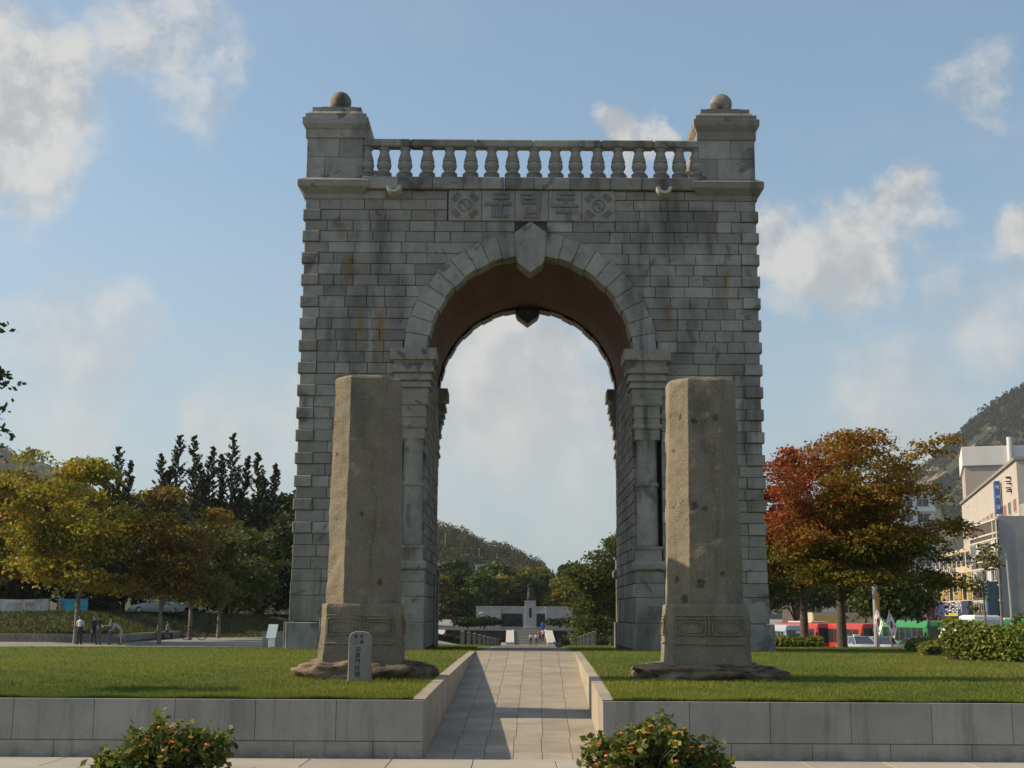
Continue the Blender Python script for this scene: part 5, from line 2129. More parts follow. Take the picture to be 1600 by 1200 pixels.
def make_bus(name, label, loc, rz, col, L=10.5, W=2.5, H=3.1, roofcol=None, sign=None, cat='bus'):
    root = empty(name, loc, rz)
    tag(root, label, cat)
    body = paint(col, .3)
    mb = MB()
    rings = []
    for y, k in ((-.5, .90), (-.494, .97), (-.47, 1.0), (.47, 1.0), (.494, .97), (.5, .92)):
        w, h0, h1 = W / 2 * k, .35, H - (1 - k) * 1.2
        rings.append([(-w, y * L, h0), (-w, y * L, h1 - .28), (-w * .93, y * L, h1 - .08), (-w * .8, y * L, h1), (w * .8, y * L, h1), (w * .93, y * L, h1 - .08), (w, y * L, h1 - .28), (w, y * L, h0)])
    mb.loft(rings)
    o = mb.build('body', body, root)
    smooth_angle(o.data, 30)
    nwin = 7
    for s in (-1, 1):
        for k in range(nwin):
            y0 = -L * .44 + k * L * .88 / nwin
            mb = MB()
            mb.box(s * (W / 2 + .004) - .012, s * (W / 2 + .004) + .012, y0 + .05, y0 + L * .88 / nwin - .05, 1.25, H - .55, b=.01)
            mb.build('side_window', M['glass'], root)
        for y in (-.32, .30):
            wheel(root, s * (W / 2 - .14), L * y, .46, .28)
        mb = MB()
        mb.box(s * W * .38 - .16, s * W * .38 + .16, -L / 2 - .02, -L / 2 + .03, .62, .82, b=.02)
        mb.build('headlight', M['lamp'], root)
        mb = MB()
        mb.tube([(s * W * .47, -L * .5 + .05, H - .5), (s * W * .56, -L * .5 - .12, H - .55), (s * W * .56, -L * .5 - .14, H - .95)], .03, 5)
        mb.box(s * W * .56 - .09, s * W * .56 + .09, -L * .5 - .2, -L * .5 - .1, H - 1.25, H - .9, b=.02)
        mb.build('wing_mirror', M['metal_dark'], root)
    for y, d in ((-L / 2, -1), (L / 2, 1)):
        mb = MB()
        mb.box(-W * .43, W * .43, min(y, y + d * .015) - .0, max(y, y + d * .015), 1.15, H - .42, b=.006)
        mb.build('windscreen' if d < 0 else 'rear_window', M['glass'], root)
    mb = MB()
    mb.box(-W * .05, W * .38, -L / 2 - .03, -L / 2 - .017, H - .72, H - .48)
    ds = mb.build('destination_board', M['white_paint'], root)
    if sign:
        text('lettering', sign, .2, (W * .165, -L / 2 - .033, H - .6), ds, M['ink'])
    if roofcol:
        mb = MB()
        mb.box(-W * .36, W * .36, -L * .30, L * .25, H + .002, H + .18, b=.05)
        mb.build('roof_unit', paint(roofcol, .4), root)
    return root


make_car('parked_car', 'silver saloon parked under the dark trees behind the left plaza', (-28.6, 108, bank_h(-28.6, 108)), R(-90), (.33, .37, .38), L=4.5, H=1.42)
make_car('parked_car', 'dark car parked behind the cyan banner, left of the silver saloon', (-35.6, 113, bank_h(-35.6, 113)), R(-84), (.06, .05, .05), L=4.4)
make_car('silver_car', 'silver-blue taxi facing the camera in front of the red bus', (22.1 * 1.12, 99, gh(24, 99)), R(14), (.38, .42, .46), taxi=(.7, .65, .4))
bpy.data.objects['silver_car'].location.x = 25.95
make_car('white_car', 'pale blue-roofed taxi behind the street lamp post', (28.2, 101, gh(28, 101)), R(16), (.42, .46, .50), taxi=(.05, .25, .45))
make_car('dark_car', 'dark blue-grey car crossing behind the low hedge', (28.6, 91, gh(28, 91)), R(52), (.10, .12, .15), L=4.8)
make_bus('red_bus', 'red bus facing the camera behind the amber tree', (33.3, 131, gh(33, 131)), R(12), (.42, .035, .02), sign='471 독립문')
make_bus('red_bus', 'second red bus further left, behind the first red bus', (30.7, 138, gh(30, 138)), R(12), (.40, .04, .025), roofcol=(.5, .5, .5))
make_bus('green_bus', 'green city bus seen from its end, left of the white truck', (33.6, 110, gh(33, 110)), R(4), (.03, .24, .06), H=2.9)
make_bus('green_bus', 'green city bus behind the tall hedge at the right edge', (42.0, 106, gh(42, 106)), R(78), (.04, .28, .07), H=2.88, roofcol=(.55, .56, .55))
make_bus('blue_minibus', 'pale blue minibus at the right flank of the gate', (24.6, 120, gh(24, 120)), R(8), (.36, .44, .52), L=7, W=2.1, H=2.7, cat='minibus')

# box truck
tk = empty('box_truck', (34.7, 101, gh(34.7, 101)), R(-68))
tag(tk, 'small white box truck behind the tall clipped hedge', 'truck')
mb = MB()
mb.box(-.95, .95, -.3, 2.6, .75, 2.75, b=.03)
mb.build('cargo_box', paint((.46, .46, .46), .45), tk)
for k in range(4):
    mb = MB()
    mb.box(-.975, -.951, -.1 + .7 * k, .0 + .7 * k, .8, 2.7)
    mb.build('rib', paint((.35, .35, .36), .45), tk)
mb = MB()
rr = []
for z, y0, y1, w in ((.45, -2.1, -.4, .88), (1.2, -2.15, -.4, .9), (1.3, -2.1, -.4, .9), (2.05, -1.75, -.45, .82), (2.15, -1.6, -.5, .76)):
    rr.append([(-w, y0, z), (w, y0, z), (w, y1, z), (-w, y1, z)])
mb.loft(rr)
mb.build('cab', M['white_paint'], tk)
mb = MB()
mb.add([(-.74, -2.10, 1.34), (.74, -2.10, 1.34), (.66, -1.80, 1.98), (-.66, -1.80, 1.98)], [(0, 1, 2, 3)])
for p in range(4):
    pass
mb.build('windscreen', M['glass'], tk)
mb = MB()
mb.box(-.7, .7, -.5, 2.6, .5, .72)
mb.build('chassis', M['metal_dark'], tk)
for s in (-1, 1):
    for y in (-1.4, 1.8):
        wheel(tk, s * .78, y, .36)
    mb = MB()
    mb.box(s * .6 - .14, s * .6 + .14, -2.19, -2.13, .7, .9, b=.02)
    mb.build('headlight', M['lamp'], tk)
mb = MB()
rr = []
for z, y0, y1, w in ((2.78, .0, 2.55, .86), (3.0, -.02, 2.5, .84), (3.12, .2, 2.3, .7)):
    rr.append([(-w, y0, z), (w, y0, z), (w, y1, z), (-w, y1, z)])
mb.loft(rr)
mb.build('tarpaulin', M['white_paint'], tk)

# road surface under the traffic
rd_ = MB()
for k in range(30):
    y0, y1 = 58 + k * 6, 58 + (k + 1) * 6
    c0, c1 = .15 * (y0 - 115), .15 * (y1 - 115)
    for x0, x1 in ((20.0, 26), (26, 32), (32, 40)):
        rd_.add([(x0 + c0, y0, gh(x0 + c0, y0) + .012), (x1 + c0, y0, gh(x1 + c0, y0) + .012), (x1 + c1, y1, gh(x1 + c1, y1) + .012), (x0 + c1, y1, gh(x0 + c1, y1) + .012)], [(0, 1, 2, 3)])
road = rd_.build('road', M['asphalt'])
road['kind'] = 'structure'
for k in range(20):
    y0 = 60 + k * 8
    x0 = 30 + .15 * (y0 - 115)
    mb = MB()
    mb.add([(x0 - .07, y0, gh(x0, y0) + .022), (x0 + .07, y0, gh(x0, y0) + .022), (x0 + .67, y0 + 4, gh(x0, y0 + 4) + .022), (x0 + .53, y0 + 4, gh(x0, y0 + 4) + .022)], [(0, 1, 2, 3)])
    mb.build('lane_marking', M['white_paint'], road)

# ------------------------------------------------------------------ street furniture
lp = empty('street_lamp', (17.05, 62, gh(17, 62)))
tag(lp, 'grey street lamp post with one arm reaching left, right of the amber tree trunk', 'street lamp')
mb = MB()
mb.tube([(0, 0, 0), (0, 0, 2.0), (0, 0, 4.4)], [.13, .12, .11], 10)
mb.build('post', M['metal_grey'], lp)
mb = MB()
mb.tube([(0, 0, 3.62), (-.4, -.05, 3.72), (-.72, -.05, 3.74)], [.035, .03, .03], 6)
mb.build('arm', M['metal_grey'], lp)
mb = MB()
mb.sq([(.05, .06, 3.66), (.14, .1, 3.70), (.14, .1, 3.74), (.06, .05, 3.80)], -.82, -.05)
mb.build('lamp_head', M['metal_grey'], lp)
mb = MB()
mb.box(.02, .16, -.16, -.13, 1.6, 3.4)
mb.build('yellow_strip', paint((.40, .22, .03)), lp)

for (x, y, z1, arm, lab) in ((29.9, 95, 6.0, 0, 'thin pale pole right of the amber tree'), (33.2, 88, 6.4, -1.4, 'tall grey lamp post with bent top before the grey building wall'), (31.8, 86, 5.9, 0, 'thin brown pole just left of the bent lamp post')):
    r_ = empty('utility_pole', (x, y, gh(x, y)))
    tag(r_, lab, 'pole')
    mb = MB()
    h = z1 - gh(x, y)
    if arm:
        mb.tube([(0, 0, 0), (0, 0, h * .5), (-.1, 0, h * .93), (-.4, 0, h * .985), (arm, 0, h)], [.10, .085, .07, .05, .04], 8)
    else:
        mb.tube([(0, 0, 0), (0, 0, h * .5), (0, 0, h)], [.1, .085, .07], 8)
    mb.build('shaft', M['metal_grey'] if arm else M['bark_pale'], r_)
    mb = MB()
    if arm:
        mb.box(arm - .3, arm + .05, -.09, .09, h - .05, h + .05, b=.02)
        mb.build('lamp_head', M['metal_grey'], r_)
    else:
        mb.box(-.35, .35, -.04, .04, h - .5, h - .42)
        mb.build('crossbar', M['metal_grey'], r_)


def flag(label, loc, rz, ang, seed, full):
    root = empty('flag', loc, rz)
    root.scale = (.78, .78, .82)
    tag(root, label, 'flag', None)
    mb = MB()
    mb.tube([(0, 0, 0), (.0, 0, 1.65)], .018, 6)
    mb.build('staff', M['metal_grey'], root)
    W_, H_ = .92, .66
    ca, sa = math.cos(ang), math.sin(ang)

    def f(u, v, d=0.0):
        """u along the fly, v up; the cloth hangs down from the staff in folds"""
        x = u * W_
        z = (v - 1) * H_
        y = .06 * math.sin(u * 9 + seed) * u + d
        return (x * ca - z * sa * -.35, y, 1.6 + z * .95 - x * sa)
    nx, nz_ = 18, 10
    mb = MB()
    for d in (0, .008):
        vs = [f(i / nx, j / nz_, d) for j in range(nz_ + 1) for i in range(nx + 1)]
        mb.add(vs, [(j * (nx + 1) + i, j * (nx + 1) + i + 1, (j + 1) * (nx + 1) + i + 1, (j + 1) * (nx + 1) + i) for j in range(nz_) for i in range(nx)])
    cl = mb.build('cloth', M['white_paint'], root, smooth=True)
    n = 24
    r = .25
    for half, col in ((0, (.45, .02, .03)), (1, (.02, .05, .25))):
        mb = MB()
        pts = []
        for k in range(n + 1):
            a = math.pi * k / n + math.pi * half - .55
            pts.append((.5 + r * math.cos(a) * H_ / W_, .5 + r * math.sin(a)))
        c = f(.5, .5, -.012)
        vs = [c] + [f(u, v, -.012) for u, v in pts]
        mb.add(vs, [(0, k + 1, k + 2) for k in range(n)])
        mb.build('taegeuk_half', paint(col, .7), cl)
    for (u, v) in ((.17, .8), (.83, .8), (.17, .2), (.83, .2)):
        mb = MB()
        for k in (-1, 0, 1):
            q = [(u - .05, v + k * .06 - .018), (u + .05, v + k * .06 - .018), (u + .05, v + k * .06 + .018), (u - .05, v + k * .06 + .018)]
            mb.add([f(a, b, -.012) for a, b in q], [(0, 1, 2, 3)])
        mb.build('trigram', M['ink'], cl)


flag('white national flag with red and blue disc, hanging right of the lamp post', (16.40, 57.5, .52), R(8), R(62), 1.0, True)
flag('partly folded white flag just left of the other flag', (16.12, 58.4, .66), R(-30), R(70), 2.3, False)

# ================================================================== people
BONES = ['pelvis', 'belly', 'chest', 'neck', 'headb', 'head', 'crown']


def make_person(label, loc, rz, pose, shirt, trousers, h=1.70, shoes=(.02, .02, .02), hat=None, bag=None, cat='person', mats=None, name='person', sleeves='short', group=None):
    """one continuous skinned body; poses move the joints"""
    s = h / 1.70
    lean = pose.get('lean', 0)
    J = {}
    pel = Vector((0, 0, .93))
    hipy = pose.get('hipy', 0)
    pel.y += hipy
    pel.z = pose.get('pelz', .93)

    def tor(x, y, z):
        v = Vector((x, y, z - .93))
        v = Matrix.Rotation(lean, 3, 'X') @ v
        return pel + v
    J['pelvis'] = (pel, (.145, .105))
    J['belly'] = (tor(0, 0, 1.10), (.14, .10))
    J['chest'] = (tor(0, .005, 1.30), (.155, .105))
    J['shoul'] = (tor(0, 0, 1.41), (.12, .085))
    J['neck'] = (tor(0, -.01, 1.48), (.055, .055))
    hl = pose.get('head', 0)
    hd = lambda y, z: tor(0, -.01, 1.48) + Matrix.Rotation(lean * .75 + hl, 3, 'X') @ Vector((0, y, z))
    J['jaw'] = (hd(-.02, .065), (.066, .075))
    J['head'] = (hd(-.01, .135), (.078, .092))
    J['crown'] = (hd(.0, .205), (.05, .06))
    J['nose'] = (hd(-.105, .10), (.014, .016))
    E = [('pelvis', 'belly'), ('belly', 'chest'), ('chest', 'shoul'), ('shoul', 'neck'), ('neck', 'jaw'), ('jaw', 'head'), ('head', 'crown'), ('jaw', 'nose')]
    reg = {}
    for sd, sg_ in (('l', -1), ('r', 1)):
        arm = pose.get('arm_' + sd, pose.get('arm', (0.05, 0.1, 0.15)))
        sh = tor(sg_ * .185, 0, 1.405)
        up = Matrix.Rotation(lean * pose.get('armlean', .3), 3, 'X') @ Vector((sg_ * .05, -math.sin(arm[1]) * .28, -math.cos(arm[1]) * .28))
        el = sh + up
        fo = Vector((-sg_ * arm[0] * .25, -math.sin(arm[1] + arm[2]) * .25, -math.cos(arm[1] + arm[2]) * .25))
        wr = el + fo
        dirn = fo.normalized()
        pm = wr + dirn * .07
        J['sh' + sd] = (sh, (.062, .062))
        J['el' + sd] = (el, (.043, .043))
        J['wr' + sd] = (wr, (.028, .026))
        J['pm' + sd] = (pm, (.038, .018))
        E += [('shoul', 'sh' + sd), ('sh' + sd, 'el' + sd), ('el' + sd, 'wr' + sd), ('wr' + sd, 'pm' + sd)]
        sidev = Vector((0, 1, 0)) if abs(dirn.y) < .7 else Vector((1, 0, 0))
        for q, (o_, l_) in enumerate(((-.03, .066), (-.01, .078), (.01, .074), (.028, .058))):
            kx = pm + sidev * o_ + dirn * l_ * .5
            tx = pm + sidev * o_ * .95 + dirn * l_ + Vector((-sg_ * .016, 0, 0))
            J['f%s%d' % (sd, q)] = (kx, (.0085, .0085))
            J['g%s%d' % (sd, q)] = (tx, (.0075, .0075))
            E += [('pm' + sd, 'f%s%d' % (sd, q)), ('f%s%d' % (sd, q), 'g%s%d' % (sd, q))]
        th = wr + dirn * .035 - sidev * .045 + Vector((-sg_ * .01, 0, 0))
        J['t' + sd] = (th, (.010, .010))
        E += [('wr' + sd, 't' + sd)]
        leg = pose.get('leg_' + sd, (0, 0))
        hip = pel + Vector((sg_ * .09, 0, -.05))
        kn = hip + Vector((sg_ * .01, -math.sin(leg[0]) * .42, -math.cos(leg[0]) * .42))
        an = kn + Vector((0, -math.sin(leg[0] - leg[1]) * .40, -math.cos(leg[0] - leg[1]) * .40))
        J['hp' + sd] = (hip, (.095, .10))
        J['kn' + sd] = (kn, (.062, .066))
        J['an' + sd] = (an, (.042, .048))
        J['he' + sd] = (an + Vector((0, .03, -.05)), (.04, .035))
        J['to' + sd] = (an + Vector((sg_ * .02, -.16, -.065)), (.04, .024))
        E += [('pelvis', 'hp' + sd), ('hp' + sd, 'kn' + sd), ('kn' + sd, 'an' + sd), ('an' + sd, 'he' + sd), ('an' + sd, 'to' + sd)]
    names = list(J)
    idx = {n: i for i, n in enumerate(names)}
    me = bpy.data.meshes.new(name)
    me.from_pydata([tuple(J[n][0] * s) for n in names], [(idx[a], idx[b]) for a, b in E], [])
    ob = bpy.data.objects.new(name, me)
    C.objects.link(ob)
    ob.modifiers.new('skin', 'SKIN')
    for i, n in enumerate(names):
        sv = me.skin_vertices[0].data[i]
        sv.radius = (J[n][1][0] * s, J[n][1][1] * s)
        sv.use_root = (n == 'pelvis')
    sb = ob.modifiers.new('sub', 'SUBSURF')
    sb.levels = sb.render_levels = 1
    dg = bpy.context.evaluated_depsgraph_get()
    dg.update()
    me2 = bpy.data.meshes.new_from_object(ob.evaluated_get(dg))
    ob.modifiers.clear()
    ob.data = me2
    bpy.data.meshes.remove(me)
    me2.name = name
    # clothing regions by nearest bone
    ml = mats or [M['skin'], paint(shirt, .8), paint(trousers, .8), paint(shoes, .6)]
    me2.materials.clear()
    for m_ in ml:
        me2.materials.append(m_)
    A = np.array([tuple(J[a][0] * s) for a, b in E])
    B = np.array([tuple(J[b][0] * s) for a, b in E])
    part = []
    for a, b in E:
        if a in ('pelvis',) and b == 'belly':
            part.append(2)
        elif a in ('belly', 'chest') or (a == 'shoul' and b != 'neck') or a[:2] == 'sh' or (a[:2] == 'el' and sleeves == 'long'):
            part.append(1)
        elif a[:2] in ('hp', 'kn') or (a == 'pelvis' and b[:2] == 'hp'):
            part.append(2)
        elif a[:2] == 'an':
            part.append(3)
        else:
            part.append(0)
    if mats is None:
        mi = []
        for p in me2.polygons:
            c = np.array(p.center)
            ab = B - A
            t = np.clip(((c - A) * ab).sum(1) / ((ab * ab).sum(1) + 1e-9), 0, 1)
            d = ((A + ab * t[:, None] - c) ** 2).sum(1)
            mi.append(part[int(np.argmin(d))])
        me2.polygons.foreach_set('material_index', mi)
    me2.polygons.foreach_set('use_smooth', [True] * len(me2.polygons))
    ob.location = loc
    ob.rotation_euler = (0, 0, rz)
    if cat:
        tag(ob, label, cat, group)
    # hair as a cap over the skull
    hc = J['head'][0] * s
    tilt = lean * .75 + hl
    mb = MB()
    rings = []
    for k in range(7):
        ph = R(-8 + 98 * k / 6)
        rings.append([(.092 * s * math.cos(ph) * math.cos(a), (.108 * math.cos(ph) * math.sin(a) + .018) * s, (.105 * math.sin(ph) + .02 + (.03 * (1 if math.sin(a) < -.3 else -1.2) if k == 0 else 0)) * s) for a in [2 * math.pi * j / 14 for j in range(14)]])
    mb.loft(rings)
    rot = Matrix.Rotation(tilt, 3, 'X')
    mb.v = [tuple(hc + rot @ Vector(v)) for v in mb.v]
    if mats is None:
        mb.build('hair', paint(hat, .8) if hat else M['hair'], ob, smooth=True)
        for sg_ in (-1, 1):
            e = MB()
            e.lathe([(.001, -.008), (.009, -.004), (.009, .004), (.001, .008)], 8)
            e.v = [tuple(hc + rot @ (Vector((sg_ * .03, -.098, -.005)) * s + Vector(v))) for v in e.v]
            e.build('eye', M['hair'], ob)
    return ob


STAND = {'arm': (.1, .1, .15), 'leg_l': (.05, .05), 'leg_r': (-.04, .02)}
HOLD = {'arm': (.5, .35, 1.3), 'leg_l': (.04, .04), 'leg_r': (-.03, .02), 'head': .25}
BEND = {'lean': .95, 'armlean': .15, 'arm': (.3, .6, .3), 'leg_l': (.12, .18), 'leg_r': (.02, .1), 'hipy': .12, 'head': .1}
WALK = {'arm_l': (.05, .45, .3), 'arm_r': (.05, -.3, .3), 'leg_l': (-.35, .15), 'leg_r': (.4, .2)}
SIT = {'pelz': .50, 'leg_l': (1.45, 1.42), 'leg_r': (1.40, 1.4), 'arm': (.2, .5, .7), 'lean': .1}
g0 = lambda x, y: gh(x, y)
make_person('person in a white shirt and dark trousers, seen from behind, leftmost of the standing group', (-25.9, 80, g0(-25.9, 80)), R(170), {**STAND, 'arm': (.3, .2, 1.0)}, (.55, .56, .66), (.02, .02, .025), 1.66)
make_person('person in black behind the others, between the white shirt and the dark jacket', (-25.35, 81, g0(-25.35, 81)), R(30), STAND, (.02, .02, .022), (.02, .02, .022), 1.64, sleeves='long')
make_person('person in a dark jacket and grey trousers in the middle of the standing group', (-24.75, 80, g0(-24.75, 80)), R(160), {**STAND, 'arm': (.3, .3, 1.1)}, (.028, .028, .03), (.10, .10, .095), 1.70, sleeves='long')
make_person('child in a white top sitting low behind the dark jacket', (-24.9, 85.0, g0(-24.9, 85) - .1), R(20), {**SIT}, (.45, .48, .52), (.04, .05, .10), 1.15)
make_person('person in a cream shirt and jeans holding papers, facing left', (-24.05, 80, g0(-24.05, 80)), R(-75), HOLD, (.52, .49, .38), (.05, .075, .12), 1.66, sleeves='long')
pp = MB()
pp.box(-.15, .15, -.01, .01, -.10, .10)
tag(pp.build('papers', M['white_paint'], loc=(-24.62, 80.0, g0(-24, 80) + 1.12)), 'white sheets of paper held by the person in the cream shirt', 'paper')
make_person('person in a light blue shirt and beige trousers bending forward, rightmost of the group', (-23.5, 80, g0(-23.5, 80)), R(-80), BEND, (.36, .41, .56), (.36, .32, .25), 1.68, sleeves='long')
make_person('person in dark clothes sitting on the low wall, left of the other sitter', (-25.2, 95.2, g0(-25, 95) - .0), R(70), SIT, (.20, .17, .15), (.02, .02, .02), 1.68, sleeves='long')
make_person('person with a pale top sitting on the low wall, nearer the bicycle', (-25.2, 97.6, g0(-25, 97) - .0), R(70), SIT, (.22, .20, .19), (.02, .02, .02), 1.64, sleeves='long')

# ------------------------------------------------------------------ bicycle
bk = empty('bicycle', (-22.5, 94.6, gh(-22.5, 94.6)), R(8))
tag(bk, 'dark bicycle leaning against a pale tree trunk on the left plaza', 'bicycle')
for x in (-.55, .55):
    mb = MB()
    ring = [(x + .33 * math.cos(a), 0, .345 + .33 * math.sin(a)) for a in [2 * math.pi * k / 28 for k in range(29)]]
    mb.tube(ring, .026, 6, cap=False)
    o = mb.build('wheel', M['rubber'], bk, smooth=True)
    mb = MB()
    for k in range(10):
        a = 2 * math.pi * k / 10
        mb.tube([(x, 0, .345), (x + .31 * math.cos(a), 0, .345 + .31 * math.sin(a))], .004, 3)
    mb.tube([(x, -.04, .345), (x, .04, .345)], .025, 8)
    mb.build('spokes', M['chrome'], o)
mb = MB()
for a, b in (((-.55, 0, .345), (-.12, 0, .29)), ((-.12, 0, .29), (-.24, 0, .80)), ((-.55, 0, .345), (-.22, 0, .74)), ((-.22, 0, .74), (.36, 0, .80)), ((-.12, 0, .29), (.38, 0, .72)), ((.36, 0, .84), (.40, 0, .68)), ((.40, 0, .68), (.55, 0, .345))):
    mb.tube([a, b], .02, 6)
mb.build('frame', M['metal_dark'], bk)
mb = MB()
mb.tube([(.36, 0, .84), (.34, 0, .98), (.42, 0, 1.0)], .015, 6)
mb.tube([(.42, -.27, .98), (.44, 0, 1.0), (.42, .27, .98)], .015, 6)
mb.build('handlebar', M['metal_dark'], bk)
mb = MB()
mb.sq([(.13, .07, .86), (.14, .075, .90), (.12, .05, .93)], -.27, 0)
mb.tube([(-.24, 0, .78), (-.26, 0, .88)], .014, 6)
mb.build('saddle', M['rubber'], bk)
mb = MB()
mb.tube([(-.12, -.09, .29), (-.12, .09, .29)], .02, 6)
mb.tube([(-.12, -.09, .29), (-.02, -.09, .18)], .01, 4)
mb.tube([(-.12, .09, .29), (-.22, .09, .40)], .01, 4)
mb.box(-.06, .02, -.15, -.09, .165, .185)
mb.box(-.26, -.18, .09, .15, .395, .415)
mb.build('pedals', M['metal_dark'], bk)

# ================================================================== memorial seen through the arch
TZ = -.42        # terrace level
terr = MB()
terr.box(-40, .35, 168, 230, -2.4, TZ)
terr.box(4.35, 44, 168, 230, -2.4, TZ - .001)
terr.box(.35, 4.35, 170.5, 230, -2.4, TZ - .002)
terr = terr.build('terrace', M['dark_panel'])
terr['kind'] = 'structure'
for a, b in ((-12, .2), (4.5, 18)):
    mb = MB()
    n = 8
    for k in range(n):
        x0, x1 = a + (b - a) * k / n, a + (b - a) * (k + 1) / n
        mb.box(x0 + .01, x1 - .01, 167.7, 168.3, TZ + .003, TZ + .17)
    mb.build('coping', M['concrete'], terr)
stz = gh(2, 150)
for k in range(9):
    mb = MB()
    z1 = stz + (TZ - stz) * (k + 1) / 9
    mb.box(.5, 4.2, 156 + k * 1.6, 170.4, z1 - (TZ - stz) / 9 - (.0 if k else .3), z1 - .002 * 0, b=.01)
    mb.build('stair_step', M['concrete'], terr)
for x0, x1, lab in ((-.55, .42, 'pale sloping parapet left of the memorial steps'), (4.28, 5.25, 'pale sloping parapet right of the memorial steps')):
    mb = MB()
    p = [(154.5, stz - .2), (170.0, TZ - .2), (170.0, TZ + .12), (168.3, TZ + .12), (155.0, stz + .35), (154.5, stz + .30)]
    rr = [[(x, y, z) for y, z in p] for x in (x0, x1)]
    mb.loft(rr)
    tag(mb.build('stair_parapet', M['white_stone']), lab, 'parapet')
mb = MB()
p = [(154.5, stz - .2), (170.0, TZ - .2), (170.0, TZ + .12), (168.3, TZ + .12), (155.0, stz + .35), (154.5, stz + .30)]
mb.loft([[(x, y, z) for y, z in p] for x in (-9.3, -8.2)])
tag(mb.build('stair_parapet', M['white_stone']), 'pale sloping parapet by the left jamb of the arch, far from the steps', 'parapet')

mw = empty('memorial_wall', (1.6, 190, TZ))
tag(mw, 'long pale memorial wall with dark relief panels behind the statue', 'memorial wall')
for a, b, yy in ((-6.5, -3.0, -.5), (-3.0, 3.4, 0), (3.4, 7.3, -.5)):
    mb = MB()
    n = max(2, int((b - a) / 1.15))
    for k in range(n):
        x0, x1 = a + (b - a) * k / n, a + (b - a) * (k + 1) / n
        mb.box(x0 + .006, x1 - .006, yy, yy + .6, 0, 2.98, t=random.random(), b=.012)
    mb.build('wall_slab', M['white_stone'], mw)
    mb = MB()
    mb.box(a - .05, b + .05, yy - .08, yy + .7, 2.985, 3.14, b=.02)
    mb.build('coping', M['white_stone'], mw)
for a, b in ((-2.9, .1), (2.1, 3.3)):
    mb = MB()
    mb.box(a, b, -.06, .01, .35, 2.15, b=.02)
    rr_ = random.Random(3)
    for k in range(16):
        x = a + .15 + (b - a - .3) * (k + .5) / 16
        hh = rr_.uniform(.7, 1.3)
        mb.lathe([(.02, .4), (.11, .5), (.10, .4 + hh * .8), (.05, .42 + hh * .85), (.075, .4 + hh * .93), (.02, .4 + hh)], 8, (x, -.08, 0))
    mb.build('relief_panel', M['dark_panel'], mw)
mb = MB()
rr_ = random.Random(5)
for k in range(9):
    x, z = -6.1 + .28 * k + rr_.uniform(-.08, .08), 1.9 + rr_.uniform(-.35, .35)
    a = rr_.uniform(.2, .9)
    mb.tube([(x, -.53, z), (x + .25 * math.cos(a), -.54, z + .25 * math.sin(a)), (x + .5 * math.cos(a * .6), -.53, z + .38 * math.sin(a))], [.05, .07, .03], 5)
tag(mb.build('white_relief', M['white_paint'], mw), 'white carved strokes on the left wing')

mo = empty('statue_monument', (2.72, 184.5, TZ))
tag(mo, 'dark bronze standing figure on a tall pale pedestal at the head of the steps', 'statue')
mb = MB()
mb.sq([(.95, .95, 0), (.95, .95, .28), (.76, .76, .285), (.74, .74, 3.78), (.80, .80, 3.80), (.80, .80, 3.93)], 0, 0)
mb.build('pedestal', M['white_stone'], mo)
mb = MB()
mb.box(-.17, .17, -.785, -.74, 1.6, 2.9)
mb.build('plaque', M['bronze'], mo)
figp = {'arm_l': (.3, .5, 1.2), 'arm_r': (-.2, 2.75, .15), 'leg_l': (.15, .1), 'leg_r': (-.2, .1)}
fg = make_person(None, (0, 0, 3.93), 0, figp, (0, 0, 0), (0, 0, 0), 2.65, mats=[M['bronze']], cat=None, name='figure')
fg.parent = mo
fg.location = (0, 0, 3.95)
mb = MB()
rg = []
for k in range(9):
    t = k / 8
    z = .1 + 1.6 * t
    r = .58 - .26 * t + .03 * math.sin(k * 2)
    rg.append([(r * (1 + .10 * math.sin(a * 5 + k)) * math.cos(a) + .08 * (1 - t), r * .8 * (1 + .10 * math.sin(a * 5 + k)) * math.sin(a), 3.93 + z) for a in [2 * math.pi * j / 22 for j in range(22)]])
mb.loft(rg)
mb.build('robe', M['bronze'], mo, smooth=True)
mb = MB()
mb.sq([(.55, .5, 3.93), (.5, .45, 4.05)], 0, 0)
mb.build('bronze_base', M['bronze'], mo)

post_mat = rough_mat('post_stone', (.16, .15, .13), (.11, .10, .09), 2.0)
# railing posts in two rows towards the memorial
for side, (xa, xb), n in ((-1, (-2.9, -1.2), 9), (1, (5.0, 5.75), 8)):
    for k in range(n):
        t = k / (n - 1)
        y = 80 + 45 * t
        x = xa + (xb - xa) * t
        mb = MB()
        mb.sq([(.115, .115, -.3), (.115, .115, .98), (.14, .14, .99), (.14, .14, 1.06), (.06, .06, 1.12)], 0, 0)
        o = mb.build('stone_post', post_mat, loc=(x, y, gh(x, y)))
        tag(o, 'grey stone post, %s from the near end of the row %s of the axis' % (ORD[k], 'left' if side < 0 else 'right'), 'post', 'stone posts %s of the memorial axis' % ('left' if side < 0 else 'right'))

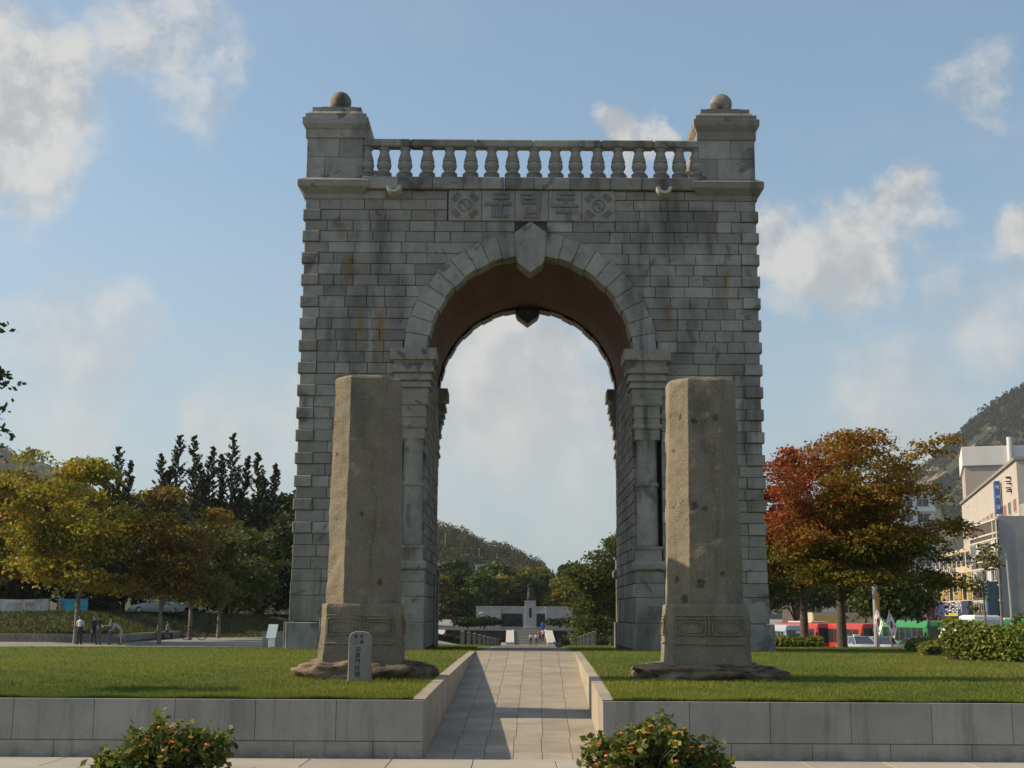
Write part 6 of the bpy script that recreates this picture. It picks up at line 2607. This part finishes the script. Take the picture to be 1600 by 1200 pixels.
# visitors
gp = lambda y: gh(2, y)
make_person('child in a white top walking away, leftmost on the memorial axis', (2.25, 148, gp(148)), R(180), WALK, (.60, .58, .58), (.03, .03, .035), 1.42)
make_person('child in a white top walking away, right beside the leftmost child', (2.85, 148.4, gp(148)), R(175), {**WALK, 'leg_l': (.3, .15), 'leg_r': (-.3, .2)}, (.60, .57, .57), (.03, .03, .035), 1.40)
make_person('person in a red and white top with dark skirt on the memorial steps', (3.45, 157, stz + .05), R(185), WALK, (.40, .06, .06), (.02, .02, .025), 1.62)
make_person('person in a white jacket beside the red top on the memorial steps', (3.85, 158.5, stz + .2), R(170), STAND, (.50, .50, .52), (.03, .03, .04), 1.6, sleeves='long')
make_person('person in a bright blue top near the head of the memorial steps', (3.95, 165, stz + .9), R(180), STAND, (.02, .08, .40), (.05, .05, .08), 1.68, sleeves='long')

# pigeon on the path
pg = empty('pigeon', (1.12, 30.9, lawn_z(1, 30.9) + .004), R(-65))
pg.scale = (.8, .8, .8)
tag(pg, 'dark pigeon standing at the top of the ramp', 'pigeon')
mb = MB()
rg = []
for k, (y, z, rx_, rz_) in enumerate(((.17, .13, .012, .008), (.11, .135, .03, .018), (.05, .14, .055, .045), (-.02, .15, .068, .06), (-.08, .165, .058, .055), (-.115, .195, .036, .036), (-.13, .225, .028, .028), (-.14, .25, .03, .03), (-.155, .262, .022, .022), (-.17, .262, .008, .008), (-.19, .257, .002, .002))):
    rg.append([(rx_ * math.cos(a), y + (0 if k < 5 else math.sin(a) * .01), z + rz_ * math.sin(a)) for a in [2 * math.pi * j / 12 for j in range(12)]])
mb.loft(rg)
mb.build('body', paint((.045, .047, .055), .6), pg, smooth=True)
for s in (-1, 1):
    mb = MB()
    mb.loft([[(s * (.05 + .02 * math.sin(math.pi * t)), -.09 + .26 * t + dy, .165 - .03 * t + dz) for dy, dz in ((0, .03 * (1 - t)), (.01, -.03 * (1 - t)), (.0, -.005))] for t in (0, .3, .6, 1)])
    mb.build('wing', paint((.07, .075, .085), .6), pg)
    mb = MB()
    mb.tube([(s * .025, -.01, .11), (s * .027, -.005, .01), (s * .027, -.04, .004)], .006, 5)
    mb.build('leg', paint((.30, .08, .06), .6), pg)

# ------------------------------------------------------------------ trees round the memorial
make_tree('zelkova_tree', 'large olive-green tree right of the memorial, seen inside the arch', (9.2, 112, gh(9, 112)), 2.6,
          vase(21, 2.6, 10.2, 3.9, 9, (1.0, 1.6), .6, -.1, .4) + [(-2.2, -.4, 2.6, 1.6, 1.5, .8), (-.5, -.6, 2.2, 1.6, 1.5, .8), (1.2, 0, 2.6, 1.6, 1.5, .8), (-2.6, 0, 3.6, 1.2, 1.2, .9), (-1.6, 0, 5.4, 1.4, 1.3, 1.1), (-.6, 0, 7.2, 1.4, 1.3, 1.1), (-2.9, -.3, 1.8, 1.0, 1.0, .7), (.4, 0, 8.8, 1.2, 1.2, 1.0)], 720, 60, .16, OLIVE + GREEN, 111, .22, spray=(.5, .15), hollow=.3)
BELT = [(-13, 226, 9.5, 3.6, 0), (-8.6, 232, 10.2, 3.4, 1), (-5.0, 228, 9.6, 3.2, 2), (-1.2, 234, 9.8, 3.4, 0), (2.6, 230, 9.2, 3.2, 1), (6.2, 236, 10.0, 3.4, 2), (9.8, 230, 9.4, 3.4, 0), (13.4, 236, 10.6, 3.6, 1), (-17.5, 236, 11, 3.8, 2),
        (-10.5, 246, 12.6, 4.0, 1), (-3.0, 250, 12.4, 4.0, 2), (4.6, 250, 12.0, 4.0, 0), (11.8, 248, 12.2, 4.0, 1), (18, 238, 11.5, 4.0, 0), (-24, 232, 11.0, 4.0, 0), (-30, 238, 11.8, 4.0, 1), (-36.5, 234, 11.4, 4.0, 2), (24, 240, 11.6, 4.0, 2)]
belt_lab = ['olive tree with yellowing leaves in the belt behind the memorial wall', 'dark green pine in the belt behind the memorial wall', 'mid-green broadleaf tree in the belt behind the memorial wall']
belt_pal = [OLIVE + YELLOW[2:4], DARKG + GREEN[:1], GREEN]
bp = {}
for k, (x, y, h, r, kd) in enumerate(BELT):
    z = TZ - .1
    if kd not in bp:
        t = make_tree(('broadleaf_tree', 'pine_tree', 'broadleaf_tree')[kd], belt_lab[kd], (x, y, z), h * .28,
                      [(0, 0, h * .72, r * .8, r * .8, h * .24), (-r * .4, 0, h * .5, r * .8, r * .8, h * .2), (r * .4, 0, h * .45, r * .8, r * .8, h * .2), (0, 0, h * .26, r * .95, r * .8, h * .14)],
                      260, 34, .36, belt_pal[kd], 120 + kd, .18, group='tree belt behind the memorial wall, %s' % ('olive', 'pine', 'broadleaf')[kd], spray=(.6, .2), hollow=.25)
        bp[kd] = (t, h)
    else:
        src, h0 = bp[kd]
        t = copy_tree(src)
        t.location = (x, y, z)
        s = h / h0
        t.scale = (s, s, s)
        t.rotation_euler = (0, 0, k * 1.7)
for kd in range(3):
    g = 'tree belt behind the memorial wall, %s' % ('olive', 'pine', 'broadleaf')[kd]
    for k, o in enumerate(sorted([o for o in bpy.data.objects if o.get('group') == g], key=lambda o: o.location.x / o.location.y)):
        o['label'] = ('olive yellowing tree', 'dark pine', 'mid-green broadleaf tree')[kd] + ' behind the memorial wall, %s of its kind from the left' % ORD[k]
for (x, y, w, lab, sd) in ((-3.4, 175, 2.3, 'low spreading dark pine left of the statue', 131), (-5.6, 172, 1.6, 'smallest low pine, further left of the statue', 132), (7.4, 174, 2.9, 'low spreading dark pine right of the statue', 133)):
    make_tree('spreading_pine', lab, (x, y, TZ), .7, [(0, 0, 1.25, w, 1.3, .4), (-w * .5, 0, .95, w * .6, 1.0, .3), (w * .5, 0, 1.05, w * .6, 1.0, .3)], 90, 30, .2, DARKG, sd, .1, spray=(.35, .1), hollow=.1)
hedge('clipped_shrub', 'dark clipped shrub row left of the memorial steps', [(-8.5, 150), (-1.2, 150)], 1.2, gh, .75, 141, DARKG + GREEN[:1], .14, 3500)
hedge('clipped_shrub', 'dark clipped shrub row right of the memorial steps', [(5.6, 150), (13, 150)], 1.2, gh, .75, 142, DARKG + GREEN[:1], .14, 3500)
hedge('clipped_shrub', 'flat green hedge at the right jamb of the arch', [(7.2, 96), (11, 96)], 1.0, gh, .8, 143, GREEN, .12, 2500)
pk = empty('park_lamp', (-4.95, 90, gh(-4.95, 90)))
tag(pk, 'dark park lamp with a curled double head beside the left jamb', 'lamp')
mb = MB()
mb.tube([(0, 0, 0), (0, 0, 1.2), (0, 0, 3.1)], [.07, .045, .04], 8)
mb.build('post', M['metal_dark'], pk)
for s in (-1, 1):
    mb = MB()
    mb.tube([(0, 0, 2.7), (s * .25, 0, 2.95), (s * .45, 0, 2.9)], .025, 6)
    mb.lathe([(.03, .0), (.13, -.06), (.15, -.2), (.06, -.32), (.02, -.33)], 10, (s * .45, 0, 2.9))
    mb.build('lantern', M['metal_dark'], pk)

# ================================================================== hills and mountains
def ridge_mesh(name, xs, ys, hf, mat):
    o = grid(name, xs, ys, hf, mat)
    return o


def fb(x, y, s, o=4):
    v, a = 0, 1
    for k in range(o):
        v += a * noise.noise(Vector((x * s, y * s, 3.1 + k)))
        s *= 2.05
        a *= .5
    return v


HILL_P = [(-400, 2), (-160, 3), (-90, 12), (-60, 33), (-45, 43), (-32, 42), (-22, 40), (-13, 35), (-2, 33), (6, 29), (13, 25), (21, 18), (34, 10), (60, 2), (140, -3)]


def hill_h(x, y):
    t = math.exp(-((y - 610) / 95.0) ** 2)
    return -4 + (lerp_tab(HILL_P, x * 610 / max(y, 400)) + 2.5 * fb(x, y, .02)) * t


forest_mat = rough_mat('forest_floor', (.05, .06, .022), (.03, .036, .014), .08, bump=0)
hill = ridge_mesh('hill', rngl((-420, -120, 20), (-120, 150, 6)), rngl((440, 800, 12)), hill_h, forest_mat)


def forest(name, label, pts, sizes, pal, seed, per=60, leaf=1.1):
    rs = np.random.RandomState(seed)
    P, Cc = [], []
    pal = np.array(pal)
    for (x, y, z), s in zip(pts, sizes):
        m_ = per
        d = rs.normal(0, 1, (m_, 3))
        d /= np.linalg.norm(d, axis=1)[:, None]
        d *= rs.uniform(.45, 1, (m_, 1)) ** .5
        d[:, 2] *= 1.15
        P.append(np.array([x, y, z + s * .9]) + d * s * rs.uniform(.75, 1.2))
        Cc.append(pal[rs.randint(len(pal))] * rs.uniform(.75, 1.25, (m_, 1)))
    ob = link(name, leaf_mesh(name, np.concatenate(P), leaf, np.concatenate(Cc), seed, M['leaf'], flat=.8, elong=1.2))
    tag(ob, label, 'forest', kind='stuff')
    return ob


rs = np.random.RandomState(5)
pts, sz_ = [], []
for k in range(2000):
    y = rs.uniform(520, 640)
    x = rs.uniform(-135, 60) * y / 600
    pts.append((x, y, hill_h(x, y) - .5))
    sz_.append(rs.uniform(1.6, 3.4))
forest('hill_forest', 'grey-green woods covering the hill seen through the arch', pts, sz_, [(.05, .055, .022), (.04, .05, .018), (.06, .062, .024), (.075, .06, .026)], 6, 90, .62)
random.seed(2)
for (x, y, w, d, h, lab) in ((-25, 505, 16, 6, 3.2, 'pale low houses at the left on the hillside'), (-7.5, 500, 12, 6, 2.6, 'white house with small windows on the hillside above the trees')):
    z = 1.6 + (20.2 - 1.6) * y / 520 - 2.2
    hb = empty('hillside_house', (x, y, z))
    tag(hb, lab, 'house')
    mb = MB()
    mb.box(-w / 2, w / 2, 0, d, -6, h)
    mb.build('wall', rough_mat('house_wall', (.55, .53, .50), (.42, .40, .38), .3), hb)
    mb = MB()
    mb.box(-w / 2 - .4, w / 2 + .4, -.4, d + .4, h + .01, h + .5)
    mb.build('roof', M['concrete'], hb)
    n = int(w / 2.2)
    for k in range(n):
        mb = MB()
        xx = -w / 2 + (k + .5) * w / n
        mb.box(xx - .5, xx + .5, -.06, .05, .6, 2.0)
        mb.build('window', M['glass'], hb)
for (x, y, h, wh) in ((-28.0, 560, 20, 'leftmost'), (-13.5, 555, 17, 'middle one'), (-6.0, 560, 14, 'rightmost')):
    z = hill_h(x, y) - 1
    mb = MB()
    mb.tube([(0, 0, 0), (0, 0, h * .5)], [.14, .10], 6)
    mb.box(-.5, .5, -.08, .08, h * .46, h * .475)
    tag(mb.build('hill_mast', M['metal_grey'], loc=(x, y, z)), 'thin pale mast among the woods of the hill, %s of three' % wh, 'mast', 'thin masts on the hill')

RIDGE_R = [(300, 10), (380, 85), (430, 145), (480, 186), (505, 208), (535, 246), (560, 262), (600, 289), (660, 297), (740, 292), (900, 290), (1200, 270)]


def mtr(x, y):
    t = 1 - abs(y - 1560) / 420.0
    base = lerp_tab(RIDGE_R, x * 1500 / y)
    return -6 + max(0, base * (max(0, t) ** .8) + (7 * fb(x, y, .012, 5)) * max(0, t))


RIDGE_L = [(-1400, 250), (-900, 290), (-700, 250), (-620, 214), (-592, 203), (-575, 193), (-560, 186), (-535, 180), (-500, 158), (-440, 120), (-380, 70), (-300, -8)]


def mtl(x, y):
    t = 1 - abs(y - 1560) / 420.0
    return -6 + max(0, lerp_tab(RIDGE_L, x * 1500 / y) * (max(0, t) ** .8) + (5 * fb(x, y, .012, 5)) * max(0, t))


def mountain_mat():
    m_, t, p = base_mat('mountain_scrub')
    tc = t.new('ShaderNodeTexCoord').outputs['Object']
    g = t.new('ShaderNodeNewGeometry').outputs['Normal']
    n1 = t.noise(tc, .022, 7.0, .65, .4)
    c = t.mix(t.rng(t.noise(tc, .09, 6.0, .7), .35, .65), (.022, .028, .012), (.05, .052, .024))
    c = t.mix(t.rng(n1, .55, .61), c, (.24, .185, .125))
    c = t.mix(t.rng(t.noise(tc, .06, 5.0, .7), .62, .68, 0, .6), c, (.20, .165, .12))
    t.put(p.inputs['Base Color'], c)
    p.inputs['Roughness'].default_value = .95
    bn = t.new('ShaderNodeBump')
    bn.inputs['Strength'].default_value = 1.0
    bn.inputs['Distance'].default_value = 12.0
    t.put(bn.inputs['Height'], t.noise(tc, .05, 7.0, .7))
    t.put(p.inputs['Normal'], bn.outputs[0])
    return m_


mm = mountain_mat()
ridge_mesh('mountain', rngl((300, 420, 20), (420, 760, 6), (760, 1300, 40)), rngl((1140, 1980, 14)), mtr, mm)
ridge_mesh('mountain', rngl((-1400, -760, 40), (-760, -300, 8)), rngl((1140, 1980, 16)), mtl, forest_mat)
rs = np.random.RandomState(15)
pts, sz_ = [], []
for k in range(3400):
    x, y = rs.uniform(440, 720), rs.uniform(1200, 1570)
    if fb(x, y, .02, 3) < .10 or rs.uniform() < .10:
        pts.append((x, y, mtr(x, y) - 1))
        sz_.append(rs.uniform(2.2, 4.6))
forest('mountain_forest', 'dark scrub woods on the rocky mountain at the right edge', pts, sz_, [(.022, .028, .013), (.03, .034, .015), (.038, .036, .018)], 16, 40, 2.2)
pts, sz_ = [], []
for k in range(700):
    x, y = rs.uniform(-690, -420), rs.uniform(1250, 1570)
    pts.append((x, y, mtl(x, y) - 1))
    sz_.append(rs.uniform(2.5, 5.5))
forest('mountain_forest', 'dim woods on the mountain slope at the left edge', pts, sz_, [(.03, .032, .018), (.036, .036, .02)], 17, 40, 2.2)

# ================================================================== buildings on the right
def facade(root, L, wall_y, rows, cols, mat_pane, frame, inset=.10, x0=.5, x1=None, gap=.5, mullion=True):
    x1 = x1 or L - .5
    w = (x1 - x0) / cols
    for z0, z1 in rows:
        for k in range(cols):
            a, b = x0 + k * w + gap / 2, x0 + (k + 1) * w - gap / 2
            mb = MB()
            f = .07
            mb.box(a, b, wall_y - .05, wall_y + .03, z0, z0 + f)
            mb.box(a, b, wall_y - .05, wall_y + .03, z1 - f, z1)
            mb.box(a, a + f, wall_y - .05, wall_y + .03, z0 + f, z1 - f)
            mb.box(b - f, b, wall_y - .05, wall_y + .03, z0 + f, z1 - f)
            if mullion and b - a > 1.0:
                mb.box((a + b) / 2 - f / 2, (a + b) / 2 + f / 2, wall_y - .045, wall_y + .03, z0 + f, z1 - f)
            wn = mb.build('window', frame, root)
            mb = MB()
            mb.box(a + f, b - f, wall_y - .02, wall_y + .0, z0 + f, z1 - f)
            mb.build('pane', mat_pane[(k * 7 + int(z0 * 3)) % len(mat_pane)], wn)


wall_grey = rough_mat('grey_render', (.30, .30, .295), (.22, .22, .215), .35, bump=.1)
wall_brown = rough_mat('brown_tile', (.10, .08, .075), (.075, .06, .055), 1.0, bump=.1)
wall_beige = rough_mat('beige_render', (.50, .43, .32), (.42, .36, .27), .5, bump=.1)
wall_pink = rough_mat('pink_render', (.44, .41, .38), (.39, .36, .33), .3, bump=.05)
wall_white = rough_mat('white_render', (.66, .65, .63), (.58, .57, .56), .25, bump=.05)
frame_w = paint((.55, .53, .46), .5)
pane_paper = paint((.55, .58, .62), .5)
pane_orange = paint((.55, .26, .04), .5)

d = Vector((1.7, 11.6)).normalized()
rzb = math.atan2(-d.y, -d.x)
b1 = empty('office_building', (44.2, 126.6, -2.2), rzb)
tag(b1, 'grey building with a blank side wall and brown window bands at the right edge', 'building')
L = 11.72
mb = MB()
mb.box(0, L, .15, 17, -1, 12.55)
mb.build('side_wall', wall_grey, b1)
mb = MB()
mb.box(-.02, L + .05, .0, .152, -1, 12.2)
mb.build('street_front', wall_brown, b1)
for z in (12.22, 11.05, 10.55 - .0, 8.75, 8.1, 6.35 + .15, 5.2):
    mb = MB()
    mb.box(-.05, L + .09, -.06, .2, z, z + .14)
    mb.build('string_course', frame_w, b1)
facade(b1, L, 0, ((10.75, 12.0 - .95 + .0 + .95 - .9), ), 1, [M['glass']], frame_w) if False else None
facade(b1, L, 0, ((9.35, 10.5), (6.9, 8.05), (4.3, 5.7 - .55), (2.0, 3.6)), 5, [M['glass_blue'], M['glass'], pane_paper], frame_w, gap=.35)
mb = MB()
mb.box(L - 1.1, L - .4, -1.0, -.07, 2.3, 6.9, b=.03)
so = mb.build('projecting_sign', paint((.03, .07, .13), .5), b1)
mb = MB()
mb.box(L - 1.12, L - .38, -1.02, -.065, 2.0, 3.4, b=.03)
mb.build('sign_box', paint((.03, .14, .12), .5), so)
for x in (L + .06, L - 1.5):
    mb = MB()
    mb.tube([(x, .0, -.5), (x, .0, 12.2)], .06, 6)
    mb.build('downpipe', frame_w, b1)
mb = MB()
mb.box(2, L - 1.6, -.12, -.07, 1.0, 1.8)
o = mb.build('shop_sign', paint((.42, .12, .05), .5), b1)
text('lettering', '안경 24', .6, (5.4, -.135, 1.4), o, frame_w)
mb = MB()
mb.tube([(L + .09, 3.1, -1), (L + .09, 3.1, 12.4)], .07, 6)
mb.tube([(L + .09, 5.4, -1), (L + .09, 5.4, 7.4)], .05, 6)
mb.build('wall_pipe', paint((.16, .10, .08), .7), b1)
mb = MB()
mb.box(3, 8, 4, 9, 12.56, 14.2)
mb.build('roof_hut', wall_grey, b1)
mb = MB()
mb.box(L + .02, L + .1, .6, 16, .9, 2.6)
mb.build('hoarding', wall_white, b1)

b2 = empty('academy_building', (47.2, 147, -2.3), rzb)
tag(b2, 'beige low building with a navy sign and amber windows beyond the grey building', 'building')
L2 = 20.4
mb = MB()
mb.box(0, L2, .1, 14, -1, 10.6)
mb.build('wall', wall_beige, b2)
facade(b2, L2, .08, ((5.6, 8.2), (1.4, 3.7)), 8, [pane_orange, M['glass'], paint((.45, .36, .10), .5)], wall_brown, gap=.9)
facade(b2, L2, .08, ((8.9, 10.2),), 8, [M['glass']], wall_brown, gap=.9)
mb = MB()
mb.box(1, L2 - .5, -.4, .0, 3.9, 5.45, b=.03)
o = mb.build('navy_sign', paint((.03, .04, .11), .5), b2)
text('lettering', '미고등영어', 1.35, (L2 * .60, -.412, 4.85), o, M['white_paint'], sx=1.5)
mb = MB()
mb.box(L2 * .36, L2 * .72, -.412, -.401, 4.0, 4.28)
mb.build('yellow_line', paint((.5, .42, .05), .5), o)
mb = MB()
mb.box(.2, .9, -1.2, -.05, 1.5, 9.0, b=.03)
mb.build('red_vertical_sign', paint((.13, .03, .03), .5), b2)

b3 = empty('pink_building', (62.3, 181, -2.3), math.atan2(-51, -12.1))
tag(b3, 'pale pink building with a blue vertical sign rising behind the grey building', 'building')
L3 = 54.0
mb = MB()
mb.box(0, L3, 0, 12, -1, 19.2)
mb.build('wall', wall_pink, b3)
mb = MB()
mb.box(-.2, L3 + .2, -.25, 12.2, 19.21, 19.5)
mb.build('parapet', M['concrete'], b3)
facade(b3, L3, -.01, ((14.2, 15.6), (11.4, 12.8)), 14, [M['glass'], paint((.30, .06, .05), .5)], frame_w, gap=1.6)
mb = MB()
mb.box(L3 - 12.6, L3 - 11.7, -.75, -.15, 14.8, 18.3, b=.04)
so = mb.build('blue_vertical_sign', paint((.03, .09, .32), .5), b3)
for i, ch in enumerate('독서실'):
    text('lettering', ch, .5, (L3 - 11.69, -.45, 17.6 - i * 1.05), so, M['white_paint'], rot=(math.pi / 2, 0, math.pi / 2))
mb = MB()
for k in range(7):
    a = 2 * math.pi * k / 7
    mb.lathe([(.01, 0), (.32, .02), (.32, .1), (.01, .12)], 8, (L3 - 4.6 + .55 * math.cos(a), -.18, 17.2 + .75 * math.sin(a)))
mb.build('dark_emblem', M['ink'], b3)

b4 = empty('tower_building', (65.8, 190, -2.3), R(-17.5))
tag(b4, 'tall beige block with a white top storey below the rocky mountain', 'building')
mb = MB()
mb.box(.3, 19.7, .3, 16, -1, 25.6)
mb.build('wall', rough_mat('tower_render', (.40, .34, .31), (.36, .31, .28), .2, bump=.05), b4)
mb = MB()
mb.box(0, 20, 0, 16.3, 25.61, 28.4, b=.05)
mb.build('top_storey', wall_white, b4)
for x in (9.3, 10.4):
    mb = MB()
    mb.box(x, x + .7, -.05, .02, 26.9, 27.5)
    mb.build('window', M['glass'], b4)
mb = MB()
mb.tube([(6.6, -.22, 12), (6.6, -.22, 29.6)], .35, 10)
mb.build('flue', wall_white, b4)

for i, (x, y, w, fl, lab) in enumerate(((70.5, 262, 14, 10, 'white apartment block with window bands, seen through the amber tree'), (58, 240, 9, 6, 'lower white apartment block further left behind the amber tree'))):
    b5 = empty('apartment_block', (x, y, -2.3))
    tag(b5, lab, 'building')
    H5 = fl * 2.95 + 1
    mb = MB()
    mb.box(0, w, 0, 12, -1, H5)
    mb.build('wall', wall_white, b5)
    for k in range(fl):
        mb = MB()
        mb.box(-.1, w + .1, -.9, -.002, 1.0 + 2.95 * k, 1.9 + 2.95 * k)
        mb.build('balcony', wall_white, b5)
    facade(b5, w, -.01, [(2.0 + 2.95 * k, 3.6 + 2.95 * k) for k in range(fl)], 4, [M['glass'], M['glass_blue']], frame_w, gap=.8)

b6 = empty('corner_shop', (33.2, 146, -2.3))
tag(b6, 'low shop with a yellow lit front behind the red buses', 'building')
mb = MB()
mb.box(0, 5.2, 0, 5, -1, 4.3)
mb.build('wall', wall_beige, b6)
mb = MB()
mb.box(.1, 3.6, -.12, -.002, 2.5, 4.0)
mb.build('yellow_sign', paint((.60, .45, .14), .5), b6)
facade(b6, 5.2, 0, ((.2, 2.2),), 3, [M['glass']], frame_w, gap=.4)
b7 = empty('shop_row', (36, 168, -2.3), math.atan2(-1, -8) * 0)
tag(b7, 'shaded low shops beyond the traffic, right of the street lamp', 'building')
mb = MB()
mb.box(0, 16, 0, 8, -1, 7.0)
mb.build('wall', wall_brown, b7)
facade(b7, 16, 0, ((.3, 2.6), (4.2, 6.0)), 6, [M['glass'], pane_paper], frame_w, gap=.7)
for k, cl in enumerate(((.40, .10, .05), (.5, .45, .35), (.06, .18, .10))):
    mb = MB()
    mb.box(.4 + 5.2 * k, 5.2 + 5.2 * k, -.25, -.05, 2.85, 3.9)
    mb.build('shop_sign', paint(cl, .5), b7)

# air-conditioning units on the street fronts and overhead wires
for (root_, pts_) in ((b1, ((2.2, 8.55), (5.0, 6.3), (8.4, 8.5), (9.2, 3.85))), (b2, ((4.0, 8.35), (11.0, 8.35), (15.5, 1.0))), (b3, ((38, 10.2), (44, 13.2), (47.5, 10.2)))):
    for (x_, z_) in pts_:
        mb = MB()
        mb.box(x_, x_ + .85, -.5, -.12, z_, z_ + .62, b=.03)
        ac = mb.build('air_conditioner', paint((.5, .5, .48), .5), root_)
        mb = MB()
        mb.lathe([(.01, 0), (.24, .005), (.24, .02), (.01, .025)], 14)
        mb.v = [(x_ + .36 + a, -.515 - c_, z_ + .31 + b_) for a, b_, c_ in mb.v]
        mb.build('fan_grille', M['metal_dark'], ac)
for k, (a, b, sag, lab) in enumerate((((29.9, 95, 5.6), (31.8, 86, 5.4), .25, 'thin dark overhead wire between the two bare poles'), ((29.9, 95, 5.5), (44.6, 128, 9.2), .7, 'thin dark overhead wire from the pale pole to the grey building'))):
    a, b = Vector(a), Vector(b)
    pts_ = []
    for i in range(13):
        t_ = i / 12
        p_ = a.lerp(b, t_)
        p_.z -= sag * 4 * t_ * (1 - t_)
        pts_.append(tuple(p_))
    mb = MB()
    mb.tube(pts_, .018, 5)
    tag(mb.build('overhead_wire', M['rubber']), lab, 'wire')

# ================================================================== air
hz = MB()
hz.box(-2600, 2600, -60, 2700, -12, 330)
hm = bpy.data.materials.new('haze')
hm.use_nodes = True
ht = NT(hm.node_tree)
ht.n.clear()
pv = ht.new('ShaderNodeVolumePrincipled')
pv.inputs['Color'].default_value = (.86, .93, 1.0, 1)
pv.inputs['Density'].default_value = .0001
pv.inputs['Anisotropy'].default_value = .25
ho = ht.new('ShaderNodeOutputMaterial')
ht.l.new(pv.outputs[0], ho.inputs['Volume'])
hz = hz.build('haze', hm)
hz['kind'] = 'stuff'
